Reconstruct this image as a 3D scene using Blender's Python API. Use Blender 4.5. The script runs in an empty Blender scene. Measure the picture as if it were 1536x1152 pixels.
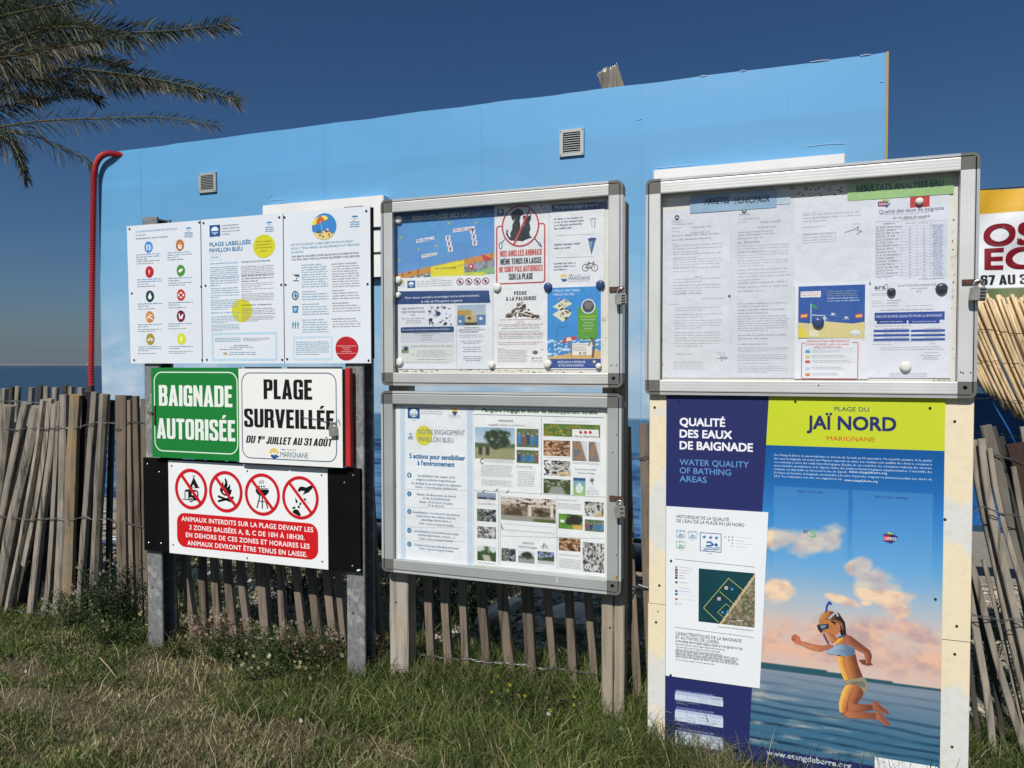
import bpy, math, random
import numpy as np
from mathutils import Vector, Matrix
from mathutils.geometry import tessellate_polygon

# ------------------------------------------------------------------ camera, sky, sun, exposure
R_ = math.radians
SC = bpy.context.scene
COL = SC.collection
CAM_H = 1.30
F_PX, YAW, PITCH, ROLL = 1080.0, R_(19.079), R_(-1.5207), R_(-0.0652)
fw = Vector((-math.sin(YAW)*math.cos(PITCH), math.cos(YAW)*math.cos(PITCH), math.sin(PITCH)))
rt0 = Vector((math.cos(YAW), math.sin(YAW), 0)); up0 = rt0.cross(fw)
rt = rt0*math.cos(ROLL) + up0*math.sin(ROLL); up = up0*math.cos(ROLL) - rt0*math.sin(ROLL)
cam = bpy.data.cameras.new('camera'); camo = bpy.data.objects.new('camera', cam); COL.objects.link(camo)
cam.sensor_fit = 'HORIZONTAL'; cam.sensor_width = 36; cam.lens = F_PX/1536*36
cam.clip_start = .02; cam.clip_end = 60000
m = Matrix((rt, up, -fw)).transposed().to_4x4(); m.translation = Vector((0, 0, CAM_H)); camo.matrix_world = m
SC.camera = camo

SUN_EL, SUN_DX = R_(46.5), 0.10          # the sun stands behind the photographer
sd = Vector((SUN_DX, 1.0, 0)).normalized()
sund = Vector((sd.x*math.cos(SUN_EL), sd.y*math.cos(SUN_EL), -math.sin(SUN_EL)))
W = bpy.data.worlds.new('World'); SC.world = W; W.use_nodes = True
wn = W.node_tree; bg = wn.nodes['Background']
sky = wn.nodes.new('ShaderNodeTexSky'); sky.sky_type = 'NISHITA'; sky.sun_disc = False
sky.sun_elevation = SUN_EL; sky.sun_rotation = math.atan2(-sd.x, -sd.y)
sky.altitude = 0; sky.air_density = 1.0; sky.dust_density = 1.0; sky.ozone_density = 10.0
bg.inputs[1].default_value = 0.053
hs_ = wn.nodes.new('ShaderNodeHueSaturation'); hs_.inputs['Saturation'].default_value = 1.08; wn.links.new(sky.outputs[0], hs_.inputs['Color']); wn.links.new(hs_.outputs[0], bg.inputs[0])
sl = bpy.data.lights.new('sun', 'SUN'); sl.energy = 5.0; sl.angle = R_(.5); sl.color = (1, .965, .91)
so = bpy.data.objects.new('sun', sl); COL.objects.link(so)
so.rotation_euler = sund.to_track_quat('-Z', 'Y').to_euler()
SC.view_settings.view_transform = 'Standard'; SC.view_settings.look = 'None'
SC.view_settings.gamma = 1; SC.view_settings.use_curve_mapping = False
SC.view_settings.exposure = -0.06
SC.cycles.max_bounces = 8; SC.cycles.transparent_max_bounces = 16

# ------------------------------------------------------------------ helpers
rnd = random.Random(7)
nr = np.random.RandomState(11)

def at(px, py, Y):
    """the point on the upright plane y = Y that the photograph shows at (px, py)"""
    d = fw + rt*((px-768)/F_PX) - up*((py-576)/F_PX)
    d = d/d.y*Y
    return Vector((d.x, Y, d.z + CAM_H))

def lin(c):
    return tuple(((v/255)/12.92 if v <= 10 else (((v/255)+.055)/1.055)**2.4) for v in c)

def tag(o, label=None, cat=None, group=None, kind=None):
    if label: o['label'] = label
    if cat: o['category'] = cat
    if group: o['group'] = group
    if kind: o['kind'] = kind
    return o

def empty(name, loc, label=None, cat=None, group=None):
    o = bpy.data.objects.new(name, None); COL.objects.link(o); o.location = loc
    o.empty_display_size = .05
    return tag(o, label, cat, group)

def copy_tree(o, parent=None):
    c = o.copy(); COL.objects.link(c)
    if parent: c.parent = parent
    for ch in [x for x in bpy.data.objects if x.parent == o]:
        copy_tree(ch, c)
    return c

def worldloc(o):
    v = Vector((0, 0, 0))
    while o is not None:
        v = v + o.location; o = o.parent
    return v

class MB:
    """collects polygons in world coordinates and links them as ONE mesh object"""
    def __init__(s): s.v = []; s.f = []; s.c = []; s.sm = False
    def add(s, vs, fs, col=(1, 1, 1)):
        b = len(s.v); s.v += [tuple(v) for v in vs]; s.f += [tuple(b+i for i in f) for f in fs]
        if isinstance(col, list): s.c += col
        else: s.c += [col]*len(vs)
    def box(s, x0, x1, y0, y1, z0, z1, col=(1, 1, 1)):
        s.add([(x, y, z) for z in (z0, z1) for y in (y0, y1) for x in (x0, x1)],
              [(0, 2, 3, 1), (4, 5, 7, 6), (0, 1, 5, 4), (2, 6, 7, 3), (0, 4, 6, 2), (1, 3, 7, 5)], col)
    def bbox(s, x0, x1, y0, y1, z0, z1, b=.002, col=(1, 1, 1)):
        """box with bevelled long edges (front)"""
        s.prism([(x0+b, y0), (x1-b, y0), (x1, y0+b), (x1, y1), (x0, y1), (x0, y0+b)], z0, z1, col)
    def prism(s, pts, z0, z1, col=(1, 1, 1)):
        n = len(pts)
        s.add([(x, y, z0) for x, y in pts]+[(x, y, z1) for x, y in pts],
              [tuple(range(n))[::-1], tuple(range(n, 2*n))]+[(i, (i+1) % n, n+(i+1) % n, n+i) for i in range(n)], col)
    def tube(s, pts, rad, n=8, col=(1, 1, 1), cap=True, sq=None, rot=0):
        """tube along pts; rad number or list; sq=(a,b) scales the section"""
        pts = [Vector(p) for p in pts]; k = len(pts)
        rs = rad if isinstance(rad, (list, tuple)) else [rad]*k
        vs = []; pn = None
        for i, p in enumerate(pts):
            t = (pts[min(i+1, k-1)]-pts[max(i-1, 0)]).normalized()
            if pn is None:
                a = Vector((0, 1, 0)) if abs(t.y) < .9 else Vector((1, 0, 0))
                pn = (a - t*a.dot(t)).normalized()
            else: pn = (pn - t*pn.dot(t)).normalized()
            bn = t.cross(pn)
            for j in range(n):
                an = 2*math.pi*j/n + rot
                ca, sa = math.cos(an), math.sin(an)
                if sq: ca *= sq[0]; sa *= sq[1]
                vs.append(p + (pn*ca + bn*sa)*rs[i])
        fs = [(i*n+j, i*n+(j+1) % n, (i+1)*n+(j+1) % n, (i+1)*n+j) for i in range(k-1) for j in range(n)]
        if cap: fs += [tuple(range(n))[::-1], tuple(range((k-1)*n, k*n))]
        s.add(vs, fs, col)
    def grid(s, fn, nu, nv, colfn=None, col=(1, 1, 1)):
        vs = [fn(i/nu, j/nv) for j in range(nv+1) for i in range(nu+1)]
        cs = [colfn(i/nu, j/nv) for j in range(nv+1) for i in range(nu+1)] if colfn else col
        s.add(vs, [(j*(nu+1)+i, j*(nu+1)+i+1, (j+1)*(nu+1)+i+1, (j+1)*(nu+1)+i) for j in range(nv) for i in range(nu)], cs)
    def mesh(s, name, mat, off=Vector((0, 0, 0)), smooth=False):
        me = bpy.data.meshes.new(name)
        v = np.array(s.v, dtype=np.float64).reshape(-1, 3) - np.array(off)
        me.from_pydata(v.tolist(), [], s.f)
        a = me.color_attributes.new('Col', 'FLOAT_COLOR', 'POINT')
        c = np.ones((len(s.v), 4), dtype=np.float32)
        if len(s.c): c[:, :3] = np.array(s.c, dtype=np.float32)[:, :3]
        a.data.foreach_set('color', c.ravel())
        if smooth: me.shade_smooth()
        me.materials.append(mat); me.update()
        return me
    def build(s, name, mat, parent=None, loc=None, smooth=False):
        if parent is not None: off = worldloc(parent)
        else: off = Vector(loc) if loc is not None else Vector((0, 0, 0))
        me = s.mesh(name, mat, off, smooth)
        o = bpy.data.objects.new(name, me); COL.objects.link(o)
        if parent is not None: o.parent = parent
        else: o.location = off
        return o

# numpy value noise
def _h(ix, iy, seed):
    n = (ix*374761393 + iy*668265263 + seed*1274126177) & 0xffffffff
    n = ((n ^ (n >> 13))*1274126177) & 0xffffffff
    return ((n ^ (n >> 16)) & 0xffff)/65535.0
def vnoise(x, y, seed=0):
    x = np.asarray(x, float); y = np.asarray(y, float)
    ix = np.floor(x).astype(np.int64); iy = np.floor(y).astype(np.int64); fx = x-ix; fy = y-iy
    fx = fx*fx*(3-2*fx); fy = fy*fy*(3-2*fy)
    a = _h(ix, iy, seed); b = _h(ix+1, iy, seed); c = _h(ix, iy+1, seed); d = _h(ix+1, iy+1, seed)
    return (a*(1-fx)+b*fx)*(1-fy)+(c*(1-fx)+d*fx)*fy
def fbm(x, y, o=4, seed=0):
    r = 0; a = .5; t = 0
    for i in range(o):
        r = r + a*vnoise(np.asarray(x)*2**i, np.asarray(y)*2**i, seed+i*17); t += a; a *= .55
    return r/t

# ------------------------------------------------------------------ materials
def newmat(name):
    m = bpy.data.materials.new(name); m.use_nodes = True
    return m, m.node_tree, m.node_tree.nodes['Principled BSDF']
def nd(t, typ, **k):
    n = t.nodes.new(typ)
    for a, b in k.items(): setattr(n, a, b)
    return n
def noise_bump(t, b, scale, strength, dist=.01, stretch=(1, 1, 1), detail=4, co='Object', extra=None):
    tc = nd(t, 'ShaderNodeTexCoord'); mp = nd(t, 'ShaderNodeMapping'); mp.inputs['Scale'].default_value = stretch
    t.links.new(tc.outputs[co], mp.inputs[0])
    n = nd(t, 'ShaderNodeTexNoise'); n.inputs['Scale'].default_value = scale; n.inputs['Detail'].default_value = detail
    t.links.new(mp.outputs[0], n.inputs['Vector'])
    bp = nd(t, 'ShaderNodeBump'); bp.inputs['Strength'].default_value = strength; bp.inputs['Distance'].default_value = dist
    t.links.new(n.outputs['Fac'], bp.inputs['Height']); t.links.new(bp.outputs[0], b.inputs['Normal'])
    return n, bp, mp
def mixc(t, fac, a, b, mode='MIX'):
    m = nd(t, 'ShaderNodeMix', data_type='RGBA', blend_type=mode)
    for sock, v in ((m.inputs[0], fac), (m.inputs[6], a), (m.inputs[7], b)):
        if isinstance(v, (int, float)): sock.default_value = v
        elif isinstance(v, tuple): sock.default_value = (*v[:3], 1)
        else: t.links.new(v, sock)
    return m.outputs[2]
def ramp(t, src, stops):
    r = nd(t, 'ShaderNodeValToRGB'); e = r.color_ramp.elements
    while len(e) < len(stops): e.new(.5)
    for i, (p, c) in enumerate(stops):
        e[i].position = p; e[i].color = (*c[:3], 1) if isinstance(c, tuple) else (c, c, c, 1)
    t.links.new(src, r.inputs[0]); return r.outputs[0]
def texnoise(t, scale, stretch=(1, 1, 1), detail=4, co='Object', rough=.55):
    tc = nd(t, 'ShaderNodeTexCoord'); mp = nd(t, 'ShaderNodeMapping'); mp.inputs['Scale'].default_value = stretch
    t.links.new(tc.outputs[co], mp.inputs[0])
    n = nd(t, 'ShaderNodeTexNoise'); n.inputs['Scale'].default_value = scale; n.inputs['Detail'].default_value = detail
    n.inputs['Roughness'].default_value = rough
    t.links.new(mp.outputs[0], n.inputs['Vector']); return n.outputs['Fac']

def mat_print(name, rough=.5, bump=.0, spec=.35, wr=4.0, dirt=.06, bdist=.01):
    m, t, b = newmat(name)
    a = nd(t, 'ShaderNodeAttribute', attribute_name='Col')
    n = texnoise(t, 3.0, co='Object', detail=6)
    f = ramp(t, n, [(.35, 1-dirt), (.7, 1.0)])
    t.links.new(mixc(t, 1.0, a.outputs['Color'], f, 'MULTIPLY'), b.inputs['Base Color'])
    b.inputs['Roughness'].default_value = rough; b.inputs['Specular IOR Level'].default_value = spec
    if bump: noise_bump(t, b, wr, bump, bdist, detail=5, stretch=(1, 1, .6))
    return m
M = {}
M['print'] = mat_print('printed_sign', .42, .12, .4, 3.0)
M['paper'] = mat_print('printed_paper', .5, .9, .35, 5.5, .05, .022)
M['decal'] = mat_print('printed_panel', .45, .05, .3, 2.5, .04)

def mat_simple(name, col, rough=.5, metal=0, bscale=30, bstr=.1, var=.12, stretch=(1, 1, 1), vs=6, bd=.003):
    m, t, b = newmat(name)
    n = texnoise(t, vs, stretch=stretch, detail=6)
    lo = tuple(c*(1-var) for c in col); hi = tuple(min(1, c*(1+var)) for c in col)
    t.links.new(ramp(t, n, [(.3, lo), (.7, hi)]), b.inputs['Base Color'])
    b.inputs['Roughness'].default_value = rough; b.inputs['Metallic'].default_value = metal
    noise_bump(t, b, bscale, bstr, bd, stretch=stretch)
    return m
M['alu'] = mat_simple('satin_aluminium', (.50, .51, .49), .5, .25, 60, .1, .09, (1, 1, 1), 5)
M['alu_rim'] = mat_simple('aluminium_rim', (.60, .60, .58), .33, .5, 60, .08, .08, (1, 1, 1), 8)
M['alu_dull'] = mat_simple('dull_aluminium', (.37, .39, .38), .5, .25, 60, .1, .08, (1, 1, 1), 5)
M['alu_white'] = mat_simple('pale_aluminium', (.59, .60, .58), .5, .2, 60, .1, .09, (1, 1, 1), 5)
M['plastic_grey'] = mat_simple('grey_plastic', (.115, .115, .105), .5, 0, 80, .1, .12)
M['black'] = mat_simple('black_board', (.004, .004, .004), .75, 0, 40, .06, .3)
M['black'].node_tree.nodes['Principled BSDF'].inputs['Specular IOR Level'].default_value = .08
M['black_metal'] = mat_simple('black_metal', (.012, .012, .012), .45, .3, 40, .1, .3)
M['red_paint'] = mat_simple('red_paint', (.46, .018, .018), .45, 0, 30, .35, .2)
M['rust'] = mat_simple('rusty_metal', (.10, .045, .028), .8, .3, 90, .5, .5, vs=40)
M['brass'] = mat_simple('worn_padlock', (.36, .36, .33), .4, .6, 60, .15, .2, vs=30)
M['steel_bright'] = mat_simple('bright_steel', (.55, .56, .56), .3, .85, 60, .1, .1)
M['wire'] = mat_simple('fence_wire', (.16, .16, .16), .5, .7, 60, .1, .3)
M['screw'] = mat_simple('dark_screw', (.035, .035, .03), .5, .5, 60, .1, .3)
M['hose'] = mat_simple('red_hose', (.44, .018, .020), .6, 0, 30, .1, .15)
M['white_metal'] = mat_simple('white_enamel', (.74, .74, .72), .45, 0, 20, .1, .05)
M['magnet_white'] = mat_simple('white_magnet', (.74, .73, .67), .4, 0, 60, .15, .1, vs=60)
M['magnet_blue'] = mat_simple('blue_magnet', (.012, .04, .16), .35, 0, 60, .1, .1)
M['magnet_black'] = mat_simple('black_magnet', (.02, .021, .022), .35, 0, 60, .1, .2)
M['reed'] = mat_simple('reed', (.60, .45, .26), .6, 0, 60, .25, .32, (1, 1, .15), 40)
M['tarp'] = mat_simple('blue_tarpaulin', (.0, .085, .30), .5, 0, 6, .5, .15, bd=.03)
M['navy'] = mat_simple('navy_cover', (.008, .015, .05), .5, 0, 12, .4, .2, bd=.02)
M['cream_paint'] = mat_simple('cream_rail', (.62, .58, .48), .5, 0, 20, .1, .1)
M['container'] = mat_simple('kiosk_side', (.10, .28, .50), .6, 0, 8, .1, .08)
M['dark_board'] = mat_simple('charred_board', (.010, .008, .007), .7, 0, 30, .4, .5, (1, 1, .2), 20)
M['brown_board'] = mat_simple('dark_brown_board', (.035, .014, .008), .6, 0, 30, .3, .4, (1, 1, .2), 20)

def mat_weathered(name, c1, c2, dark, rough=.8, grain=55, bump=.5, knots=True):
    """weathered timber: long grain, grey to brown patches, fine cracks; every piece its own tone"""
    m, t, b = newmat(name)
    oi = nd(t, 'ShaderNodeObjectInfo')
    tc = nd(t, 'ShaderNodeTexCoord'); mp = nd(t, 'ShaderNodeMapping'); mp.inputs['Scale'].default_value = (1, 1, .045)
    t.links.new(tc.outputs['Object'], mp.inputs[0])
    vm = nd(t, 'ShaderNodeVectorMath', operation='ADD'); t.links.new(mp.outputs[0], vm.inputs[0])
    vr = nd(t, 'ShaderNodeCombineXYZ'); mu = nd(t, 'ShaderNodeMath', operation='MULTIPLY'); mu.inputs[1].default_value = 37
    t.links.new(oi.outputs['Random'], mu.inputs[0]); t.links.new(mu.outputs[0], vr.inputs[0]); t.links.new(mu.outputs[0], vr.inputs[2])
    t.links.new(vr.outputs[0], vm.inputs[1])
    g = nd(t, 'ShaderNodeTexNoise'); g.inputs['Scale'].default_value = grain; g.inputs['Detail'].default_value = 8; g.inputs['Roughness'].default_value = .62
    g.inputs['Distortion'].default_value = .35
    t.links.new(vm.outputs[0], g.inputs['Vector'])
    pt = nd(t, 'ShaderNodeTexNoise'); pt.inputs['Scale'].default_value = 9; pt.inputs['Detail'].default_value = 5
    vm2 = nd(t, 'ShaderNodeVectorMath', operation='ADD'); t.links.new(tc.outputs['Object'], vm2.inputs[0]); t.links.new(vr.outputs[0], vm2.inputs[1])
    t.links.new(vm2.outputs[0], pt.inputs['Vector'])
    base = mixc(t, ramp(t, pt.outputs['Fac'], [(.35, 0.), (.65, 1.)]), c1, c2)
    base = mixc(t, ramp(t, g.outputs['Fac'], [(.30, 1.0), (.50, 0.), (.75, 0.)]), base, dark)
    hv = nd(t, 'ShaderNodeHueSaturation'); rr = nd(t, 'ShaderNodeMapRange'); rr.inputs[3].default_value = .78; rr.inputs[4].default_value = 1.2
    t.links.new(oi.outputs['Random'], rr.inputs[0]); t.links.new(rr.outputs[0], hv.inputs['Value']); t.links.new(base, hv.inputs['Color'])
    t.links.new(hv.outputs[0], b.inputs['Base Color']); b.inputs['Roughness'].default_value = rough
    b.inputs['Specular IOR Level'].default_value = .2
    bp = nd(t, 'ShaderNodeBump'); bp.inputs['Strength'].default_value = bump; bp.inputs['Distance'].default_value = .004
    t.links.new(g.outputs['Fac'], bp.inputs['Height']); t.links.new(bp.outputs[0], b.inputs['Normal'])
    return m
M['slat'] = mat_weathered('weathered_slat', (.19, .147, .108), (.15, .125, .098), (.045, .034, .025))
M['stake'] = mat_weathered('weathered_stake', (.31, .27, .215), (.22, .20, .165), (.055, .045, .034), bump=.8)
M['stake_dark'] = mat_weathered('dark_stake', (.07, .062, .05), (.05, .046, .04), (.03, .027, .022))
M['stake_ochre'] = mat_weathered('ochre_stake', (.34, .24, .13), (.24, .20, .15), (.09, .065, .04))
M['post_wood'] = mat_weathered('pale_post_wood', (.40, .345, .275), (.36, .33, .28), (.16, .125, .09), grain=35, bump=.3)
M['post_wood2'] = mat_weathered('tan_post_wood', (.34, .285, .205), (.31, .275, .21), (.15, .115, .08), grain=35, bump=.3)
M['old_plank'] = mat_weathered('old_plank', (.20, .185, .155), (.15, .14, .12), (.06, .05, .04))

def mat_galv():
    m, t, b = newmat('galvanised_steel')
    tc = nd(t, 'ShaderNodeTexCoord'); v = nd(t, 'ShaderNodeTexVoronoi'); v.inputs['Scale'].default_value = 120
    mp = nd(t, 'ShaderNodeMapping'); mp.inputs['Scale'].default_value = (1, 1, .5); t.links.new(tc.outputs['Object'], mp.inputs[0]); t.links.new(mp.outputs[0], v.inputs['Vector'])
    sp = ramp(t, v.outputs['Color'], [(.2, (.19, .195, .195)), (.8, (.27, .275, .27))])
    n = texnoise(t, 18, detail=8, rough=.7)
    c = mixc(t, ramp(t, n, [(.52, 0.), (.62, .8)]), sp, (.46, .46, .43))
    n2 = texnoise(t, 4, stretch=(1, 1, .4), detail=4)
    c = mixc(t, ramp(t, n2, [(.45, 0.), (.7, .35)]), c, (.17, .165, .15))
    t.links.new(c, b.inputs['Base Color']); b.inputs['Metallic'].default_value = .35; b.inputs['Roughness'].default_value = .55
    noise_bump(t, b, 60, .15, .002); return m
M['galv'] = mat_galv()

def mat_cream():
    """cream paint flaking to a pale grey primer"""
    m, t, b = newmat('flaking_cream_board')
    n = texnoise(t, 4.2, stretch=(1, 1, .75), detail=3, rough=.45)
    n2 = texnoise(t, 40, detail=6)
    c = mixc(t, ramp(t, n, [(.50, 0.), (.535, 1.)]), (.76, .66, .46), (.64, .65, .61))
    c = mixc(t, ramp(t, n2, [(.3, .25), (.55, 0.)]), c, (.52, .45, .32))
    n3 = texnoise(t, 130, detail=2)
    c = mixc(t, ramp(t, n3, [(.70, 0.), (.74, .6)]), c, (.25, .2, .14))
    t.links.new(c, b.inputs['Base Color']); b.inputs['Roughness'].default_value = .55
    bp = nd(t, 'ShaderNodeBump'); bp.inputs['Strength'].default_value = .25; bp.inputs['Distance'].default_value = .002
    t.links.new(n, bp.inputs['Height']); t.links.new(bp.outputs[0], b.inputs['Normal']); return m
M['cream'] = mat_cream()

def mat_backpanel():
    m, t, b = newmat('stained_back_panel')
    n = texnoise(t, 26, detail=8, rough=.7); n2 = texnoise(t, 5, detail=4)
    c = mixc(t, ramp(t, n, [(.30, .8), (.42, 0.)]), (.70, .67, .59), (.28, .17, .09))
    c = mixc(t, ramp(t, n2, [(.45, 0.), (.7, .5)]), c, (.76, .75, .72))
    t.links.new(c, b.inputs['Base Color']); b.inputs['Roughness'].default_value = .6; return m
M['backpanel'] = mat_backpanel()

def mat_pane():
    """clear plastic glazing: lets the light through, mirrors a little"""
    m = bpy.data.materials.new('clear_pane'); m.use_nodes = True; t = m.node_tree; t.nodes.clear()
    out = nd(t, 'ShaderNodeOutputMaterial'); tr = nd(t, 'ShaderNodeBsdfTransparent'); gl = nd(t, 'ShaderNodeBsdfGlossy')
    gl.inputs['Roughness'].default_value = .04; tr.inputs[0].default_value = (.97, .975, .97, 1)
    df = nd(t, 'ShaderNodeBsdfDiffuse'); df.inputs[0].default_value = (.8, .8, .78, 1)
    n = texnoise(t, 9, detail=8, rough=.7, stretch=(1, 1, .5))
    mx0 = nd(t, 'ShaderNodeMixShader'); t.links.new(ramp(t, n, [(.45, .005), (.8, .05)]), mx0.inputs[0])
    t.links.new(tr.outputs[0], mx0.inputs[1]); t.links.new(df.outputs[0], mx0.inputs[2])
    fc = nd(t, 'ShaderNodeLayerWeight'); fc.inputs[0].default_value = .5; pw = nd(t, 'ShaderNodeMath', operation='POWER'); pw.inputs[1].default_value = 5.; t.links.new(fc.outputs['Facing'], pw.inputs[0]); fr = nd(t, 'ShaderNodeMath', operation='MULTIPLY_ADD'); fr.inputs[1].default_value = .9; fr.inputs[2].default_value = .045; t.links.new(pw.outputs[0], fr.inputs[0])
    mx = nd(t, 'ShaderNodeMixShader'); t.links.new(fr.outputs[0], mx.inputs[0]); t.links.new(mx0.outputs[0], mx.inputs[1]); t.links.new(gl.outputs[0], mx.inputs[2])
    t.links.new(mx.outputs[0], out.inputs[0]); return m
M['pane'] = mat_pane()
M['gravel'] = mat_simple('beach_gravel', (.34, .31, .26), .85, 0, 60, .9, .35, vs=30, bd=.02)
M['stone'] = mat_simple('pale_stone', (.50, .45, .38), .85, 0, 40, .6, .25, vs=14, bd=.01)

def mat_leaf(name, c1, c2, tr=.25, rough=.55):
    m, t, b = newmat(name)
    a = nd(t, 'ShaderNodeAttribute', attribute_name='Col')
    n = texnoise(t, 2.2, detail=4)
    c = mixc(t, ramp(t, n, [(.35, 0.), (.65, 1.)]), c1, c2)
    c = mixc(t, 1.0, c, a.outputs['Color'], 'MULTIPLY')
    t.links.new(c, b.inputs['Base Color']); b.inputs['Roughness'].default_value = rough
    b.inputs['Specular IOR Level'].default_value = .3
    tl = nd(t, 'ShaderNodeBsdfTranslucent'); t.links.new(c, tl.inputs[0])
    mx = nd(t, 'ShaderNodeMixShader'); mx.inputs[0].default_value = tr
    out = t.nodes['Material Output']; t.links.new(b.outputs[0], mx.inputs[1]); t.links.new(tl.outputs[0], mx.inputs[2]); t.links.new(mx.outputs[0], out.inputs[0])
    return m
M['leaf'] = mat_leaf('leaf', (1, 1, 1), (.8, .8, .8))

# ------------------------------------------------------------------ flat print
_tc = {}
def glyphs(s, bold=0., shear=0., sp=1.0, res=2):
    k = (s, bold, shear, sp, res)
    if k not in _tc:
        cu = bpy.data.curves.new('lettering', 'FONT'); cu.body = s; cu.resolution_u = res; cu.offset = bold; cu.shear = shear; cu.space_character = sp
        ob = bpy.data.objects.new('lettering', cu); me = bpy.data.meshes.new_from_object(ob)
        v = np.zeros(len(me.vertices)*3); me.vertices.foreach_get('co', v); v = v.reshape(-1, 3)
        f = [tuple(p.vertices) for p in me.polygons]
        bpy.data.objects.remove(ob); bpy.data.curves.remove(cu); bpy.data.meshes.remove(me)
        _tc[k] = (v, f)
    return _tc[k]

class Print:
    """flat print on an upright sheet; coordinates are read off an enlargement of the photograph (ox, oy, scale)
    and laid onto the sheet's own plane, so every box and line of lettering is straight on the sheet"""
    STEP = .0003
    def __init__(s, Y, ref=(0, 0, 1)):
        s.Y = Y; s.ref = ref; s.mb = MB()
    def L(s, x, y):
        ox, oy, k = s.ref; p = at(ox+x/k, oy+y/k, s.Y); return p.x, p.z
    def y(s, l): return s.Y - s.STEP*l
    def rect(s, x0, y0, x1, y1, c, l=1):
        a, b = s.L(x0, y0); d, e = s.L(x1, y1); y = s.y(l)
        s.mb.add([(a, y, e), (d, y, e), (d, y, b), (a, y, b)], [(0, 1, 2, 3)], lin(c))
    def pts(s, P, c, l=1):
        """polygon given point by point"""
        Q = [s.L(*p) for p in P]; y = s.y(l)
        tris = tessellate_polygon([[Vector((q[0], q[1], 0)) for q in Q]])
        s.mb.add([(q[0], y, q[1]) for q in Q], [tuple(t) for t in tris], lin(c))
    def rrect(s, x0, y0, x1, y1, r, c, l=1, ring=None):
        a, b = s.L(x0, y0); d, e = s.L(x1, y1)
        rx = abs(s.L(x0+r, y0)[0]-a) if r else 0
        s._rr(a, e, d, b, rx, lin(c), s.y(l), None if ring is None else abs(s.L(x0+ring, y0)[0]-a))
    def _rr(s, x0, z0, x1, z1, r, c, y, w=None, n=6):
        def loop(x0, z0, x1, z1, r):
            P = []
            for cx, cz, a0 in ((x1-r, z1-r, 0), (x0+r, z1-r, 90), (x0+r, z0+r, 180), (x1-r, z0+r, 270)):
                for i in range(n+1):
                    a = R_(a0+90*i/n); P.append((cx+r*math.cos(a), y, cz+r*math.sin(a)))
            return P
        o = loop(x0, z0, x1, z1, r); k = len(o)
        if w is None: s.mb.add(o, [tuple(range(k))[::-1]], c)
        else:
            i_ = loop(x0+w, z0+w, x1-w, z1-w, max(r-w, .0005))
            s.mb.add(o+i_, [(j, (j+1) % k, k+(j+1) % k, k+j) for j in range(k)], c)
    def disc(s, x0, y0, x1, y1, c, l=1, ring=None, n=36, wob=0):
        """ellipse inside the box; ring = line width in enlargement pixels"""
        a, b = s.L(x0, (y0+y1)/2); d, _ = s.L(x1, (y0+y1)/2); _, t = s.L((x0+x1)/2, y0); _, e = s.L((x0+x1)/2, y1)
        cx, cz, rx, rz = (a+d)/2, (t+e)/2, (d-a)/2, (t-e)/2; y = s.y(l); co = lin(c)
        def W(i): return 1+wob*math.sin(3*i/n*2*math.pi+1.3)
        o = [(cx+rx*W(i)*math.cos(2*math.pi*i/n), y, cz+rz*W(i)*math.sin(2*math.pi*i/n)) for i in range(n)]
        if ring is None: s.mb.add(o, [tuple(range(n))[::-1]], co)
        else:
            w = ring*abs(d-a)/abs(x1-x0)
            q = [(cx+(rx-w)*math.cos(2*math.pi*i/n), y, cz+(rz-w)*math.sin(2*math.pi*i/n)) for i in range(n)]
            s.mb.add(o+q, [(i, (i+1) % n, n+(i+1) % n, n+i) for i in range(n)], co)
    def line(s, P, w, c, l=1):
        Q = [Vector(s.L(*p)) for p in P]; k = abs(s.L(P[0][0]+w, P[0][1])[0]-s.L(*P[0])[0])/2; y = s.y(l)
        for p, q in zip(Q[:-1], Q[1:]):
            y -= .000018; d = (q-p)
            if d.length < 1e-7: continue
            d.normalize(); n = Vector((-d.y, d.x))*k; e = d*k*.4; p = p-e; q = q+e
            s.mb.add([(p+n).to_3d().xzy if False else (p.x+n.x, y, p.y+n.y), (p.x-n.x, y, p.y-n.y), (q.x-n.x, y, q.y-n.y), (q.x+n.x, y, q.y+n.y)], [(0, 1, 2, 3)], c if False else lin(c))
    def text(s, st, x0, yb, x1, cap, c, bold=.0, l=2, shear=0., sp=1.0, res=2, y1=None):
        """lettering from x0 to x1 standing on the baseline yb (at x0), capitals cap tall"""
        if cap/s.ref[2] < 5: bold = min(bold, .006)
        elif cap/s.ref[2] < 20: res = max(res, 3)
        else: res = max(res, 6)
        v, f = glyphs(st, 0, shear, sp, res)
        if not len(v): return
        a, b = s.L(x0, yb); d = s.L(x1, yb)[0]; h = s.L(x0, yb-cap)[1]-b
        gx0, gx1 = v[:, 0].min(), v[:, 0].max()
        sx = (d-a)/(gx1-gx0); sz = h/.70; y = s.y(l)
        k = bold*.9; sh = [(0, 0)] if bold <= 0 else ([(-k, 0), (k, 0)] if bold <= .008 else [(-k, -k), (k, -k), (-k, k), (k, k), (0, 0)])
        for i, (ex, ez) in enumerate(sh): s.mb.add([(a+(p[0]-gx0+ex)*sx, y-.00002*i, b+(p[1]+ez)*sz) for p in v], f, lin(c))
    def mid(s, st, xc, yb, w, cap, c, bold=0., **k): s.text(st, xc-w/2, yb, xc+w/2, cap, c, bold, **k)
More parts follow.
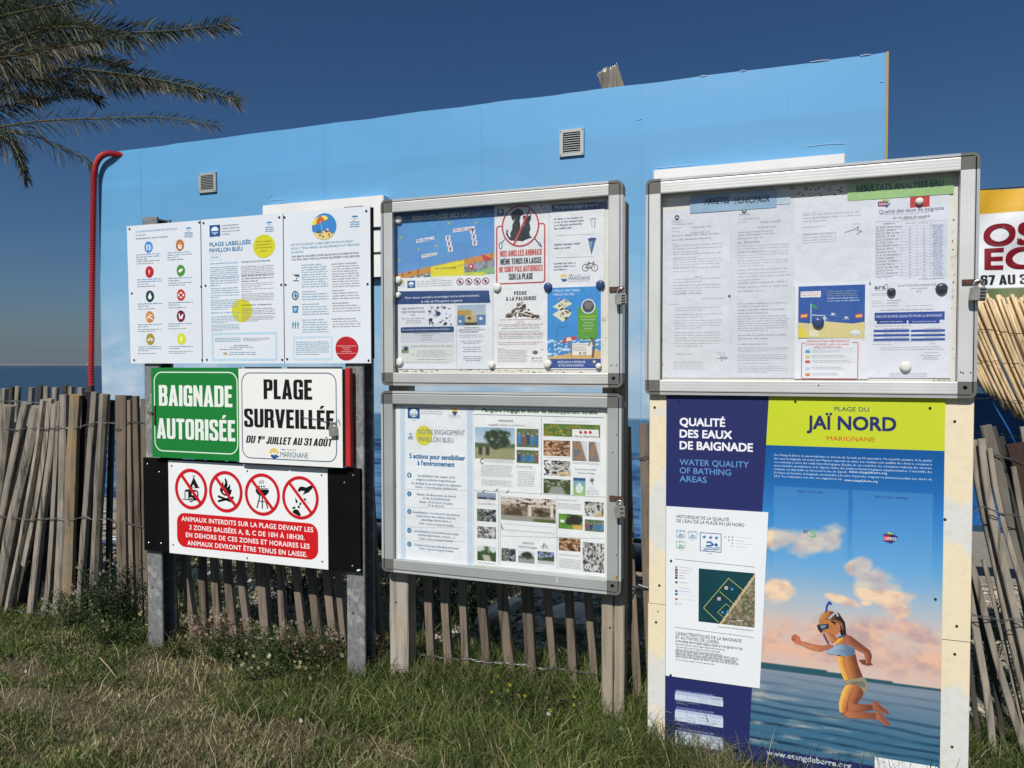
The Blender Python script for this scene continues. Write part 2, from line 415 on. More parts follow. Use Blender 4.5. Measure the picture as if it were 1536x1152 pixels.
    def small(s, x0, y0, x1, y1, n, c, l=2, fill=.62, seed=0, last=1.0, align='L', dens=1.0):
        """n lines of print too small to read"""
        r = random.Random(seed*131+int(x0)+int(y0)*7)
        a, b = s.L(x0, y0); d, e = s.L(x1, y1); y = s.y(l); co = lin(c)
        co = tuple(v*.78+.78*.22 for v in co) if sum(c) < 420 else co; ph = (b-e)/n; lh = ph*fill*.8; cw = max(ph*.34, (d-a)/90)
        for i in range(n):
            z1 = b-ph*i; z0 = z1-lh; wline = (d-a)*(last if i == n-1 else r.uniform(.93, 1.0))
            if align == 'C': wline *= r.uniform(.55, 1); x = a+((d-a)-wline)/2
            elif align == 'R': wline *= r.uniform(.6, 1); x = d-wline
            else: x = a
            xe = x+wline
            while x < xe:
                k = r.randint(2, 9)
                for _ in range(k):
                    if x+cw*.8 > xe: break
                    up_ = r.random() < .3; sw = cw*.62*dens
                    s.mb.add([(x, y, z0), (x+sw, y, z0), (x+sw, y, z1 if up_ else z1-lh*.28), (x, y, z1 if up_ else z1-lh*.28)], [(0, 1, 2, 3)], co)
                    x += cw*.95
                x += cw*.9
    def photo(s, x0, y0, x1, y1, kind, seed=0, l=1, nx=22, ny=16):
        a, b = s.L(x0, y0); d, e = s.L(x1, y1); y = s.y(l)
        U, V = np.meshgrid(np.linspace(0, 1, nx+1), np.linspace(0, 1, ny+1))
        C = PHOTO(kind, U, V, seed)
        C = np.where(C <= .04045, C/12.92, ((C+.055)/1.055)**2.4)
        vs = [(a+(d-a)*u, y, b+(e-b)*v) for u, v in zip(U.ravel(), V.ravel())]
        s.mb.add(vs, [(j*(nx+1)+i, (j+1)*(nx+1)+i, (j+1)*(nx+1)+i+1, j*(nx+1)+i+1) for j in range(ny) for i in range(nx)], [tuple(q) for q in C.reshape(-1, 3)])
    def done(s, name, parent, mat='print'):
        if not s.mb.f: return None
        o = s.mb.build(name, M[mat], parent); s.mb = MB(); return o

def PHOTO(kind, U, V, seed):
    sh = U.shape+(3,)
    def c(r, g, b): return np.broadcast_to(np.array([r, g, b])/255., sh).copy()
    def mx(A, B, m): m = np.clip(m, 0, 1)[..., None]; return A*(1-m)+B*m
    n1 = fbm(U*7, V*6, 4, seed); n2 = fbm(U*16, V*13, 3, seed+5); st = lambda x, e, w=.06: np.clip((x-e)/w+.5, 0, 1)
    if kind == 'tree':
        C = mx(c(150, 180, 205), c(196, 208, 214), V*1.6); C = mx(C, c(150, 150, 110), st(V, .62)); C = mx(C, c(70, 92, 58), st(V, .5)*(1-st(V, .64))*st(n1, .35, .2))
        r = np.hypot((U-.58)/.30, (V-.34)/.30)+(n1-.5)*.8; C = mx(C, c(38, 55, 32), st(1-r, 0, .25)*1.0*st(n2, .25, .3))
        for x in (.14, .32): C = mx(C, c(50, 45, 45), st(.045-np.abs(U-x), 0, .03)*st(V, .62)*(1-st(V, .88)))
    elif kind == 'people':
        C = mx(c(110, 130, 90), c(70, 90, 60), n1)
        for k in range(5):
            x = .12+.2*k; col = [c(40, 110, 180), c(60, 130, 200), c(150, 70, 70), c(30, 60, 120), c(50, 120, 190)][(k+seed) % 5]
            C = mx(C, col, st(.065-np.abs(U-x-(n2-.5)*.08), 0, .03)*st(V, .3+.1*(k % 2))*(1-st(V, .85)))
            C = mx(C, c(190, 150, 125), st(.05-np.hypot(U-x, (V-.27-.1*(k % 2))), 0, .03))
    elif kind == 'flowers':
        C = mx(c(96, 130, 50), c(60, 95, 40), n1); C = mx(C, c(235, 180, 40), st(n2, .56, .08)*(.4+.6*V)); C = mx(C, c(70, 45, 25), st(n2, .68, .05))
    elif kind == 'wood':
        C = mx(c(175, 125, 85), c(120, 80, 55), st(np.sin(V*28+n1*3), 0, .6)); C = mx(C, c(215, 185, 150), st(n2, .6, .1)); C = mx(C, c(60, 42, 32), st(.38-n1, 0, .1))
    elif kind == 'dog':
        C = mx(c(150, 150, 135), c(200, 200, 195), V); C = mx(C, c(30, 28, 28), st(n1, .52, .1)); C = mx(C, c(235, 235, 235), st(.40-n2, 0, .08)); C = mx(C, c(205, 165, 90), st(V, .7)*st(U, .5)*n1)
    elif kind == 'path':
        C = mx(c(80, 95, 50), c(35, 45, 25), n1); C = mx(C, c(205, 212, 190), st(n2, .62, .1)*(1-V)); C = mx(C, c(150, 150, 145), st(V, .5)*st(.28*V+.06-np.abs(U-.5), 0, .08))
    elif kind == 'sea':
        C = mx(c(160, 170, 185), c(110, 130, 160), V); C = mx(C, c(60, 60, 75), st(V, .55)*st(n1, .45, .2)); C = mx(C, c(225, 225, 225), st(V, .8))
    elif kind == 'dark':
        C = mx(c(60, 62, 65), c(190, 195, 200), st(n1, .5, .25)); C = mx(C, c(20, 22, 24), st(n2, .55, .1)); C = mx(C, c(90, 115, 75), st(.3-U, 0, .2)*n1)
    elif kind == 'grey':
        C = mx(c(205, 205, 205), c(120, 120, 120), st(n1, .5, .2)); C = mx(C, c(25, 25, 25), st(n2, .58, .08))
    elif kind == 'gate':
        C = mx(c(225, 215, 205), c(150, 130, 110), st(V, .3, .4)); C = mx(C, c(70, 60, 45), st(V, .42, .2)*st(n1, .4, .2)); C = mx(C, c(60, 40, 30), st(n2, .62, .06)*(1-st(V, .6)))
        C = mx(C, c(215, 210, 200), st(.03-np.abs(U-.53), 0, .02)*st(V, .3)*(1-st(V, .8))+st(.025-np.abs(U-.93), 0, .02)*st(V, .3)*(1-st(V, .8))+st(.03-np.abs(V-.33), 0, .03)*st(U, .5)*(1-st(U, .95)))
        C = mx(C, c(150, 148, 140), st(V, .78)); C = mx(C, c(80, 95, 45), st(V, .86)*st(U, .6))
    elif kind == 'lake':
        C = mx(c(150, 175, 200), c(200, 190, 160), V); C = mx(C, c(175, 140, 60), st(V, .25)*(1-st(V, .55))*(1-st(U, .5))); C = mx(C, c(80, 120, 165), st(V, .5)*(1-st(U, .3)+st(U, .68)))
        C = mx(C, c(185, 170, 120), st(V, .5)*st(U, .28)*(1-st(U, .68))); C = mx(C, c(45, 40, 25), st(.07-np.hypot(U-.43, (V-.66)), 0, .03)+st(V, .87)*st(U, .25)*(1-st(U, .7))); C = mx(C, c(235, 240, 245), st(.06-np.hypot(U-.83, V-.68), 0, .03)+st(.05-np.hypot(U-.1, V-.8), 0, .03))
    elif kind == 'green':
        C = mx(c(70, 100, 45), c(30, 50, 25), n1); C = mx(C, c(205, 215, 220), st(.36+(n1-.5)*.5-V, 0, .1)*st(np.abs(U-.5), .1, .2)); C = mx(C, c(175, 175, 165), st(V, .6)*st(.2-np.abs(U-.45-.3*(V-.6)), 0, .1))
    elif kind == 'road':
        C = mx(c(195, 205, 220), c(225, 228, 230), V*2); C = mx(C, c(150, 150, 148), st(V, .55)); C = mx(C, c(35, 42, 34), st(1-(np.hypot((U-.55)/.32, (V-.36)/.28)+(n1-.5)*.7), 0, .3)); C = mx(C, c(60, 70, 55), st(.1-np.abs(V-.52), 0, .06)*n1*1.5)
    elif kind == 'blue':
        C = mx(c(120, 130, 190), c(200, 205, 225), V*1.5); C = mx(C, c(45, 60, 35), st(n1+.5*V, .62, .1)); C = mx(C, c(190, 195, 190), st(V, .72))
    elif kind == 'aerial':
        C = mx(c(150, 120, 90), c(110, 110, 120), st(n1, .5, .1)); C = mx(C, c(205, 205, 205), st(U-V*.4, .55))
    elif kind == 'daisy':
        C = mx(c(110, 160, 200), c(150, 190, 100), V); C = mx(C, c(245, 248, 245), st(.3-np.hypot((U-.5), (V-.6)), 0, .12)*st(n2, .4, .2)); C = mx(C, c(40, 80, 140), st(.16-V, 0, .04))
    elif kind == 'clams':
        C = mx(c(120, 105, 85), c(55, 45, 35), st(n2, .5, .15)); C = mx(C, c(205, 195, 175), st(n2, .66, .06))
    elif kind == 'map':
        C = mx(c(120, 112, 95), c(165, 155, 135), n2); C = mx(C, c(60, 70, 45), st(n1, .55, .1)); C = mx(C, c(225, 222, 215), st(n2, .7, .05))
    elif kind == 'greenpaint':
        C = mx(c(120, 165, 60), c(60, 110, 40), n1); C = mx(C, c(45, 45, 40), st(1-np.hypot((U-.65)/.35, (V-.35)/.4)+(n1-.5), 0, .2)); C = mx(C, c(230, 245, 225), st(.1-np.hypot(U-.16, V-.5), 0, .05)); C = mx(C, c(205, 170, 90), st(V, .7)*st(U, .6))
    else:
        C = mx(c(150, 150, 150), c(90, 90, 90), n1)
    return np.clip(C, 0, 1)

# heavy condensed capitals, drawn as outlines with rounded corners (x, y[, radius]) on a 100-high body
HF = {
'A': (54, [[(0,0),(17,100),(37,100),(54,0),(34,0),(31.5,18),(22.5,18),(20,0)], [(24.3,33),(29.7,33),(27,70)]]),
'B': (50, [[(0,0),(0,100),(49,100,16),(49,56,10),(44,51.5),(50,47,10),(50,0,16)], [(19,60),(19,86),(30,86,5),(30,60,5)], [(19,14),(19,45),(31,45,5),(31,14,5)]]),
'C': (50, [[(0,0,18),(0,100,18),(50,100,18),(50,62),(31,62),(31,86,6),(19,86,6),(19,14,6),(31,14,6),(31,40),(50,40),(50,0,18)]]),
'D': (50, [[(0,0),(0,100),(50,100,18),(50,0,18)], [(19,14),(19,86),(31,86,6),(31,14,6)]]),
'E': (41, [[(0,0),(0,100),(40,100),(40,84),(19,84),(19,60),(37,60),(37,44),(19,44),(19,16),(41,16),(41,0)]]),
'G': (50, [[(0,0,18),(0,100,18),(50,100,18),(50,62),(31,62),(31,86,6),(19,86,6),(19,14,6),(31,14,6),(31,38),(26,38),(26,52),(50,52),(50,0,6)]]),
'H': (50, [[(0,0),(0,100),(19,100),(19,60),(31,60),(31,100),(50,100),(50,0),(31,0),(31,44),(19,44),(19,0)]]),
'I': (20, [[(0,0),(0,100),(20,100),(20,0)]]),
'J': (37, [[(0,0,12),(0,34),(14,34),(14,14),(18,14),(18,100),(37,100),(37,0,14)]]),
'L': (37, [[(0,0),(0,100),(19,100),(19,16),(37,16),(37,0)]]),
'M': (66, [[(0,0),(0,100),(25,100),(33,50),(41,100),(66,100),(66,0),(49,0),(49,66),(39,0),(27,0),(17,66),(17,0)]]),
'N': (50, [[(0,0),(0,100),(17,100),(33,52),(33,100),(50,100),(50,0),(34,0),(17,50),(17,0)]]),
'O': (50, [[(0,0,18),(0,100,18),(50,100,18),(50,0,18)], [(19,14,6),(19,86,6),(31,86,6),(31,14,6)]]),
'P': (48, [[(0,0),(0,100),(48,100,16),(48,42,14),(19,42),(19,0)], [(19,56),(19,86),(29,86,5),(29,56,5)]]),
'R': (50, [[(0,0),(0,100),(49,100,16),(49,54,8),(44,48),(50,42,6),(50,0),(31,0),(31,40,4),(19,40),(19,0)], [(19,54),(19,86),(30,86,5),(30,54,5)]]),
'S': (50, [[(0,0,16),(0,34),(18,34),(18,14,5),(31,14,5),(31,36,6),(0,58,14),(0,100,16),(49,100,16),(49,68),(31,68),(31,86,5),(19,86,5),(19,66,6),(50,44,14),(50,0,16)]]),
'T': (47, [[(14,0),(14,84),(0,84),(0,100),(47,100),(47,84),(33,84),(33,0)]]),
'U': (50, [[(0,0,18),(0,100),(19,100),(19,14,6),(31,14,6),(31,100),(50,100),(50,0,18)]]),
'V': (54, [[(17,0),(0,100),(20,100),(27,38),(34,100),(54,100),(37,0)]]),
'X': (53, [[(0,0),(15,51),(1,100),(21,100),(27,74),(33,100),(52,100),(38,51),(53,0),(33,0),(26,28),(19,0)]]),
'1': (31, [[(12,0),(12,76),(0,72),(0,86),(18,100),(31,100),(31,0)]]),
'3': (50, [[(0,0,16),(0,34),(18,34),(18,14,4),(31,14,4),(31,44,4),(12,44),(12,58),(31,58,3),(31,86,4),(18,86,4),(18,68),(0,68),(0,100,16),(49,100,16),(49,56,8),(43,51),(50,46,8),(50,0,16)]]),
'6': (50, [[(0,0,18),(0,100,18),(50,100,18),(50,70),(32,70),(32,86,5),(19,86,5),(19,62),(50,62,14),(50,0,18)], [(19,14,5),(19,48,5),(31,48,5),(31,14,5)]]),
'7': (47, [[(8,0),(26,84),(0,84),(0,100),(47,100),(47,84),(28,0)]]),
}
ACC = {'É': ('E', [(14,107),(22,123),(40,123),(27,107)]), 'Ê': ('E', [(3,107),(14,123),(27,123),(38,107),(26,107),(20.5,114),(15,107)]),
       'Û': ('U', [(8,107),(19,123),(31,123),(42,107),(31,107),(25,114),(19,107)]), 'À': ('A', [(30,107),(16,107),(8,123),(24,123)])}
def _round(L):
    out = []; n = len(L)
    for i, p in enumerate(L):
        if len(p) == 2: out.append((p[0], p[1])); continue
        a = Vector(L[i-1][:2]); b = Vector(p[:2]); c = Vector(L[(i+1) % n][:2]); r = p[2]
        u, v = (a-b).normalized(), (c-b).normalized(); s = b+u*r; e = b+v*r
        for k in range(5): t = k/4; q = s*(1-t)**2+b*2*t*(1-t)+e*t*t; out.append((q.x, q.y))
    return out
_hf = {}
def heavy(st, gap=6):
    """mesh of a line of heavy capitals: vertices on a 100-high body, faces, width"""
    V = []; F = []; x = 0
    for ch in st:
        if ch == ' ': x += 22; continue
        base, acc = (ACC[ch][0], ACC[ch][1]) if ch in ACC else (ch, None)
        w, loops = HF[base]
        if base not in _hf:
            R = [_round(l) for l in loops]; fl = [q for l in R for q in l]
            _hf[base] = (fl, [tuple(t) for t in tessellate_polygon([[Vector((a, b, 0)) for a, b in l] for l in R])])
        fl, tr = _hf[base]; b = len(V); V += [(x+p[0], p[1]) for p in fl]; F += [tuple(b+i for i in t) for t in tr]
        if acc:
            b = len(V); V += [(x+p[0], p[1]) for p in acc]; F += [tuple(b+i for i in t) for t in tessellate_polygon([[Vector((p[0], p[1], 0)) for p in acc]])]
        x += w+gap
    return V, F, x-gap
def heavy_text(pr, st, x0, yb, x1, cap, c, l=2, gap=6, shear=0.):
    V, F, w = heavy(st, gap); a, b = pr.L(x0, yb); d = pr.L(x1, yb)[0]; h = pr.L(x0, yb-cap)[1]-b; s = (d-a)/(w+(100*shear)); y = pr.y(l)
    pr.mb.add([(a+(p[0]+p[1]*shear)*s, y, b+p[1]/100*h) for p in V], F, lin(c))

# ================================================================== THE SETTING
def ground_z(x, y):
    """height of the ground: a lawn, a low bank at the fence, gravel beach falling to the water"""
    x = np.asarray(x, float); y = np.asarray(y, float)
    z = (fbm(x*1.3+9, y*1.3+4, 3, 3)-.5)*.07
    z = z + .03*np.exp(-((y-2.72)/.25)**2)
    z = z - np.clip((y-5.2)/9, 0, 1)*1.5*(y > 5.2)
    z = z - .075*np.clip((x+.75)/.5, 0, 1)*np.clip((3.1-y)/.5, 0, 1)
    return z

def mat_ground():
    m, t, b = newmat('lawn_soil')
    n = texnoise(t, 1.6, detail=6, rough=.6); n2 = texnoise(t, 38, detail=8, rough=.7); n3 = texnoise(t, 4.0, detail=5)
    g = mixc(t, ramp(t, n3, [(.35, 0.), (.65, 1.)]), (.045, .052, .02), (.11, .09, .05))
    g = mixc(t, ramp(t, n, [(.56, 0.), (.68, .75)]), g, (.20, .145, .085))
    g = mixc(t, ramp(t, n2, [(.3, .7), (.6, 0.)]), g, (.045, .035, .022))
    tc = nd(t, 'ShaderNodeTexCoord'); sx = nd(t, 'ShaderNodeSeparateXYZ'); t.links.new(tc.outputs['Object'], sx.inputs[0])
    grav = mixc(t, ramp(t, n2, [(.35, 0.), (.65, 1.)]), (.20, .175, .135), (.40, .365, .30))
    mr = nd(t, 'ShaderNodeMapRange'); mr.inputs[1].default_value = 2.95; mr.inputs[2].default_value = 3.5; t.links.new(sx.outputs[1], mr.inputs[0])
    t.links.new(mixc(t, mr.outputs[0], g, grav), b.inputs['Base Color']); b.inputs['Roughness'].default_value = .95
    bp = nd(t, 'ShaderNodeBump'); bp.inputs['Strength'].default_value = .9; bp.inputs['Distance'].default_value = .02
    t.links.new(n2, bp.inputs['Height']); t.links.new(bp.outputs[0], b.inputs['Normal']); return m
M['ground'] = mat_ground()

def warp(a, b, n, c, p=3.):
    """grid lines dense round c"""
    u = np.linspace(-1, 1, n); s = np.sign(u)*np.abs(u)**p
    return np.where(s < 0, c+s*(c-a), c+s*(b-c))
xs = warp(-900, 900, 150, -1.4); ys = warp(-400, 14.2, 130, 2.4)
X, Yg = np.meshgrid(xs, ys); Z = ground_z(X, Yg)
mb = MB(); n_ = len(xs)
mb.add(list(zip(X.ravel(), Yg.ravel(), Z.ravel())), [(j*n_+i, j*n_+i+1, (j+1)*n_+i+1, (j+1)*n_+i) for j in range(len(ys)-1) for i in range(n_-1)])
tag(mb.build('ground', M['ground'], smooth=True), kind='structure')

def mat_sea():
    m, t, b = newmat('lagoon_water')
    b.inputs['Base Color'].default_value = (.012, .035, .075, 1); b.inputs['Roughness'].default_value = .25; b.inputs['IOR'].default_value = 1.33
    noise_bump(t, b, .8, 1.0, .45, stretch=(.5, 1.2, 1), detail=6); return m
M['sea'] = mat_sea()
mb = MB(); mb.add([(-30000, 8, -1.15), (30000, 8, -1.15), (30000, 40000, -1.15), (-30000, 40000, -1.15)], [(0, 1, 2, 3)])
tag(mb.build('sea', M['sea']), kind='structure')

# far shore, a low line of hills with pale towns on it
M['coast'] = mat_simple('far_shore', (.13, .14, .10), .9, 0, .01, .1, .2, vs=.002)
mb = MB(); N = 260; P0 = []
for i in range(N+1):
    a = R_(172-164*i/N); r = 11000+1500*math.sin(i*.11)
    h = 12+26*float(fbm(i*.045, 3.3, 4, 5))+5*float(vnoise(i*.7, 2, 4))
    P0 += [(r*math.cos(a), r*math.sin(a), -3), (r*1.01*math.cos(a), r*1.01*math.sin(a), h*.6), (r*1.12*math.cos(a), r*1.12*math.sin(a), h)]
mb.add(P0, [(3*i+k, 3*i+3+k, 3*i+4+k, 3*i+1+k) for i in range(N) for k in (0, 1)])
tag(mb.build('far_shore', M['coast'], smooth=True), kind='structure')
M['town'] = mat_simple('far_town', (.62, .58, .52), .9, 0, .1, .1, .1)
mb = MB(); r2 = random.Random(4)
for i in range(620):
    a = R_(r2.choice([r2.gauss(121, 3.5), r2.gauss(113, 3), r2.gauss(128, 5), r2.uniform(105, 140)])); r = r2.uniform(10750, 10900)
    x, y = r*math.cos(a), r*math.sin(a); w = r2.uniform(10, 45); h = r2.uniform(4, 24)
    mb.box(x-w, x+w, y-15, y+15, -2, h)
tag(mb.build('far_town', M['town']), kind='stuff')

# air: a closed box of thin haze
def haze():
    m = bpy.data.materials.new('haze'); m.use_nodes = True; t = m.node_tree; t.nodes.clear()
    out = nd(t, 'ShaderNodeOutputMaterial'); v = nd(t, 'ShaderNodeVolumePrincipled')
    v.inputs['Color'].default_value = (.66, .76, .92, 1); v.inputs['Density'].default_value = HAZE_D; v.inputs['Anisotropy'].default_value = .2
    t.links.new(v.outputs[0], out.inputs['Volume'])
    mb = MB(); mb.box(-14000, 14000, -500, 13500, -4.2, 160)
    o = mb.build('haze', m); tag(o, kind='stuff')
HAZE_D = .000025
if HAZE_D: haze()

# ================================================================== THE KIOSK BEHIND
YW = 4.2
kx0 = at(150, 400, YW).x; kx1 = at(1328, 200, YW).x
kz1 = at(700, 160.5, YW).z; kz0 = at(960, 808, YW).z
print('kiosk', kx0, kx1, kz0, kz1)
kiosk = empty('kiosk', (kx0, YW, 0), 'long beach kiosk wrapped in pale blue sky and sea print, behind the notice boards', 'kiosk')
def mat_facade():
    """printed vinyl: blue sky paling downwards, soft clouds, a far shore and dark water at the foot"""
    m, t, b = newmat('printed_sky_vinyl')
    tc = nd(t, 'ShaderNodeTexCoord'); sx = nd(t, 'ShaderNodeSeparateXYZ'); t.links.new(tc.outputs['Object'], sx.inputs[0])
    mr = nd(t, 'ShaderNodeMapRange'); mr.inputs[1].default_value = kz0; mr.inputs[2].default_value = kz1; t.links.new(sx.outputs[2], mr.inputs[0])
    def zz(px, py): return (at(px, py, YW).z-kz0)/(kz1-kz0)
    zh = zz(960, 629); zw = zz(960, 677)
    n = texnoise(t, .9, stretch=(.6, 1, 1.1), detail=3)
    nw = nd(t, 'ShaderNodeMath', operation='MULTIPLY_ADD'); nw.inputs[1].default_value = .10; t.links.new(n, nw.inputs[0]); t.links.new(mr.outputs[0], nw.inputs[2])
    skyc = ramp(t, nw.outputs[0], [(zh+.04, lin((148, 172, 190))), (zh+.14, lin((140, 172, 196))), (zh+.36, lin((126, 170, 200))), (.76, lin((108, 164, 202))), (.98, lin((94, 158, 204)))])
    cl = texnoise(t, 1.9, stretch=(.7, 1, 1.5), detail=7, rough=.6)
    cm = ramp(t, cl, [(.46, 0.), (.68, .75)])
    band = ramp(t, mr.outputs[0], [(zh, 1.), (zh+.16, .8), (zh+.34, 0.)])
    mm = nd(t, 'ShaderNodeMath', operation='MULTIPLY'); t.links.new(cm, mm.inputs[0]); t.links.new(band, mm.inputs[1])
    c = mixc(t, mm.outputs[0], skyc, lin((205, 210, 218)))
    wv = texnoise(t, 7, stretch=(.5, 1, 3.2), detail=7, rough=.65)
    sea = mixc(t, ramp(t, wv, [(.40, 0.), (.62, 1.)]), lin((22, 50, 96)), lin((86, 128, 172)))
    low = mixc(t, ramp(t, mr.outputs[0], [(zw-.003, 1.), (zw, 0.)]), lin((66, 104, 136)), sea)
    c = mixc(t, ramp(t, mr.outputs[0], [(zh-.001, 1.), (zh+.001, 0.)]), c, low)
    # faint joins and patches of the vinyl
    p = texnoise(t, 1.3, stretch=(.35, 1, .9), detail=1)
    c = mixc(t, ramp(t, p, [(.50, .0), (.515, .18), (.60, .18), (.615, 0.)]), c, lin((88, 146, 186)))
    # a broad darker band of film with a wavy lower edge
    nx = texnoise(t, .55, stretch=(1, 0, 0), detail=1)
    lo = nd(t, 'ShaderNodeMath', operation='MULTIPLY_ADD'); lo.inputs[1].default_value = .55; lo.inputs[2].default_value = .50; t.links.new(nx, lo.inputs[0])
    up_ = nd(t, 'ShaderNodeMath', operation='LESS_THAN'); up_.inputs[1].default_value = .895; t.links.new(mr.outputs[0], up_.inputs[0])
    gt = nd(t, 'ShaderNodeMath', operation='SUBTRACT'); t.links.new(mr.outputs[0], gt.inputs[0]); t.links.new(lo.outputs[0], gt.inputs[1])
    gm = ramp(t, gt.outputs[0], [(.0, 0.), (.006, .30)]); bm = nd(t, 'ShaderNodeMath', operation='MULTIPLY'); t.links.new(gm, bm.inputs[0]); t.links.new(up_.outputs[0], bm.inputs[1])
    c = mixc(t, bm.outputs[0], c, lin((88, 144, 184)))
    sk = texnoise(t, 3.2, stretch=(3.5, 1, .22), detail=6, rough=.65)
    c = mixc(t, ramp(t, sk, [(.50, 0.), (.72, .045)]), c, lin((176, 196, 206)))
    t.links.new(c, b.inputs['Base Color']); b.inputs['Roughness'].default_value = .42; b.inputs['Specular IOR Level'].default_value = .4
    nb, bp, mp = noise_bump(t, b, 1.6, .12, .05, stretch=(.45, 1, 1.2), detail=3)
    return m
M['facade'] = mat_facade()
# facade: sheet with a rounded upper left corner and a slightly wavy upper edge
mb = MB(); rr = .045; top = []
for i in range(7):
    a = R_(180-15*i); top.append((kx0+rr+rr*math.cos(a), kz1-rr+rr*math.sin(a)))
r3 = random.Random(3)
for i in range(1, 60):
    x = kx0+rr+(kx1-kx0-rr)*i/60; top.append((x, kz1+.002*math.sin(i*.9)+r3.uniform(-.0015, .0015)+.006*math.sin(i/60*3.1)))
top.append((kx1, kz1+.006))
n_ = len(top)
for k in range(n_-1):
    (xa, za), (xb, zb) = top[k], top[k+1]
    if xb-xa < 1e-6: continue
    mb.add([(xa, YW, kz0), (xb, YW, kz0), (xb, YW, zb), (xa, YW, za)], [(0, 1, 2, 3)])
    mb.add([(xa, YW, za), (xb, YW, zb), (xb, YW+.035, zb), (xa, YW+.035, za)], [(0, 1, 2, 3)])
mb.box(kx0, kx1, YW+.002, YW+.035, kz0, kz1-.05)
mb.build('facade_panel', M['facade'], kiosk)
mb = MB(); mb.bbox(kx1, kx1+.012, YW-.004, YW+.04, kz0, kz1+.008, .002)
mb.build('edge_strip', mat_simple('raw_plywood_edge', (.40, .27, .09), .7), kiosk)
mb = MB(); mb.box(kx0+.06, kx1-.08, YW+.037, YW+2.4, kz0, kz1-.12); mb.build('body', M['container'], kiosk)
mb = MB(); mb.box(kx0+.04, kx1-.06, YW+.039, YW+2.45, kz1-.118, kz1-.07); mb.build('roof', M['cream_paint'], kiosk)
for i in range(5):
    x = kx0+.5+i*(kx1-kx0-1)/4
    mb = MB(); mb.box(x-.15, x+.15, YW+.1, YW+.5, -.1, kz0-.002); mb.build('foot', M['gravel'], kiosk)
mat_j = mat_simple('film_joint', (.10, .29, .55), .4)
# torn bits of film along the upper edge
mb = MB()
for x_, w_ in ((1050, 10), (1110, 8), (1215, 26), (1290, 14)):
    p = at(x_, 110, YW); x = p.x
    mb.tube([(x, YW-.004, kz1+.004), (x+w_*.0018, YW-.006, kz1+.006), (x+w_*.0036, YW-.003, kz1+.004)], .0016, 5)
tag(mb.build('film_edge', M['white_metal'], kiosk), kind='stuff')
# wrinkles in the film
mb = MB(); pr = Print(YW-.001)
for P in ([(405, 301), (414, 299), (424, 300)], [(400, 297), (408, 291)], [(410, 306), (430, 303)], [(1210, 219), (1240, 216), (1268, 215)], [(985, 252), (1040, 247)], [(955, 180), (962, 178)], [(1320, 123), (1326, 122)]):
    Q = [at(x, y, YW-.003) for x, y in P]; mb.tube(Q, .0014, 5)
tag(mb.build('film_wrinkle', mat_simple('film_crease', (.45, .62, .78), .3), kiosk), kind='stuff')

for px in (212, 487, 722, 962, 1180):
    x = at(px, 300, YW).x; mb = MB(); mb.box(x, x+.0025, YW-.0008, YW-.0001, kz0+.002, kz1-.012); mb.build('film_joint', mat_j, kiosk)
def vent(pxc, pyc, w, h):
    c = at(pxc, pyc, YW); x0, x1, z0, z1 = c.x-w/2, c.x+w/2, c.z-h/2, c.z+h/2
    mb = MB(); t_ = .018
    mb.bbox(x0, x1, YW-.014, YW-.001, z1-t_, z1); mb.bbox(x0, x1, YW-.014, YW-.001, z0, z0+t_)
    mb.bbox(x0, x0+t_*1.3, YW-.014, YW-.001, z0+t_, z1-t_); mb.bbox(x1-t_*1.3, x1, YW-.014, YW-.001, z0+t_, z1-t_)
    fr = mb.build('vent', M['alu_dull'], kiosk)
    mb = MB(); mb.box(x0+t_*1.3, x1-t_*1.3, YW-.004, YW-.001, z0+t_, z1-t_); mb.build('backing', M['black'], fr)
    n = 9; lh = (h-2*t_)/n
    for i in range(n):
        z = z0+t_+lh*(i+.5)
        mb = MB(); a, b_ = x0+t_*1.4, x1-t_*1.4
        mb.add([(a, YW-.013, z-lh*.34), (b_, YW-.013, z-lh*.34), (b_, YW-.005, z+lh*.22), (a, YW-.005, z+lh*.22),
                (a, YW-.0115, z-lh*.42), (b_, YW-.0115, z-lh*.42), (b_, YW-.0035, z+lh*.14), (a, YW-.0035, z+lh*.14)],
               [(0, 1, 2, 3), (7, 6, 5, 4), (0, 4, 5, 1), (3, 2, 6, 7), (0, 3, 7, 4), (1, 5, 6, 2)])
        mb.build('slat', M['alu_dull'], fr)
    for sx_ in (x0+.008, x1-.008):
        for sz in (z0+.009, z1-.009):
            mb = MB(); mb.tube([(sx_, YW-.014, sz), (sx_, YW-.017, sz)], .003, 6); mb.build('screw', M['screw'], fr)
vent(312.5, 274.5, .155, .140); vent(858, 214.5, .150, .158)

def shutter(pxl, pyt, pxr, pyt2, pybot_at_r, nsl):
    a, b_ = at(pxl, pyt, YW-.07), at(pxr, pyt2, YW-.07); zt = (a.z+b_.z)/2; zb = at(pxr, pybot_at_r, YW-.07).z
    y0, y1 = YW-.07, YW-.001
    hb = .20
    mb = MB(); mb.bbox(a.x, b_.x, y0, y1, zt-hb, zt, .006)
    s = mb.build('shutter_box', M['white_metal'], kiosk)
    nrem = zt-hb-zb; lh = nrem/nsl
    for i in range(nsl):
        z1_ = zt-hb-.014-lh*i; mb = MB(); mb.bbox(a.x+.02, b_.x-.03, y0+.02, y1, z1_-lh+.018, z1_, .006)
        mb.build('shutter_slat', M['white_metal'], s)
    mb = MB(); mb.box(a.x+.01, b_.x-.02, y1-.03, y1, zb, zt-hb); mb.build('shutter_guide', M['plastic_grey'], s)
shutter(393, 307, 575, 294, 415, 2)
shutter(980, 257, 1268, 228, 420, 3)

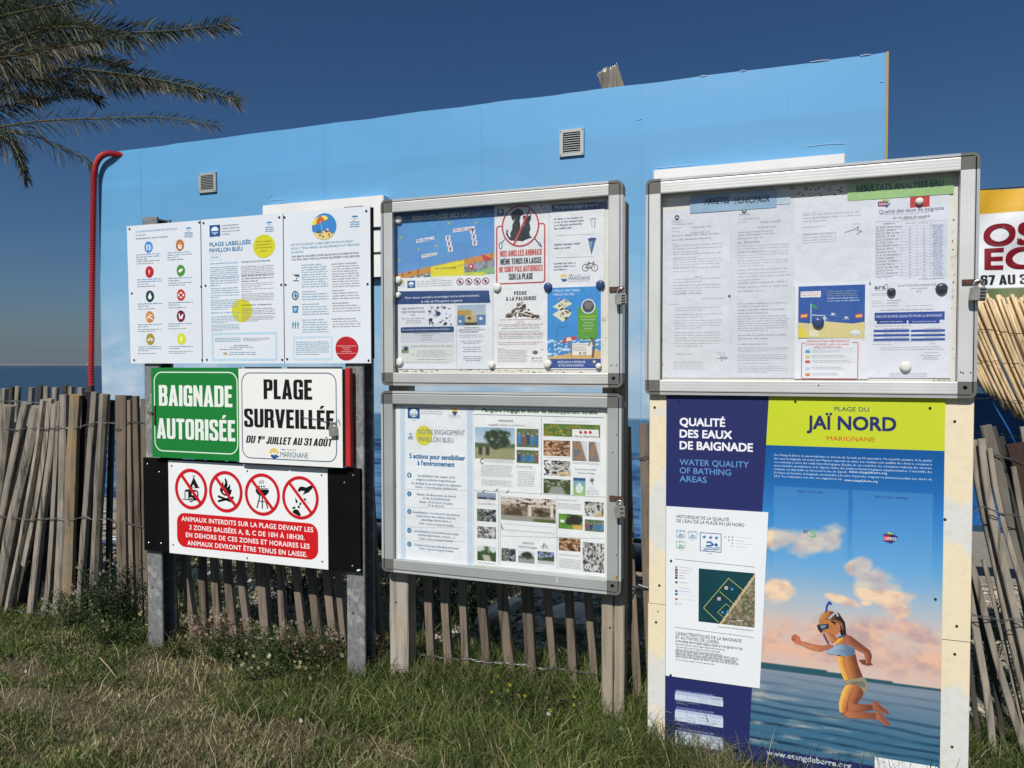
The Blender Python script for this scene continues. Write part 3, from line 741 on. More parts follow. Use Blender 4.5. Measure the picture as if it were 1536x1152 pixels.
# red corrugated hose over the corner
hp = [(184, 231), (172, 229), (160, 229.5), (150, 235), (144, 246), (141, 262), (139.5, 330), (138.5, 400), (137.5, 480), (136.5, 560), (139, 640), (140, 730), (136, 800)]
pts = [at(x, y, YW-.045) for x, y in hp]
pts[0].y += .10; pts[1].y += .05
dense = []
for i in range(len(pts)-1):
    k = max(2, int((pts[i+1]-pts[i]).length/.012))
    for j in range(k): dense.append(pts[i].lerp(pts[i+1], j/k))
for _ in range(6):
    dense = [dense[0]]+[(dense[i-1]+dense[i]*2+dense[i+1])/4 for i in range(1, len(dense)-1)]+[dense[-1]]
fine = []
for i in range(len(dense)-1):
    for j in range(2): fine.append(dense[i].lerp(dense[i+1], j/2))
mb = MB(); mb.tube(fine, [.0205+.0035*(1 if i % 2 else -1) for i in range(len(fine))], 10)
hz = mb.build('corrugated_hose', M['hose'], loc=(fine[-1].x, fine[-1].y, fine[-1].z), smooth=False)
tag(hz, 'red corrugated hose hooked over the left corner of the blue kiosk', 'hose')
# strap under the hose end, on the corner
# weathered post end above the facade
pA, pB = at(923, 140, YW+.3), at(912, 106, YW+.3)
ax = (pB-pA).normalized(); side = Vector((ax.z, 0, -ax.x)); w = .066
base = pA-ax*.25; L_ = (pB-base).length
root = empty('plank_end', base, 'weathered grey plank end with a ragged top sticking up behind the blue kiosk', 'plank')
mb = MB(); NU = 14; vs = []; rag = [r3.uniform(-.012, .012)+.006*math.sin(i*1.1) for i in range(NU+1)]
for dy in (-.024, .024):
    for i in range(NU+1): vs.append(base+ax*(L_+rag[i])+side*(w*(-1+2*i/NU))+Vector((0, dy+(.003 if i % 4 == 2 else 0), 0)))
    for i in range(NU+1): vs.append(base+side*(w*(-1+2*i/NU))+Vector((0, dy+(.003 if i % 4 == 2 else 0), 0)))
n1 = NU+1; fs = []
for i in range(NU):
    fs += [(n1+i, n1+i+1, i+1, i), (2*n1+i, 2*n1+i+1, 3*n1+i+1, 3*n1+i), (i, i+1, 2*n1+i+1, 2*n1+i)]
fs += [(n1, 0, 2*n1, 3*n1), (n1-1, 2*n1-1, 4*n1-1, 3*n1-1)]
mb.add(vs, fs); mb.build('plank', M['old_plank'], root)
mb = MB()
for i in range(10):
    q = base+ax*(L_+.002)+side*(w*(-.95+1.9*i/9)); s_ = .004+.006*r3.random()
    mb.tube([q-ax*.008, q+ax*.002, q+ax*(.012+.012*r3.random())], [s_*1.2, s_, s_*.3], 5)
tag(mb.build('splinter', mat_simple('bleached_wood', (.62, .58, .50), .8), root), kind='stuff')
# small dark hump on the roof
p = at(341, 214, YW+.5); mb = MB()
mb.tube([p+Vector((-.06, 0, 0)), p+Vector((-.04, 0, .022)), p+Vector((0, 0, .032)), p+Vector((.045, 0, .022)), p+Vector((.07, 0, 0))], [.008, .014, .018, .014, .006], 8)
mb.tube([p+Vector((0, 0, -.12)), p+Vector((0, 0, .02))], .02, 8)
tag(mb.build('roof_cowl', M['black_metal'], loc=p-Vector((0, 0, .12)), smooth=True), 'small dark cowl just showing above the kiosk roof near its left end', 'roof cowl')

# ================================================================== STONES, THINGS LYING BEHIND THE FENCE
def pebbles(n, x0, x1, y0, y1, s0, s1, seed):
    r = np.random.RandomState(seed); px = r.uniform(x0, x1, n); py = r.uniform(y0, y1, n); s = r.uniform(s0, s1, n)**1
    z = ground_z(px, py); ico = np.array([(0, 0, 1), (.9, 0, .3), (.28, .86, .3), (-.73, .53, .3), (-.73, -.53, .3), (.28, -.86, .3), (0, 0, -.5)])
    F = [(0, 1, 2), (0, 2, 3), (0, 3, 4), (0, 4, 5), (0, 5, 1), (6, 2, 1), (6, 3, 2), (6, 4, 3), (6, 5, 4), (6, 1, 5)]
    mb = MB(); a = r.uniform(0, 6.28, n); q = r.uniform(.6, 1.2, (n, 3)); q[:, 2] *= .65
    for i in range(n):
        v = ico*(r.uniform(.8, 1.2, (7, 1)))*q[i]*s[i]; ca, sa = math.cos(a[i]), math.sin(a[i])
        V = np.stack([v[:, 0]*ca-v[:, 1]*sa+px[i], v[:, 0]*sa+v[:, 1]*ca+py[i], v[:, 2]+z[i]+s[i]*.15], 1)
        g = r.uniform(.6, 1.25); mb.add(V.tolist(), F, (g, g*.97, g*.92))
    return mb
mm_, t_, b_ = newmat('pebble'); a_ = nd(t_, 'ShaderNodeAttribute', attribute_name='Col')
t_.links.new(mixc(t_, 1.0, a_.outputs['Color'], (.36, .325, .265), 'MULTIPLY'), b_.inputs['Base Color']); b_.inputs['Roughness'].default_value = .8; M['pebble'] = mm_
tag(pebbles(9000, -5.2, 1.6, 3.0, 4.9, .008, .03, 3).build('pebble_beach', M['pebble'], smooth=False), 'pale pebbles and gravel behind the slat fence', 'pebbles', kind='stuff')
def rock(px, py, Y, sx, sy, sz, label, rot=0, seed=0):
    c = at(px, py, Y); r = np.random.RandomState(seed); mb = MB(); nu, nv = 14, 8; vs = []
    for j in range(nv+1):
        for i in range(nu):
            a = 2*math.pi*i/nu; b = math.pi*j/nv-math.pi/2
            d = Vector((math.cos(a)*math.cos(b), math.sin(a)*math.cos(b), math.sin(b)))
            k = .75+.5*float(fbm(d.x*1.7+seed+5, d.z*1.7+d.y*1.3+9, 3, seed))
            p = Vector((d.x*sx, d.y*sy, d.z*sz))*k
            p = Vector((p.x*math.cos(rot)-p.z*math.sin(rot), p.y, p.x*math.sin(rot)+p.z*math.cos(rot)))
            vs.append(c+p)
    mb.add(vs, [(j*nu+i, j*nu+(i+1) % nu, (j+1)*nu+(i+1) % nu, (j+1)*nu+i) for j in range(nv) for i in range(nu)])
    tag(mb.build('rock', M['stone'], loc=(c.x, c.y, c.z-sz), smooth=False), label, 'rock')
rock(752, 916, 3.05, .14, .08, .035, 'pale pinkish rock lying behind the slats under the lower middle case', R_(28), 2)
rock(300, 870, 3.5, .22, .14, .06, 'grey rock behind the slats left of centre under the red prohibition sign', R_(5), 5)
rock(430, 905, 3.4, .12, .1, .04, 'small rock in the weeds behind the slats under the prohibition sign', R_(-8), 8)
rock(855, 925, 3.3, .13, .1, .06, 'dark shaded rock behind the slats near the right wooden post', R_(4), 12)

# pale rail, navy cover and white post behind the fence
p0 = at(905, 818, 3.9); p1 = at(1010, 822, 3.9)
mb = MB(); zr = p0.z
mb.tube([(p0.x-3.4, 3.9, zr), (p1.x+.2, 3.9, zr)], .026, 10)
tag(mb.build('pale_rail', M['cream_paint'], loc=(p0.x-3.4, 3.9, zr), smooth=True), 'cream tube rail running along the foot of the blue kiosk', 'rail')
q = at(960, 842, 3.75); mb = MB()
mb.tube([(q.x-1.9, 3.75, q.z), (q.x-.5, 3.75, q.z+.01), (q.x+.3, 3.75, q.z)], .055, 12)
tag(mb.build('rolled_cover', M['navy'], loc=(q.x-1.9, 3.75, q.z-.055), smooth=True), 'rolled navy cover lying below the cream rail behind the fence', 'rolled cover')
def chair(px, py, Y):
    c = at(px, py, Y); g = empty('garden_chair', (c.x, Y, 0), 'white plastic garden chair glimpsed through the slats left of the green sign', 'chair')
    x, w = c.x, .25; sz = c.z-.40
    mb = MB(); P = []
    for i in range(13):
        a = math.pi*i/12; P.append((x-w*math.cos(a), Y+.42, sz+.28+.10*math.sin(a)))
    mb.tube([(x-w, Y+.38, sz)]+P+[(x+w, Y+.38, sz)], .018, 8); mb.build('back_frame', M['white_metal'], g, smooth=True)
    for i in range(5):
        xx = x-w+.05+i*(2*w-.1)/4; mb = MB(); mb.box(xx-.018, xx+.018, Y+.40, Y+.41, sz, sz+.31); mb.build('back_slat', M['white_metal'], g)
    mb = MB(); mb.bbox(x-w, x+w, Y, Y+.42, sz-.02, sz, .01); mb.build('seat', M['white_metal'], g)
    for sx_ in (-1, 1):
        for yy in (Y+.02, Y+.38):
            mb = MB(); mb.box(x+sx_*w-.02, x+sx_*w+.02, yy, yy+.03, 0, sz-.02); mb.build('leg', M['white_metal'], g)
        mb = MB(); mb.box(x+sx_*w-.02, x+sx_*w+.02, Y+.02, Y+.40, sz+.16, sz+.18); mb.build('armrest', M['white_metal'], g)
chair(184, 722, 3.45)

# ================================================================== POSTS
D = 2.5
def steel_post(pxl, pxr, pysh, ptop, label):
    Yf = D+.012
    x0 = at(pxl, pysh, Yf).x; x1 = at(pxr, pysh, Yf).x; zt = at((pxl+pxr)/2, ptop, Yf).z; dp = .085
    g = empty('steel_post', ((x0+x1)/2, Yf+dp/2, 0), label, 'steel post', 'galvanised posts of the left notice boards')
    t_ = .006; b_ = .004
    mb = MB()   # channel section, open to the right
    mb.prism([(x0+b_, Yf), (x1-b_, Yf), (x1, Yf+b_), (x1, Yf+t_*2), (x0+t_, Yf+t_*2), (x0+t_, Yf+dp-t_*2), (x1, Yf+dp-t_*2), (x1, Yf+dp), (x0, Yf+dp), (x0, Yf+b_)][::-1], -.3, zt)
    mb.build('channel', M['galv'], g)
    mb = MB(); mb.box(x0+t_+.001, x1-.012, Yf+t_*2+.001, Yf+dp-t_*2-.001, zt-.012, zt-.004); mb.build('cap', M['galv'], g)
    for zz_ in (.30, .62):
        mb = MB(); mb.tube([(x0+.03, Yf-.0008, zz_), (x0+.03, Yf+.001, zz_)], .004, 8); mb.build('bolt_hole', M['screw'], g)
    return g, x0, x1, zt
steel_post(221, 243, 900, 325, 'left galvanised steel post with spangled front, standing beside the green sign')
_, bx0, bx1, bzt = steel_post(520, 547, 930, 309, 'right galvanised steel post between the red sign and the display cases')
# scratched initials on the second post
mb = MB(); pr = Print(D+.011)
for P in ([(531, 604), (536, 600), (541, 604), (537, 609), (542, 613)], [(530, 628), (536, 622), (541, 628), (539, 634), (532, 632)], [(533, 606), (529, 609)]):
    pr.line(P, 1.6, (150, 150, 140), 1)
pr.done('scratch', [o for o in bpy.data.objects if o.name.startswith('steel_post')][-1])

def wood_post(pxl, pxr, pysh, label, mat, ztop, split=False):
    Yf = D+.052; dp = .07
    x0 = at(pxl, pysh, Yf).x; x1 = at(pxr, pysh, Yf).x
    g = empty('wooden_post', ((x0+x1)/2, Yf+dp/2, 0), label, 'wooden post', 'wooden posts under the middle display cases')
    xm = x0+(x1-x0)*.54
    for a, b_ in (((x0, xm-.001), (xm+.001, x1)) if split else ((x0, x1),)):
        mb = MB(); c = .005; N = 26; rr_ = random.Random(int(a*1000)); pf = [(a+c, Yf), (b_-c, Yf), (b_, Yf+c), (b_, Yf+dp), (a, Yf+dp), (a, Yf+c)]
        vs = []
        for j in range(N+1):
            z = -.3+(ztop+.3)*j/N
            for k, (px, py) in enumerate(pf):
                w_ = .0016*(rr_.random()-.5); vs.append((px+w_*(1 if k in (1, 2, 5, 0) else 0)*1.5, py+w_, z))
        n = 6
        mb.add(vs, [tuple(range(n)), tuple(range(N*n+n-1, N*n-1, -1))]+[(j*n+i, (j+1)*n+i, (j+1)*n+(i+1) % n, j*n+(i+1) % n) for j in range(N) for i in range(n)])
        mb.build('timber', M[mat], g)
    mb = MB()
    for z in (.35, .62): mb.tube([((x0+x1)/2-.01, Yf-.0006, z), ((x0+x1)/2-.01, Yf+.001, z)], .004, 8)
    mb.build('nail', M['screw'], g)
wood_post(584, 612, 930, 'pale square wooden post under the left end of the middle cases', 'post_wood', 1.85)
wood_post(902, 936, 1000, 'tan double wooden post under the right end of the middle cases', 'post_wood2', 1.88, True)

# ================================================================== LEFT BOARDS
def screw(parent, px, py, Y, r=.0045, mat='screw', proud=.004):
    p = at(px, py, Y); mb = MB(); mb.tube([p, p+Vector((0, -proud*.6, 0)), p+Vector((0, -proud, 0))], [r, r, r*.6], 10)
    return mb.build('screw', M[mat], parent)

def sheet(name, parent, Y, TL, BR, col, mat='print', th=.003, loc=None, bow=0):
    a = at(*TL, Y); b = at(*BR, Y); x0, x1, z0, z1 = a.x, b.x, b.z, a.z
    mb = MB(); mb.box(x0, x1, Y, Y+th, z0, z1, lin(col))
    return mb.build(name, M[mat], parent), (x0, x1, z0, z1)

WHITE = (229, 233, 234); NAVY = (38, 50, 82); LB = (95, 165, 205); BLK = (35, 38, 48); DG = (92, 98, 108)
p = at(370, 545, D)
board = empty('information_board', (p.x, D, p.z), 'white three-panel information board with coloured round icons, topmost on the two steel posts', 'information board')
zT_ = (at(191, 338, D).z+at(554.5, 310.7, D).z)/2
mb = MB(); a = at(196, 345, D+.004); b = at(560.5, 538, D+.004); mb.box(a.x+.03, b.x, D+.0042, D+.011, b.z, zT_-.004); mb.build('backing_plate', M['black'], board)
PANX = [(194.5, 301.8), (303.0, 425.2), (426.4, 556)]
panels = []
zT = (at(191, 338, D).z+at(554.5, 310.7, D).z)/2; zB = (at(197, 545, D).z+at(557, 545.4, D).z)/2
for i, (xa, xb) in enumerate(PANX):
    x0, x1 = at(xa, 440, D).x, at(xb, 440, D).x; tilt = (-.006, .002, .0)[i]
    mb = MB(); zt, zb = zT+(.0, .001, .001)[i], zB+(.001, 0, 0)[i]
    fs = lambda u, v, x0=x0, x1=x1, zt=zt, zb=zb, i=i: (x0+(x1-x0)*u+(-.011*v if i == 0 else 0)*(1-u)+(.0), D-.0*math.sin(math.pi*u), zb+(zt-zb)*v)
    mb.grid(fs, 6, 8, col=lin((216, 222, 228)))
    mb.grid(lambda u, v: tuple(np.array(fs(1-u, v))+np.array((0, .003, 0))), 6, 8, col=lin((216, 222, 228)))
    for u in (0, 1):
        for k in range(8):
            q = [fs(u, k/8), fs(u, (k+1)/8)]; mb.add([q[0], q[1], (q[1][0], D+.003, q[1][2]), (q[0][0], D+.003, q[0][2])], [(0, 1, 2, 3)], lin((216, 222, 228)))
    for v in (0, 1): q = [fs(0, v), fs(1, v)]; mb.add([q[0], q[1], (q[1][0], D+.003, q[1][2]), (q[0][0], D+.003, q[0][2])], [(0, 1, 2, 3)], lin((216, 222, 228)))
    P = mb.build('panel', M['print'], board)
    P['label'] = ['left panel with ten round coloured pictograms', 'middle panel headed PLAGE LABELLISEE PAVILLON BLEU with two yellow discs', 'right panel with round beach picture and red disc'][i]
    panels.append(P)
for i, L_ in enumerate([[(194.5, 343.5), (299, 333.5), (198, 440), (302, 430), (201.5, 540), (303.5, 540)], [(305.5, 334.5), (419, 326), (308.5, 428.5), (422, 427), (310.5, 539.5), (423.5, 539.5)], [(427, 326), (549.5, 316.5), (428.5, 427), (551.5, 426), (431, 538.5), (553, 540.5)]]):
    for (x, y) in L_: screw(panels[i], x, y, D)

A2 = (190, 310, 4.8)
pr = Print(D, A2)
def umb(pr, x, y, s=1.0):
    pr.disc(x-20*s, y-12*s, x+20*s, y+8*s, (38, 120, 172), 2); pr.rect(x-20*s, y+1*s, x+20*s, y+9*s, (216, 222, 228), 3)
    pr.line([(x, y), (x, y+24*s)], 2, (120, 160, 190), 3)
    for k in range(3):
        pr.line([(x-30*s+j*7.5*s, y+(28+14*k)*s+4*s*math.sin(j*1.6)) for j in range(9)], 3.2*s, (70, 140, 178), 3)
umb(pr, 446, 160)
ic = [(158, 291, (72, 138, 205)), (384, 277, (185, 115, 62)), (165, 470, (178, 35, 42)), (390, 460, (72, 140, 45)), (168, 645, (14, 62, 68)), (392, 636, (190, 58, 50)), (168, 794, (200, 128, 62)), (391, 788, (112, 18, 48)), (171, 954, (158, 145, 44)), (395, 952, (212, 212, 50))]
pr.done('pictogram', panels[0])
w_ = (238, 238, 238)
def icon(k):
    x, y, c = ic[k]; pr.disc(x-30, y-42, x+30, y+42, c, 2, wob=.02)
icon(0)
pr.disc(142, 272, 152, 284, w_, 3); pr.line([(147, 284), (147, 312)], 8, w_, 3); pr.disc(160, 272, 170, 284, w_, 3); pr.line([(165, 284), (165, 312)], 8, w_, 3); pr.line([(178, 285), (176, 308)], 7, (150, 195, 235), 3)
pr.done('pictogram', panels[0])
icon(1)
pr.pts([(370, 275), (399, 275), (394, 302), (375, 302)], w_, 3); pr.line([(372, 268), (396, 260)], 5, (225, 160, 110), 3); pr.disc(381, 281, 390, 292, (185, 115, 62), 4)
pr.done('pictogram', panels[0])
icon(2)
pr.pts([(161, 448), (170, 462), (164, 492), (158, 470)], (235, 190, 190), 3)
pr.done('pictogram', panels[0])
icon(3)
pr.pts([(372, 470), (380, 452), (404, 444), (402, 462), (385, 474)], w_, 3)
pr.done('pictogram', panels[0])
icon(4)
pr.pts([(168, 616), (182, 650), (176, 666), (160, 666), (155, 650)], w_, 3)
pr.done('pictogram', panels[0])
icon(5)
pr.disc(370, 616, 414, 658, w_, 3); pr.line([(374, 620), (410, 654)], 9, (190, 58, 50), 4); pr.line([(374, 654), (410, 620)], 9, (190, 58, 50), 4)
pr.done('pictogram', panels[0])
icon(6)
pr.line([(150, 810), (156, 790), (172, 800), (188, 812)], 6, w_, 3); pr.line([(160, 772), (172, 786), (186, 780)], 5, w_, 3)
pr.done('pictogram', panels[0])
icon(7)
pr.line([(378, 770), (384, 808)], 7, w_, 3); pr.pts([(384, 800), (396, 780), (410, 770), (404, 800), (398, 812)], w_, 3)
pr.done('pictogram', panels[0])
icon(8)
pr.disc(152, 950, 168, 968, w_, 3, ring=4); pr.disc(174, 950, 190, 968, w_, 3, ring=4); pr.line([(160, 958), (170, 942), (182, 958)], 3.5, w_, 3)
pr.done('pictogram', panels[0])
icon(9)
pr.pts([(395, 926), (404, 950), (398, 972), (388, 972), (384, 950)], (238, 238, 150), 3)
pr.done('pictogram', panels[0])
pr = Print(D, A2)
for k, (x, y, c) in enumerate(ic):
    L0 = x-88 if x < 300 else x-90; w = 180
    n = 3 if k in (0, 1, 2, 8) else 2
    pr.small(L0, y+52, L0+w, y+52+13*n, n, (95, 150, 185), 2, .6, seed=k, last=.45); pr.small(L0, y+52+13*n+10, L0+w, y+52+13*n+10+(22 if k % 3 == 0 else 11), 2 if k % 3 == 0 else 1, (70, 74, 82), 2, .55, seed=k+20, last=.7)
pr.text('LE CODE ENVIRONNEMENTAL DE BONNE', 66, 187, 362, 12, LB, .012)
pr.text('CONDUITE', 66, 213, 138, 11, LB, .012)
pr.text('ENVIRONMENTAL CODE OF CONDUCT', 68, 237, 300, 9, BLK, .02)
pr.done('lettering', panels[0])
# middle panel
pr = Print(D, A2)
def flag(pr, x0, y0, x1, y1, l=2):
    pr.rect(x0, y0, x1, y1, (32, 78, 140), l); w, h = x1-x0, y1-y0
    pr.disc(x0+.16*w, y0+.13*h, x1-.16*w, y1-.13*h, (222, 232, 240), l+1); pr.rect(x0+.16*w, y0+.55*h, x1-.16*w, y0+.62*h, (32, 78, 140), l+2)
    pr.line([(x0+.2*w+j*.075*w, y0+(.74+.03*math.sin(j*1.7))*h) for j in range(9)], .06*w, (60, 110, 165), l+2)
flag(pr, 597, 135, 674, 210); pr.small(597, 213, 676, 222, 1, (110, 140, 175), 2)
pr.done('emblem', panels[1]); umb(pr, 1027, 120); pr.done('pictogram', panels[1])
pr.disc(911, 200, 1068, 369, (206, 203, 42), 2, wob=.012)
pr.done('disc', panels[1]); pr.disc(756, 664, 905, 832, (206, 203, 42), 1, wob=.012)
pr.done('disc', panels[1]); pr.rrect(612, 910, 1085, 1108, 4, (178, 208, 224), 1, ring=12)
pr.done('text_frame', panels[1]); pr.disc(694, 1046, 726, 1068, (190, 185, 160), 3); pr.small(700, 1054, 721, 1062, 1, (70, 70, 60), 4)
pr.done('emblem', panels[1]); pr.rrect(600, 345, 678, 384, 3, (170, 205, 222), 1, ring=3)
pr.done('text_frame', panels[1])
pr = Print(D, A2)
for k, s_ in enumerate(['UN LABEL ENVIRONNEMENTAL', 'À DIMENSION INTERNATIONALE', 'POUR LES PORTS ET LES PLAGES', 'DE FRANCE']):
    pr.text(s_, 684, 142+k*21-0, 684+(120, 128, 132, 58)[k], 9, DG, .0, l=2)
pr.text('PLAGE LABELLISÉE', 598, 288, 894, 29, (48, 122, 172), .02)
pr.text('PAVILLON BLEU', 598, 330, 834, 29, (48, 122, 172), .02)
for k, s_ in enumerate(['Thème de sensibilisation', 'Responsable face au', 'environnement', 'littoral']): pr.mid(s_, 988, 258+22*k, (112, 108, 120, 48)[k], 10, (95, 95, 45), .005, l=3)
pr.small(612, 358, 664, 372, 1, (130, 180, 205), 2, .9)
pr.text('LE PROGRAMME PAVILLON BLEU', 600, 417, 800, 10, LB, .008); pr.text('THE BLUE FLAG PROGRAMME', 825, 405, 1034, 11, (60, 62, 66), .01)
lb2 = (110, 160, 190); gr = (105, 108, 112)
pr.small(600, 436, 812, 508, 6, lb2, 2, .62, 1); pr.small(600, 514, 812, 572, 4, (70, 140, 180), 2, .7, 2, last=.35); pr.small(605, 586, 815, 626, 3, lb2, 2, .6, 3); pr.small(605, 638, 815, 658, 2, lb2, 2, .6, 4, last=.3)
pr.small(607, 672, 818, 742, 6, lb2, 2, .6, 5, last=.6); pr.text('RÉFÉRENTIEL INTERNATIONAL', 608, 770, 818, 9, LB, .008); pr.small(608, 788, 818, 840, 5, lb2, 2, .6, 6, last=.55); pr.small(610, 850, 822, 898, 5, lb2, 2, .6, 7, last=.4)
pr.small(825, 430, 1068, 488, 6, gr, 2, .62, 8); pr.small(827, 494, 1070, 540, 3, (60, 62, 66), 2, .7, 9, last=.5); pr.small(827, 552, 1070, 580, 3, gr, 2, .5, 10, last=.6); pr.small(828, 592, 1070, 614, 2, gr, 2, .5, 11, last=.3)
pr.small(828, 626, 1070, 686, 6, gr, 2, .6, 12, last=.2); pr.text('INTERNATIONAL COORDINATION', 830, 714, 1044, 9, (60, 62, 66), .01, l=3); pr.small(830, 732, 1072, 776, 4, gr, 3, .6, 13); pr.small(830, 788, 1072, 826, 4, gr, 3, .6, 14, last=.5)
pr.small(636, 944, 826, 975, 3, lb2, 3, .6, 15); pr.small(838, 944, 1040, 970, 3, gr, 3, .6, 16, last=.6); pr.small(740, 996, 914, 1020, 2, (60, 62, 66), 3, .55, 17, align='C'); pr.small(670, 1024, 830, 1036, 1, gr, 3, .55, 18); pr.small(735, 1046, 940, 1072, 2, lb2, 3, .55, 19, align='C')
pr.done('lettering', panels[1])
# right panel
A = (180, 300, 3.938)
pr = Print(D, A); umb(pr, 1387, 103, .95); pr.done('pictogram', panels[2])
pr.disc(1134, 78, 1279, 236, (60, 130, 195), 2)
pr.pts([(1139, 190), (1165, 196), (1205, 182), (1235, 188), (1266, 196), (1255, 214), (1235, 229), (1206, 236), (1175, 230), (1155, 216)], (222, 200, 130), 3)
pr.pts([(1134, 152), (1142, 122), (1160, 106), (1178, 98), (1170, 120), (1160, 145)], (228, 212, 70), 4); pr.pts([(1178, 98), (1196, 100), (1212, 122), (1160, 145), (1166, 118)], (212, 98, 48), 4); pr.pts([(1196, 100), (1185, 93), (1215, 93), (1232, 108), (1212, 122)], (232, 220, 80), 4)
pr.line([(1186, 125), (1196, 195)], 3, (150, 190, 220), 4)
for (x, y, s_, c_) in ((1220, 185, 8, (150, 60, 50)), (1235, 200, 6, (190, 120, 90)), (1238, 212, 5, (120, 70, 50)), (1252, 195, 5, (110, 80, 60)), (1182, 208, 7, (150, 130, 70)), (1200, 216, 6, (110, 100, 80)), (1226, 176, 7, (235, 215, 200))): pr.disc(x-s_, y-s_, x+s_, y+s_, c_, 5, n=10)
for a_ in (1164, 1176, 1188): pr.pts([(a_, 196), (a_+5, 168), (a_+12, 198)], (80, 90, 70), 4)
pr.done('beach_picture', panels[2])
pr.disc(1015, 537, 1056, 591, (40, 80, 95), 2, ring=6); pr.pts([(1037, 545), (1048, 566), (1037, 580), (1026, 566)], (60, 135, 180), 3)
pr.done('pictogram', panels[2])
pr.pts([(1017, 625), (1055, 625), (1050, 667), (1022, 667)], (55, 135, 180), 2); pr.line([(1028, 640), (1044, 640), (1036, 656), (1028, 640)], 3, (220, 230, 235), 3)
pr.done('pictogram', panels[2])
pr.pts([(1030, 440), (1058, 440), (1060, 458), (1046, 448), (1034, 452)], (24, 66, 92), 2); pr.line([(1046, 448), (1040, 476)], 3, (60, 90, 110), 2); pr.line([(1022, 477), (1056, 477)], 4, (24, 66, 92), 2); pr.disc(1015, 432, 1030, 446, (200, 200, 190), 2)
pr.done('pictogram', panels[2])
for x in (1022, 1037, 1052): pr.pts([(x-6, 738), (x, 712), (x+6, 738)], (50, 150, 175), 2); pr.line([(x, 738), (x, 758)], 5, (50, 110, 160), 2)
pr.done('pictogram', panels[2])
pr.disc(1272, 806, 1408, 948, (176, 30, 36), 2, wob=.015)
pr.done('disc', panels[2])
pr.rrect(1022, 806, 1256, 946, 4, (188, 212, 224), 1, ring=10)
pr.done('text_frame', panels[2])
pr = Print(D, A)
pr.text('CETTE PLAGE EST LABELLISÉE PAVILLON BLEU', 1008, 272, 1376, 12, (75, 150, 185), .012)
pr.text('VOUS Y TROUVEREZ LES ÉQUIPEMENTS ET SERVICES', 1009, 294, 1414, 12, (75, 150, 185), .012)
pr.text('SUIVANTS', 1010, 316, 1084, 12, (75, 150, 185), .012)
pr.text('THIS BEACH HAS BEEN GIVEN BLUE FLAG ACCREDITATION.', 1012, 341, 1414, 11, BLK, .02)
pr.text('YOU WILL FIND THE FOLLOWING EQUIPMENT AND SERVICES.', 1012, 359, 1418, 11, BLK, .02)
for (x, y, s_, w, n) in ((1072, 384, 'ENVIRONNEMENT GÉNÉRAL', 120, 9), (1075, 541, 'QUALITÉ DES EAUX', 80, 3), (1076, 616, 'GESTION DES DÉCHETS', 100, 4), (1076, 708, 'ÉDUCATION À L\'ENVIRONNEMENT', 130, 5)):
    pr.text(s_, x, y+5, x+w, 7, (80, 140, 175), .01); pr.small(x+2, y+12, x+160, y+12+13.5*n, n, (110, 155, 182), 2, .6, n)
for (x, y, s_, w, n) in ((1250, 378, 'ENVIRONMENTAL MANAGEMENT', 152, 9), (1251, 535, 'WATER QUALITY', 76, 3), (1252, 609, 'WASTE MANAGEMENT', 100, 3), (1252, 702, 'ENVIRONMENTAL EDUCATION', 140, 3)):
    pr.text(s_, x, y+5, x+w, 7, (70, 74, 80), .01); pr.small(x+4, y+12, x+170, y+12+14*n, n, (100, 104, 110), 2, .6, n+30)
pr.small(1040, 836, 1240, 905, 6, (110, 160, 190), 3, .6, 5); pr.small(1040, 908, 1185, 918, 1, (90, 95, 100), 3, .6, 6)
pr.mid('NUMÉROS D\'URGENCE', 1340, 866, 112, 6, (235, 200, 200), .01, l=3)
for k in range(4): w_k = (48, 34, 64, 116)[k]; pr.small(1340-w_k/2, 870+11*k, 1340+w_k/2, 879+11*k, 1, (225, 180, 180), 3, .7, k)
pr.done('lettering', panels[2])

# black backing board
p = at(213.6, 826, D-.001); Yb = D-.004
bb = empty('backing_board', (at(380, 850, Yb).x, Yb, at(380, 850, Yb).z), 'black rectangular board behind the red and white prohibition sign, bolted to both steel posts', 'board')
a = at(214.5, 687, Yb); b = at(542, 702.6, Yb); c = at(541, 859, Yb); d = at(216, 825.5, Yb)
z1b = (a.z+b.z)/2; z0b = (c.z+d.z)/2
mb = MB(); mb.box(a.x, c.x, Yb, Yb+.014, z0b, z1b); mb.build('plate', M['black'], bb)
for (x, y) in ((221.5, 696), (239, 708), (223.5, 814), (242, 815), (530, 713), (517, 724), (529, 849)): screw(bb, x, y, Yb, .0042, 'steel_bright')
for (x, y) in ((539, 856),):
    q = at(x, y, Yb); mb = MB(); mb.tube([q+Vector((-.008, -.002, 0)), q+Vector((.006, -.002, .004))], .004, 6); mb.build('tear', M['white_metal'], bb)

# prohibition sign
Yr = D-.008; B = (190, 530, 3.39)
p = at(373, 842, Yr)
ps = empty('prohibition_sign', (p.x, Yr, p.z), 'white sign with four red crossed-out pictograms above a red text box', 'sign')
x0 = at(253.3, 760, Yr).x; x1 = at(491.8, 780, Yr).x; z1 = (at(251.4, 689.3, Yr).z+at(491, 704, Yr).z)/2; z0 = (at(255.5, 829.4, Yr).z+at(492.4, 854.5, Yr).z)/2
mb = MB(); mb.box(x0, x1, Yr, Yr+.0035, z0, z1, lin((230, 233, 232))); mb.build('plate', M['print'], ps)
for (x, y) in ((257.5, 698.5), (371, 706.5), (482.5, 712.5), (260, 817), (371, 837), (483.5, 842)): screw(ps, x, y, Yr, .0032)
RED = (196, 22, 34)
A3 = (255, 695, 12.8); A4 = (365, 700, 12.8)
pr = Print(Yr, A3); K = (14, 15, 17)
rings = [(A3, 100, 100, 716, 885), (A3, 753, 145, 1395, 942), (A4, 32, 128, 704, 940), (A4, 748, 180, 1448, 1012)]
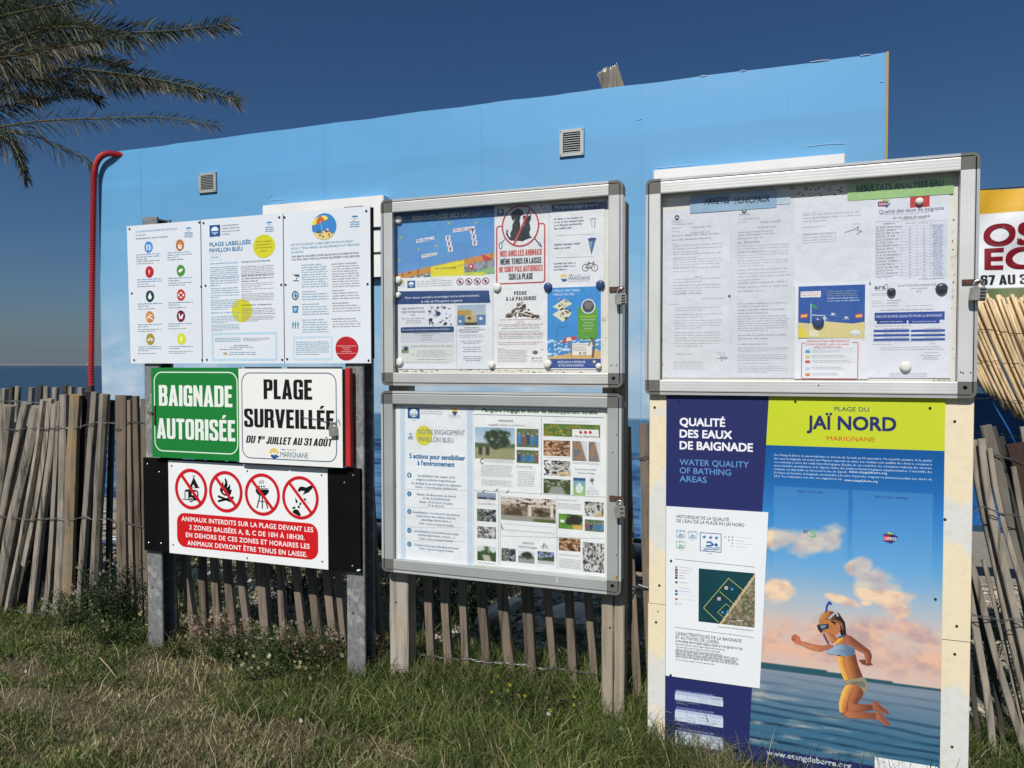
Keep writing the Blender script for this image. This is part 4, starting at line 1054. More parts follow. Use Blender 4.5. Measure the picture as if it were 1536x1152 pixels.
def ringed(k):
    rf, xa, ya, xb, yb = rings[k]
    pr.ref = rf; pr.disc(xa, ya, xb, yb, RED, 4, ring=52, n=56)
    cx, cy, rx, ry = (xa+xb)/2, (ya+yb)/2, (xb-xa)/2-40, (yb-ya)/2-40
    pr.line([(cx-rx*.68, cy-ry*.76), (cx+rx*.66, cy+ry*.75)], 52, RED, 5)
    pr.done('pictogram', ps)['label'] = 'red crossed-out ring with '+('a tent and caravan', 'a campfire', 'a barbecue', 'a hand dropping litter')[k]
pr.ref = A3
pr.pts([(456, 262), (560, 470), (490, 470), (448, 400), (420, 462), (370, 470)], K, 2); pr.line([(430, 220), (466, 280)], 8, K, 2); pr.line([(482, 220), (446, 280)], 8, K, 2); pr.line([(400, 468), (565, 470)], 9, K, 2)
pr.pts([(282, 680), (282, 540), (300, 505), (340, 497), (500, 510), (535, 530), (550, 580), (545, 640), (540, 712), (440, 705), (430, 668), (400, 655), (372, 672), (362, 690)], K, 2)
pr.pts([(300, 545), (352, 545), (352, 684), (300, 680)], (228, 231, 230), 3); pr.pts([(420, 545), (520, 545), (530, 610), (420, 610)], (228, 231, 230), 3)
pr.disc(366, 652, 446, 742, (228, 231, 230), 3); pr.disc(374, 668, 440, 745, K, 4, ring=16); pr.line([(235, 686), (540, 712)], 9, K, 3)
ringed(0); pr.ref = A3
pr.pts([(1060, 272), (1100, 340), (1106, 420), (1090, 470), (1130, 440), (1140, 395), (1160, 440), (1150, 510), (1190, 500), (1175, 570), (1150, 620), (1060, 625), (1000, 590), (962, 530), (962, 485), (990, 430), (1000, 370), (1012, 345), (1030, 400), (1035, 440), (1062, 370), (1050, 300)], K, 2)
pr.pts([(1060, 480), (1090, 520), (1085, 560), (1060, 590), (1020, 560), (1015, 530), (1040, 520)], (228, 231, 230), 3)
pr.line([(928, 630), (1200, 740)], 34, K, 3); pr.line([(930, 725), (1215, 655)], 34, K, 3)
ringed(1); pr.ref = A4
pr.pts([(232, 425), (492, 440), (488, 490), (450, 540), (400, 565), (340, 562), (285, 540), (245, 490)], K, 2)
pr.line([(300, 412), (480, 422)], 9, K, 2)
for x in (305, 350, 398): pr.disc(x-16, 362, x+16, 396, K, 2, n=14)
for k in range(4): pr.line([(298+26*k, 330), (304+28*k, 300), (312+26*k, 290), (322+24*k, 258)], 7, (90, 70, 70), 2)
pr.line([(318, 560), (264, 790)], 20, K, 2); pr.line([(364, 560), (366, 800)], 20, K, 2); pr.line([(410, 560), (468, 805)], 20, K, 2); pr.line([(295, 655), (430, 675)], 13, K, 2)
ringed(2); pr.ref = A4
pr.pts([(1325, 350), (1270, 372), (1210, 400), (1130, 378), (1075, 395), (1045, 450), (1060, 480), (1090, 478), (1120, 452), (1130, 470), (1170, 460), (1170, 495), (1145, 525), (1155, 542), (1200, 510), (1245, 500), (1290, 455), (1340, 400)], K, 2)
for Q in ([(998, 595), (1035, 645), (1048, 690), (1010, 695), (1000, 640)], [(1100, 680), (1116, 700), (1100, 745), (1070, 720)], [(1050, 745), (1085, 750), (1080, 800), (1040, 785)], [(1165, 600), (1212, 625), (1195, 655), (1165, 640)], [(930, 800), (960, 770), (1000, 765), (1005, 790), (970, 812)], [(940, 870), (985, 815), (1045, 825), (1075, 860), (1110, 940), (1060, 945), (985, 905)], [(1238, 680), (1255, 690), (1248, 706), (1234, 696)]): pr.pts(Q, K, 2)
ringed(3)
pr = Print(Yr, B)
pr.rrect(255, 808, 975, 1054, 40, (200, 24, 30), 1)
for s_, xa, yb_, xb, cap in (('ANIMAUX INTERDITS SUR LA PLAGE DEVANT LES', 280, 851, 948, 23), ('3 ZONES BALISÉES A, B, C DE 10H À 18H30.', 320, 895, 904, 23), ('EN DEHORS DE CES ZONES ET HORAIRES LES', 302, 933, 930, 23), ('ANIMAUX DEVRONT ÊTRE TENUS EN LAISSE.', 310, 974, 917, 23)):
    pr.text(s_, xa, yb_, xb, cap, (240, 236, 234), .02, l=2, sp=1.08, res=3)
pr.done('text_panel', ps)

# swimming signs: shallow box with two hinged faces
Yg_ = D-.030
p = at(370, 690, Yg_)
gs = empty('swimming_sign', (at(294, 690, Yg_).x, Yg_, at(294, 690, Yg_).z), 'green metal sign reading BAIGNADE AUTORISEE, left half of the hinged pair', 'sign')
x0 = at(227.5, 620, Yg_).x; x1 = at(358.6, 620, Yg_).x; zt = at(358, 551.5, Yg_).z; zb = (at(232, 685.5, Yg_).z+at(358, 692, Yg_).z)/2
mb = MB(); mb.bbox(x0, x1, Yg_, Yg_+.004, zb, zt, .001, lin((24, 122, 52))); mb.build('plate', M['print'], gs)
mb = MB(); t_ = .004
mb.box(x0, x1, Yg_+.004, Yg_+.022, zt-t_, zt); mb.box(x0, x1, Yg_+.004, Yg_+.022, zb, zb+t_); mb.box(x0, x0+t_, Yg_+.004, Yg_+.022, zb+t_, zt-t_); mb.build('return_edge', mat_simple('green_paint', (.01, .14, .03), .45), gs)
pr = Print(Yg_, B)
pr.rrect(137, 93, 568, 517, 40, (214, 232, 214), 1, ring=4.5)
heavy_text(pr, 'BAIGNADE', 165, 266, 538, 105, (226, 232, 224))
heavy_text(pr, 'AUTORISÉE', 155, 432, 553, 103, (226, 232, 224))
pr.done('lettering', gs)
q = at(233, 622, Yg_); mb = MB(); mb.bbox(q.x-.004, q.x+.004, Yg_-.006, Yg_-.0005, q.z-.045, q.z+.04, .001); mb.build('hinge_strip', M['rust'], gs)
q = at(228, 620, Yg_); mb = MB(); mb.tube([q+Vector((-.018, -.004, 0)), q+Vector((-.008, -.004, .007)), q+Vector((.002, -.004, 0)), q+Vector((-.008, -.004, -.007)), q+Vector((-.018, -.004, 0))], .003, 6); mb.box(q.x-.002, q.x+.018, Yg_-.006, Yg_-.001, q.z-.004, q.z+.004); mb.build('latch', M['black_metal'], gs)
Yh = D-.034
hs = empty('supervised_beach_sign', (at(436, 700, Yh).x, Yh, at(436, 700, Yh).z), 'white hinged metal sign reading PLAGE SURVEILLEE, slightly ajar over a red edge', 'sign')
x0 = at(358.2, 620, Yh).x; x1 = at(513.5, 625, Yh).x; zt = (at(358, 551, Yh).z+at(511.5, 555, Yh).z)/2; zb = (at(359.6, 692, Yh).z+at(514.5, 703.5, Yh).z)/2
mb = MB(); mb.bbox(x0, x1, Yh, Yh+.004, zb, zt, .001, lin((230, 231, 226))); mb.build('plate', M['print'], hs)
xr0, xr1 = at(519, 620, Yh+.012).x, at(525.5, 620, Yh+.012).x
mb = MB(); mb.box(x0+.002, xr0, Yh+.008, Yh+.028, zb+.004, zt-.002); mb.build('box_body', M['black_metal'], hs)
mb = MB(); mb.bbox(xr0, xr1+.002, Yh+.006, Yh+.027, zb+.006, zt+.002, .002); mb.build('red_edge', M['red_paint'], hs)
mb = MB()
for (xa, xb, yy) in ((366, 420, 549.5), (430, 512, 551.5)):
    a, b = at(xa, yy, Yh), at(xb, yy, Yh); mb.tube([(a.x, Yh+.006, zt+.003), (b.x, Yh+.006, zt+.003)], .004, 8)
for (xa, xb) in ((362, 426), (430, 500)):
    a, b = at(xa, 695, Yh), at(xb, 700, Yh); mb.tube([(a.x, Yh+.006, zb-.003), (b.x, Yh+.006, zb-.003)], .004, 8)
mb.build('hinge', M['black_metal'], hs)
pr = Print(Yh, B)
pr.rrect(583, 97, 1070, 556, 42, (60, 88, 125), 1, ring=4)
KK = (18, 18, 20)
heavy_text(pr, 'PLAGE', 697, 232, 944, 100, KK)
heavy_text(pr, 'SURVEILLÉE', 598, 374, 1056, 94, KK)
heavy_text(pr, 'DU 1', 607, 454, 682, 37, KK, shear=.18, gap=7); heavy_text(pr, 'ER', 679, 437, 704, 17, KK, shear=.18, gap=7); heavy_text(pr, 'JUILLET AU 31 AOÛT', 709, 460, 1048, 37, KK, shear=.18, gap=7)
pr.done('lettering', hs)
def marignane(pr, x0, y0, x1, y1, l=2, faint=False, small=True):
    """town emblem: a sun over water and the town's name"""
    w, h = x1-x0, y1-y0; yel = (222, 196, 110); blu = (42, 84, 140)
    pr.disc(x0, y0, x0+.22*w, y0+.72*h, yel, l); pr.pts([(x0+.03*w, y0+.6*h), (x0+.07*w, y0+.34*h), (x0+.11*w, y0+.52*h), (x0+.15*w, y0+.34*h), (x0+.2*w, y0+.6*h)], WHITE, l+1)
    pr.pts([(x0+.02*w, y0+.66*h), (x0+.07*w, y0+.57*h), (x0+.11*w, y0+.68*h), (x0+.16*w, y0+.57*h), (x0+.2*w, y0+.68*h), (x0+.26*w, y0+.72*h), (x0+.18*w, y0+.88*h), (x0+.11*w, y0+.98*h), (x0+.05*w, y0+.84*h)], blu, l+2)
    if small:
        pr.rect(x0+.29*w, y0+.10*h, x0+.41*w, y0+.18*h, blu, l); pr.text('VILLE DE', x0+.43*w, y0+.2*h, x0+.68*w, .12*h, (120, 140, 160), 0, l); pr.small(x0+.28*w, y0+.87*h, x1, y0+1.0*h, 1, (140, 155, 170), l)
    pr.text('MARIGNANE', x0+.28*w, y0+.80*h, x1, .48*h, (70, 100, 135) if faint else (62, 104, 145), 0, l)
marignane(pr, 728, 481, 922, 538); pr.done('emblem', hs)

# ================================================================== DISPLAY CASES
def rloop(x0, z0, x1, z1, r, n=6):
    P = []
    for cx, cz, a0 in ((x1-r, z1-r, 0), (x0+r, z1-r, 90), (x0+r, z0+r, 180), (x1-r, z0+r, 270)):
        P.append([(cx+r*math.cos(R_(a0+90*i/n)), cz+r*math.sin(R_(a0+90*i/n))) for i in range(n+1)])
    return P
def strip(mb, outer, inner, y0, y1, closed=False):
    """ring segment between two polylines, from y0 (front) to y1"""
    n = len(outer); b = .0012
    vs = [(x, y1, z) for x, z in outer]+[(x, y0, z) for x, z in outer]+[(x, y0, z) for x, z in inner]+[(x, y1, z) for x, z in inner]
    fs = []
    for k in range(3):
        for i in range(n-1): fs.append((k*n+i, k*n+i+1, (k+1)*n+i+1, (k+1)*n+i))
    fs += [(0, n, 2*n, 3*n), (n-1, 4*n-1, 3*n-1, 2*n-1)]
    fs += [(3*n+i, 3*n+i+1, i+1, i) for i in range(n-1)]
    mb.add(vs, fs)
def display_case(px, label, rail, rim, depth=.052, railw=(.050, .050), yb_=.040):
    """px: outline corners in the photograph TL TR BR BL -> upright rectangle on the plane y = D"""
    q = [at(x, y, D) for x, y in px]
    x0, x1 = (q[0].x+q[3].x)/2, (q[1].x+q[2].x)/2; z1, z0 = (q[0].z+q[1].z)/2, (q[2].z+q[3].z)/2
    g = empty('display_case', ((x0+x1)/2, D+depth/2, z0), label, 'display case', 'lockable glazed notice cases')
    r = .020; t = .0085; k = railw[0]; kz = railw[1]
    ol = rloop(x0, z0, x1, z1, r); il = rloop(x0+t, z0+t, x1-t, z1-t, r-t)
    # rim: four corner pieces and four straight pieces
    cuts = {0: ((x1, z1-kz), (x1-k, z1)), 1: ((x0+k, z1), (x0, z1-kz)), 2: ((x0, z0+kz), (x0+k, z0)), 3: ((x1-k, z0), (x1, z0+kz))}
    for i in range(4):
        (sx, sz), (ex, ez) = cuts[i]
        inn = lambda p: (min(max(p[0], x0+t), x1-t), min(max(p[1], z0+t), z1-t))
        mb = MB(); strip(mb, [(sx, sz)]+ol[i]+[(ex, ez)], [inn((sx, sz))]+il[i]+[inn((ex, ez))], D, D+depth)
        mb.build('corner_cap', M['plastic_grey'], g)
    for (a, b_) in (((x0+k+.0005, z1), (x1-k-.0005, z1)), ((x0+k+.0005, z0), (x1-k-.0005, z0))):
        zz = (z1-t, z1) if a[1] == z1 else (z0, z0+t)
        mb = MB(); mb.box(a[0], b_[0], D+.0006, D+depth, *zz); mb.build('rim', M[rim], g)
    for x in (x0, x1-t):
        mb = MB(); mb.box(x, x+t, D+.0006, D+depth, z0+kz+.0005, z1-kz-.0005); mb.build('rim', M[rim], g)
    # dark joint behind door and rim
    gp = .0028; yb = D+.006
    mb = MB(); mb.box(x0+t, x0+t+gp+.004, yb, yb+.004, z0+t, z1-t); mb.box(x1-t-gp-.004, x1-t, yb, yb+.004, z0+t, z1-t)
    mb.box(x0+t+gp+.004, x1-t-gp-.004, yb, yb+.004, z1-t-gp-.004, z1-t); mb.box(x0+t+gp+.004, x1-t-gp-.004, yb, yb+.004, z0+t, z0+t+gp+.004)
    mb.build('seal', M['black'], g)
    # door: rails and corner plates
    a0, a1, c0, c1 = x0+t+gp, x1-t-gp, z0+t+gp, z1-t-gp; ya, yz = D+.0008, D+.020
    w = k-t-gp; wz = kz-t-gp
    def prof(mbx, along, lo, hi, s0, s1, sgn):
        # rail with three shallow grooves
        n = 12; P = [(s0, yz), (s0, ya+.001)]
        for i in range(1, n): 
            u = i/n; P.append((s0+(s1-s0)*u, ya+(.00018 if i in (3, 6, 9) else 0)))
        P += [(s1, ya+.001), (s1, yz)]
        m_ = len(P); f = (lambda p, e: (e, p[1], p[0])) if along == 'x' else (lambda p, e: (p[0], p[1], e))
        mbx.add([f(p, lo) for p in P]+[f(p, hi) for p in P], [(i, i+1, m_+i+1, m_+i) for i in range(m_-1)]+[tuple(range(m_)), tuple(range(m_, 2*m_))])
    for (lo, hi, s0, s1, al) in ((a0+w+.0004, a1-w-.0004, c1-wz, c1, 'x'), (a0+w+.0004, a1-w-.0004, c0, c0+wz, 'x'), (c0+wz+.0004, c1-wz-.0004, a0, a0+w, 'z'), (c0+wz+.0004, c1-wz-.0004, a1-w, a1, 'z')):
        mb = MB(); prof(mb, al, lo, hi, s0, s1, 1); mb.build('frame_rail', M[rail], g)
    for (xa, xb, za, zb) in ((a0, a0+w, c1-wz, c1), (a1-w, a1, c1-wz, c1), (a0, a0+w, c0, c0+wz), (a1-w, a1, c0, c0+wz)):
        mb = MB(); mb.bbox(xa, xb, ya-.0004, yz, za, zb, .0015); o = mb.build('corner_plate', M['plastic_grey'], g)
        if xa > (x0+x1)/2 and za < (z0+z1)/2:
            mb = MB(); mb.tube([((xa+xb)/2, ya-.0012, (za+zb)/2+.002), ((xa+xb)/2, ya+.002, (za+zb)/2+.002)], .0062, 10); mb.build('lock_hole', M['black'], o)
    ix0, ix1, iz0, iz1 = a0+w, a1-w, c0+wz, c1-wz
    yp = D+yb_
    mb = MB(); mb.box(x0+t, x1-t, yp, yp+.008, z0+t, z1-t); mb.build('back_panel', M['backpanel'], g)
    mb = MB(); mb.add([(ix0-.004, D+.016, iz0-.004), (ix1+.004, D+.016, iz0-.004), (ix1+.004, D+.016, iz1+.004), (ix0-.004, D+.016, iz1+.004)], [(0, 1, 2, 3)])
    mb.build('pane', M['pane'], g)
    return g, (ix0, ix1, iz0, iz1), (x0, x1, z0, z1)
caseU, inU, oU = display_case([(571, 301), (933.5, 268.6), (934, 582), (572, 577.5)], 'upper middle glazed case with the blue map, the dog ban notice and round magnets', 'alu', 'alu_rim')
caseL, inL, oL = display_case([(572, 587), (933.5, 590), (930, 894.5), (572, 855.5)], 'lower middle glazed case with the PAVILLON BLEU action poster and newspaper pages', 'alu_dull', 'alu', yb_=.0225)
caseR, inR, oR = display_case([(969.5, 269.5), (1472.5, 227), (1463.5, 598.5), (966.5, 591)], 'large right-hand glazed case with municipal orders and bathing water results', 'alu_white', 'alu_rim')
YP = D+.0385        # plane of the papers
# small holes and rust on the stiles
def dots(parent, L, Y, r=.0022, mat='screw'):
    mb = MB()
    for x, y in L:
        p = at(x, y, Y); mb.tube([p+Vector((0, -.0012, 0)), p+Vector((0, .001, 0))], r, 6)
    mb.build('rivet_hole', M[mat], parent)
dots(caseU, [(917, 547.5), (925, 547.8), (877, 576.3)], D+.0006)
dots(caseL, [(924.8, 652), (919, 678.5), (924.8, 832.5), (925, 866)], D+.0006)
dots(caseR, [(1441, 558), (1444.5, 559), (1456, 558.8), (1228, 578)], D+.0006)
pr = Print(D-.0002, (880, 830, 10.47)); pr.disc(425, 342, 495, 410, (166, 148, 92), 1, n=12, wob=.2); pr.disc(462, 358, 492, 392, (120, 84, 50), 2, n=10); pr.done('rust_stain', caseL)
pr = Print(D-.0002, (560, 570, 3.3875)); pr.line([(932, 1005), (936, 1028)], 6, (200, 205, 205), 1); pr.done('paint_mark', caseL)

def top_sheet(name, Y, ref, TL, BR, col, label, cat, mat='paper', th=.0006, wav=0.0, seed=0):
    a = Print(Y, ref); x0, z1 = a.L(*TL); x1, z0 = a.L(*BR)
    mb = MB(); nx, ny = 8, 10; c = lin(col)
    mb.box(x0, x1, Y, Y+th, z0, z1, c)
    o = mb.build(name, M[mat], loc=((x0+x1)/2, Y, z0)); tag(o, label, cat); return o

# ------------------------------------------------------------------ upper middle case
CU = (560, 260, 3.3875)
# welcome map poster
C2 = (590, 300, 7.68)
po = top_sheet('map_poster', YP, CU, (108, 196), (612, 600), (224, 228, 233), 'blue BIENVENUE AU JAI beach map poster, top left in the upper middle case', 'poster')
pr = Print(YP, C2)
a, b = pr.L(20, 150); d, e = pr.L(1165, 905)
def mapcol(u, v):
    # u left-right, v bottom-top
    y = 1-v; s = .88-.24*u-.05*u*u*0
    n = float(fbm(u*6, v*5, 3, 4)); f = float(vnoise(u*38, v*30, 9))
    if y < .105: c = (42, 92, 150)
    elif y < s+.0: k = min(1, y); c = (84-10*n+20*k, 140+14*n, 205-4*n)
    elif y < s+.085: c = (196, 140, 62) if f < .8 else (150, 90, 40)
    elif u < .36: c = (92, 104, 128) if f < .62 else (205, 205, 195)
    elif u < .70 and y < s+.24-.02*u and u > .37: c = (226, 214, 50)
    elif u > .68 and y < s+.2: c = (150, 150, 175) if f < .6 else (110, 120, 95)
    else: c = (135, 178, 120) if f < .72 else (95, 130, 90)
    return lin(c)
NX, NY = 96, 70
pr.mb.grid(lambda u, v: (a+(d-a)*u, pr.y(1), e+(b-e)*v), NX, NY, colfn=mapcol)
pr.text('BIENVENUE AU JAÏ', 222, 240, 880, 50, (214, 216, 188), .015, 2)
pr.pts([(890, 180), (960, 150), (1060, 120), (1000, 165), (960, 190), (920, 195)], (130, 160, 190), 2)
for (x, y, w, s_, c) in ((265, 480, 205, 'ZONE DE BAIGNADE', (70, 80, 150)), (688, 360, 250, 'ZONE DE BAIGNADE SURVEILLÉE', (170, 90, 120)), (325, 655, 180, 'CHENAL', (130, 140, 80))):
    pr.pts([(x, y-26), (x+w, y-62 if w > 200 else y-50), (x+w, y-20), (x, y+16)], (214, 214, 224), 2); pr.small(x+8, y-30, x+w-8, y-4, 1, c, 3, .9, 3)
for (x, y) in ((630, 440), (644, 505), (658, 566), (915, 360), (928, 428), (938, 494)):
    pr.rect(x-28, y-28, x+28, y+28, (220, 214, 224), 2); pr.line([(x-8, y-14), (x+2, y+2), (x-6, y+16)], 12, (110, 50, 70), 3); pr.disc(x-2, y-22, x+10, y-8, (60, 40, 60), 4, n=8)
for (x, y) in ((642, 268), (952, 262), (86, 430), (290, 570), (490, 530), (70, 690)): pr.disc(x-14, y-14, x+14, y+14, (170, 180, 90), 2, n=10)
pr.pts([(435, 770), (815, 690), (820, 735), (470, 850), (430, 850)], (224, 212, 46), 2); pr.text('ZONE NATURELLE PROTÉGÉE', 480, 800, 720, 20, (90, 90, 40), .01, 3)
pr.pts([(1010, 615), (1120, 665), (1120, 700), (1040, 700)], (190, 62, 52), 2); pr.disc(865, 730, 925, 800, (196, 60, 50), 3, n=16); pr.disc(883, 748, 905, 778, (230, 225, 220), 4, n=10)
pr.pts([(820, 836), (1060, 836), (1058, 868), (826, 872)], (212, 210, 60), 3); pr.small(840, 846, 930, 862, 1, (100, 90, 40), 4)
pr.rect(20, 905, 1165, 1045, (226, 229, 234), 2)
pr.disc(90, 920, 130, 975, (200, 190, 120), 3); pr.small(50, 988, 140, 1006, 1, (110, 130, 170), 3)
flag(pr, 162, 932, 254, 1012, 3)
pr.small(430, 908, 550, 920, 1, (110, 115, 130), 3); pr.small(272, 935, 695, 1000, 3, (110, 112, 125), 3, .6)
for i, x in enumerate((770, 870, 968, 1064)):
    pr.disc(x-42, 902-3*i, x+42, 986-3*i, (142, 52, 66), 3, ring=9, n=24); pr.line([(x-28, 920-3*i), (x+28, 968-3*i)], 9, (142, 52, 66), 4); pr.disc(x-16, 925-3*i, x+14, 965-3*i, (50, 45, 55), 3, n=9, wob=.2)
pr.done('print', po, 'paper')
# environment programme poster
C3 = (590, 430, 8.86)
po = top_sheet('programme_poster', YP-.0009, C3, (30, 58), (1325, 1095), (218, 222, 229), 'white programme sheet with a navy heading band, bottom left in the upper middle case', 'poster')
pr = Print(YP-.0009, C3)
pr.pts([(36, 62), (1270, 50), (1290, 215), (36, 236)], (38, 66, 118), 1)
pr.text('Pour mieux connaître et protéger notre environnement,', 160, 163, 1145, 30, (222, 226, 236), .02, 2)
pr.text('la ville de Marignane organise', 372, 213, 920, 30, (222, 226, 236), .02, 2)
pr.text('DES ANIMATIONS', 122, 305, 405, 26, (60, 62, 74), .005); pr.text('SUR VOTRE PLAGE', 110, 353, 418, 28, (60, 62, 74), .005); pr.rect(230, 372, 290, 380, (120, 122, 130))
pr.small(110, 420, 430, 495, 3, (90, 92, 104), 2, .6, 4, align='C')
r5 = random.Random(5)
for i in range(30):
    x, y = r5.uniform(462, 770), r5.uniform(265, 510); s_ = r5.uniform(5, 20); c = r5.choice([(60, 66, 96), (90, 96, 120), (150, 155, 170)])
    pr.disc(x-s_, y-s_*.8, x+s_, y+s_*.8, c, 2, ring=4 if r5.random() < .6 else None, n=9, wob=.25)
pr.disc(565, 325, 630, 390, (50, 60, 100), 3, n=12, wob=.1); pr.pts([(475, 420), (520, 420), (515, 510), (500, 450), (490, 510), (478, 505)], (34, 46, 90), 3); pr.pts([(455, 320), (500, 318), (480, 345)], (34, 46, 90), 3); pr.pts([(690, 460), (720, 490), (700, 512), (665, 508)], (40, 40, 60), 3)
pr.rrect(98, 540, 806, 604, 18, (38, 66, 118), 1); pr.text('Des expositions à visiter à la maison du tourisme de Marignane', 120, 582, 750, 18, (205, 212, 228), .01, 2)
pr.rect(98, 606, 806, 740, (198, 201, 210), 1); pr.small(280, 615, 620, 632, 1, (70, 74, 92), 2, .8, 1); pr.small(340, 645, 570, 722, 3, (70, 74, 92), 2, .55, 2, align='C')
pr.rect(105, 760, 815, 1010, (208, 214, 212), 1); pr.text('Suivez le GR 2013 et tous les GR voisins', 232, 802, 778, 20, (80, 84, 92), 0, 2); pr.photo(112, 790, 205, 885, 'tree', 4, 2, 8, 8)
pr.small(230, 850, 790, 945, 4, (95, 98, 106), 2, .55, 6, align='C'); pr.small(318, 962, 700, 980, 1, (50, 52, 62), 2, .8, 7); pr.small(150, 1000, 740, 1022, 2, (150, 155, 160), 2, .5, 8)
pr.photo(850, 246, 1228, 508, 'lake', 2, 2, 30, 22)
pr.line([(832, 250), (845, 1080)], 4, (170, 175, 185), 2)
pr.text('DES BALADES DE', 945, 555, 1140, 18, (48, 52, 74), .01, 2); pr.text('DÉCOUVERTE DU LITTORAL ET', 870, 585, 1216, 18, (48, 52, 74), .01, 2); pr.text('DE SA BIODIVERSITÉ', 892, 612, 1130, 18, (48, 52, 74), .01, 2)
pr.small(880, 640, 1214, 684, 2, (100, 104, 116), 2, .5, 9); pr.small(870, 718, 1216, 768, 2, (60, 64, 84), 2, .6, 10, align='C'); pr.small(900, 800, 1200, 880, 3, (60, 64, 84), 2, .6, 11, align='C'); pr.small(896, 922, 1220, 998, 3, (60, 64, 84), 2, .6, 12, align='C')
pr.done('print', po, 'paper')
# dog ban + clam fishing
C4 = (735, 300, 4.43); C5 = (740, 300, 8.86)
po = top_sheet('dog_ban_notice', YP, C4, (16, 40), (392, 576), (221, 224, 228), 'notice with a dog and a cat crossed out inside a red ring', 'notice')
pr = Print(YP, C5)
flag(pr, 50, 125, 138, 205, 1); pr.small(200, 95, 320, 112, 1, (120, 124, 132))
pr.disc(628, 62, 652, 84, (40, 60, 100), 1, n=8); pr.line([(560, 128), (790, 100)], 4, (150, 155, 160), 1)
RD = (186, 66, 66)
a, b = pr.L(36, 345); d, e = pr.L(692, 1100)
pr._rr(a, e, d, b, .012, lin(RD), pr.y(1), .0052)
pr.disc(112, 66, 612, 622, (221, 224, 228), 2, n=40)
pr.pts([(255, 155), (320, 115), (370, 128), (400, 150), (398, 195), (365, 215), (350, 280), (360, 340), (350, 440), (345, 545), (230, 540), (205, 520), (168, 455), (175, 400), (200, 395), (190, 430), (205, 480), (230, 500), (225, 440), (250, 395), (255, 330), (292, 250), (262, 282), (240, 240), (232, 190)], (30, 33, 35), 3)
pr.pts([(392, 200), (440, 215), (480, 210), (505, 188), (500, 260), (478, 300), (490, 340), (495, 390), (480, 430), (490, 480), (520, 498), (440, 525), (385, 552), (340, 540), (350, 420), (415, 330), (400, 270)], (30, 33, 35), 3)
pr.disc(112, 66, 612, 622, RD, 4, ring=20, n=48); pr.line([(484, 130), (270, 600)], 26, RD, 5)
pr.disc(72, 560, 122, 655, (70, 74, 78), 3, ring=9, n=14); pr.line([(115, 570), (152, 520)], 9, (70, 74, 78), 3); pr.line([(552, 512), (600, 570)], 14, (50, 52, 58), 3); pr.disc(592, 565, 632, 605, (60, 62, 68), 3, ring=8, n=10); pr.line([(618, 595), (640, 622)], 16, (50, 52, 58), 3)
R2 = (196, 72, 58)
heavy_text(pr, 'NOS AMIS LES ANIMAUX', 88, 757, 646, 80, R2); heavy_text(pr, 'MÊME TENUS EN LAISSE', 94, 862, 640, 76, (30, 34, 40))
heavy_text(pr, 'NE SONT PAS AUTORISÉS', 78, 965, 656, 76, R2); heavy_text(pr, 'SUR LA PLAGE', 205, 1063, 526, 80, (30, 34, 40))
pr.done('print', po, 'paper')
po = top_sheet('clam_fishing_notice', YP-.0009, C4, (22, 580), (382, 1118), (226, 227, 229), 'white clam fishing notice with a heap of shells, under the dog ban notice', 'notice')
pr = Print(YP-.0009, C4)
heavy_text(pr, 'PÊCHE', 160, 632, 244, 24, (52, 54, 58), gap=12); heavy_text(pr, 'À LA PALOURDE', 106, 670, 308, 25, (52, 54, 58), gap=12)
r6 = random.Random(8)
for i in range(120):
    u = r6.random(); x = 105+215*u; h = 95*math.exp(-((u-.47)/.27)**2)+8; y = 778-h*r6.random(); s_ = r6.uniform(6, 12)
    pr.disc(x-s_, y-s_*.6, x+s_, y+s_*.6, r6.choice([(60, 50, 42), (100, 86, 68), (150, 132, 106), (34, 28, 24), (186, 172, 150), (84, 62, 50)]), 1+i*.05, n=8, wob=.15)
for k, (y, w, c, n) in enumerate(((792, 270, (150, 80, 80), 1), (804, 60, (190, 80, 70), 2), (825, 300, (150, 90, 86), 1), (836, 240, (160, 80, 80), 1), (850, 260, (70, 72, 78), 1), (872, 300, (120, 100, 102), 2), (892, 300, (160, 76, 70), 1), (904, 300, (130, 90, 88), 1), (916, 290, (90, 84, 86), 1))):
    pr.small(206-w/2, y, 206+w/2, y+10*n, n, c, 2, .6, k, align='L')
pr.small(52, 944, 356, 964, 2, (170, 70, 64), 2, .6, 30, last=.9); pr.text('IMPORTANT', 52, 993, 100, 6, (180, 60, 54), .01); pr.small(52, 998, 250, 1082, 8, (98, 100, 108), 2, .6, 31)
pr.small(282, 1002, 312, 1024, 1, (60, 62, 90), 2, .9, 1); pr.disc(284, 1000, 318, 1026, (70, 70, 90), 1, n=10); pr.small(340, 990, 358, 1000, 1, (50, 56, 70), 2, .9); marignane(pr, 276, 1040, 345, 1058, 2, True, False); pr.small(276, 1064, 350, 1082, 2, (90, 94, 100), 2, .6, 9)
pr.done('print', po, 'paper')
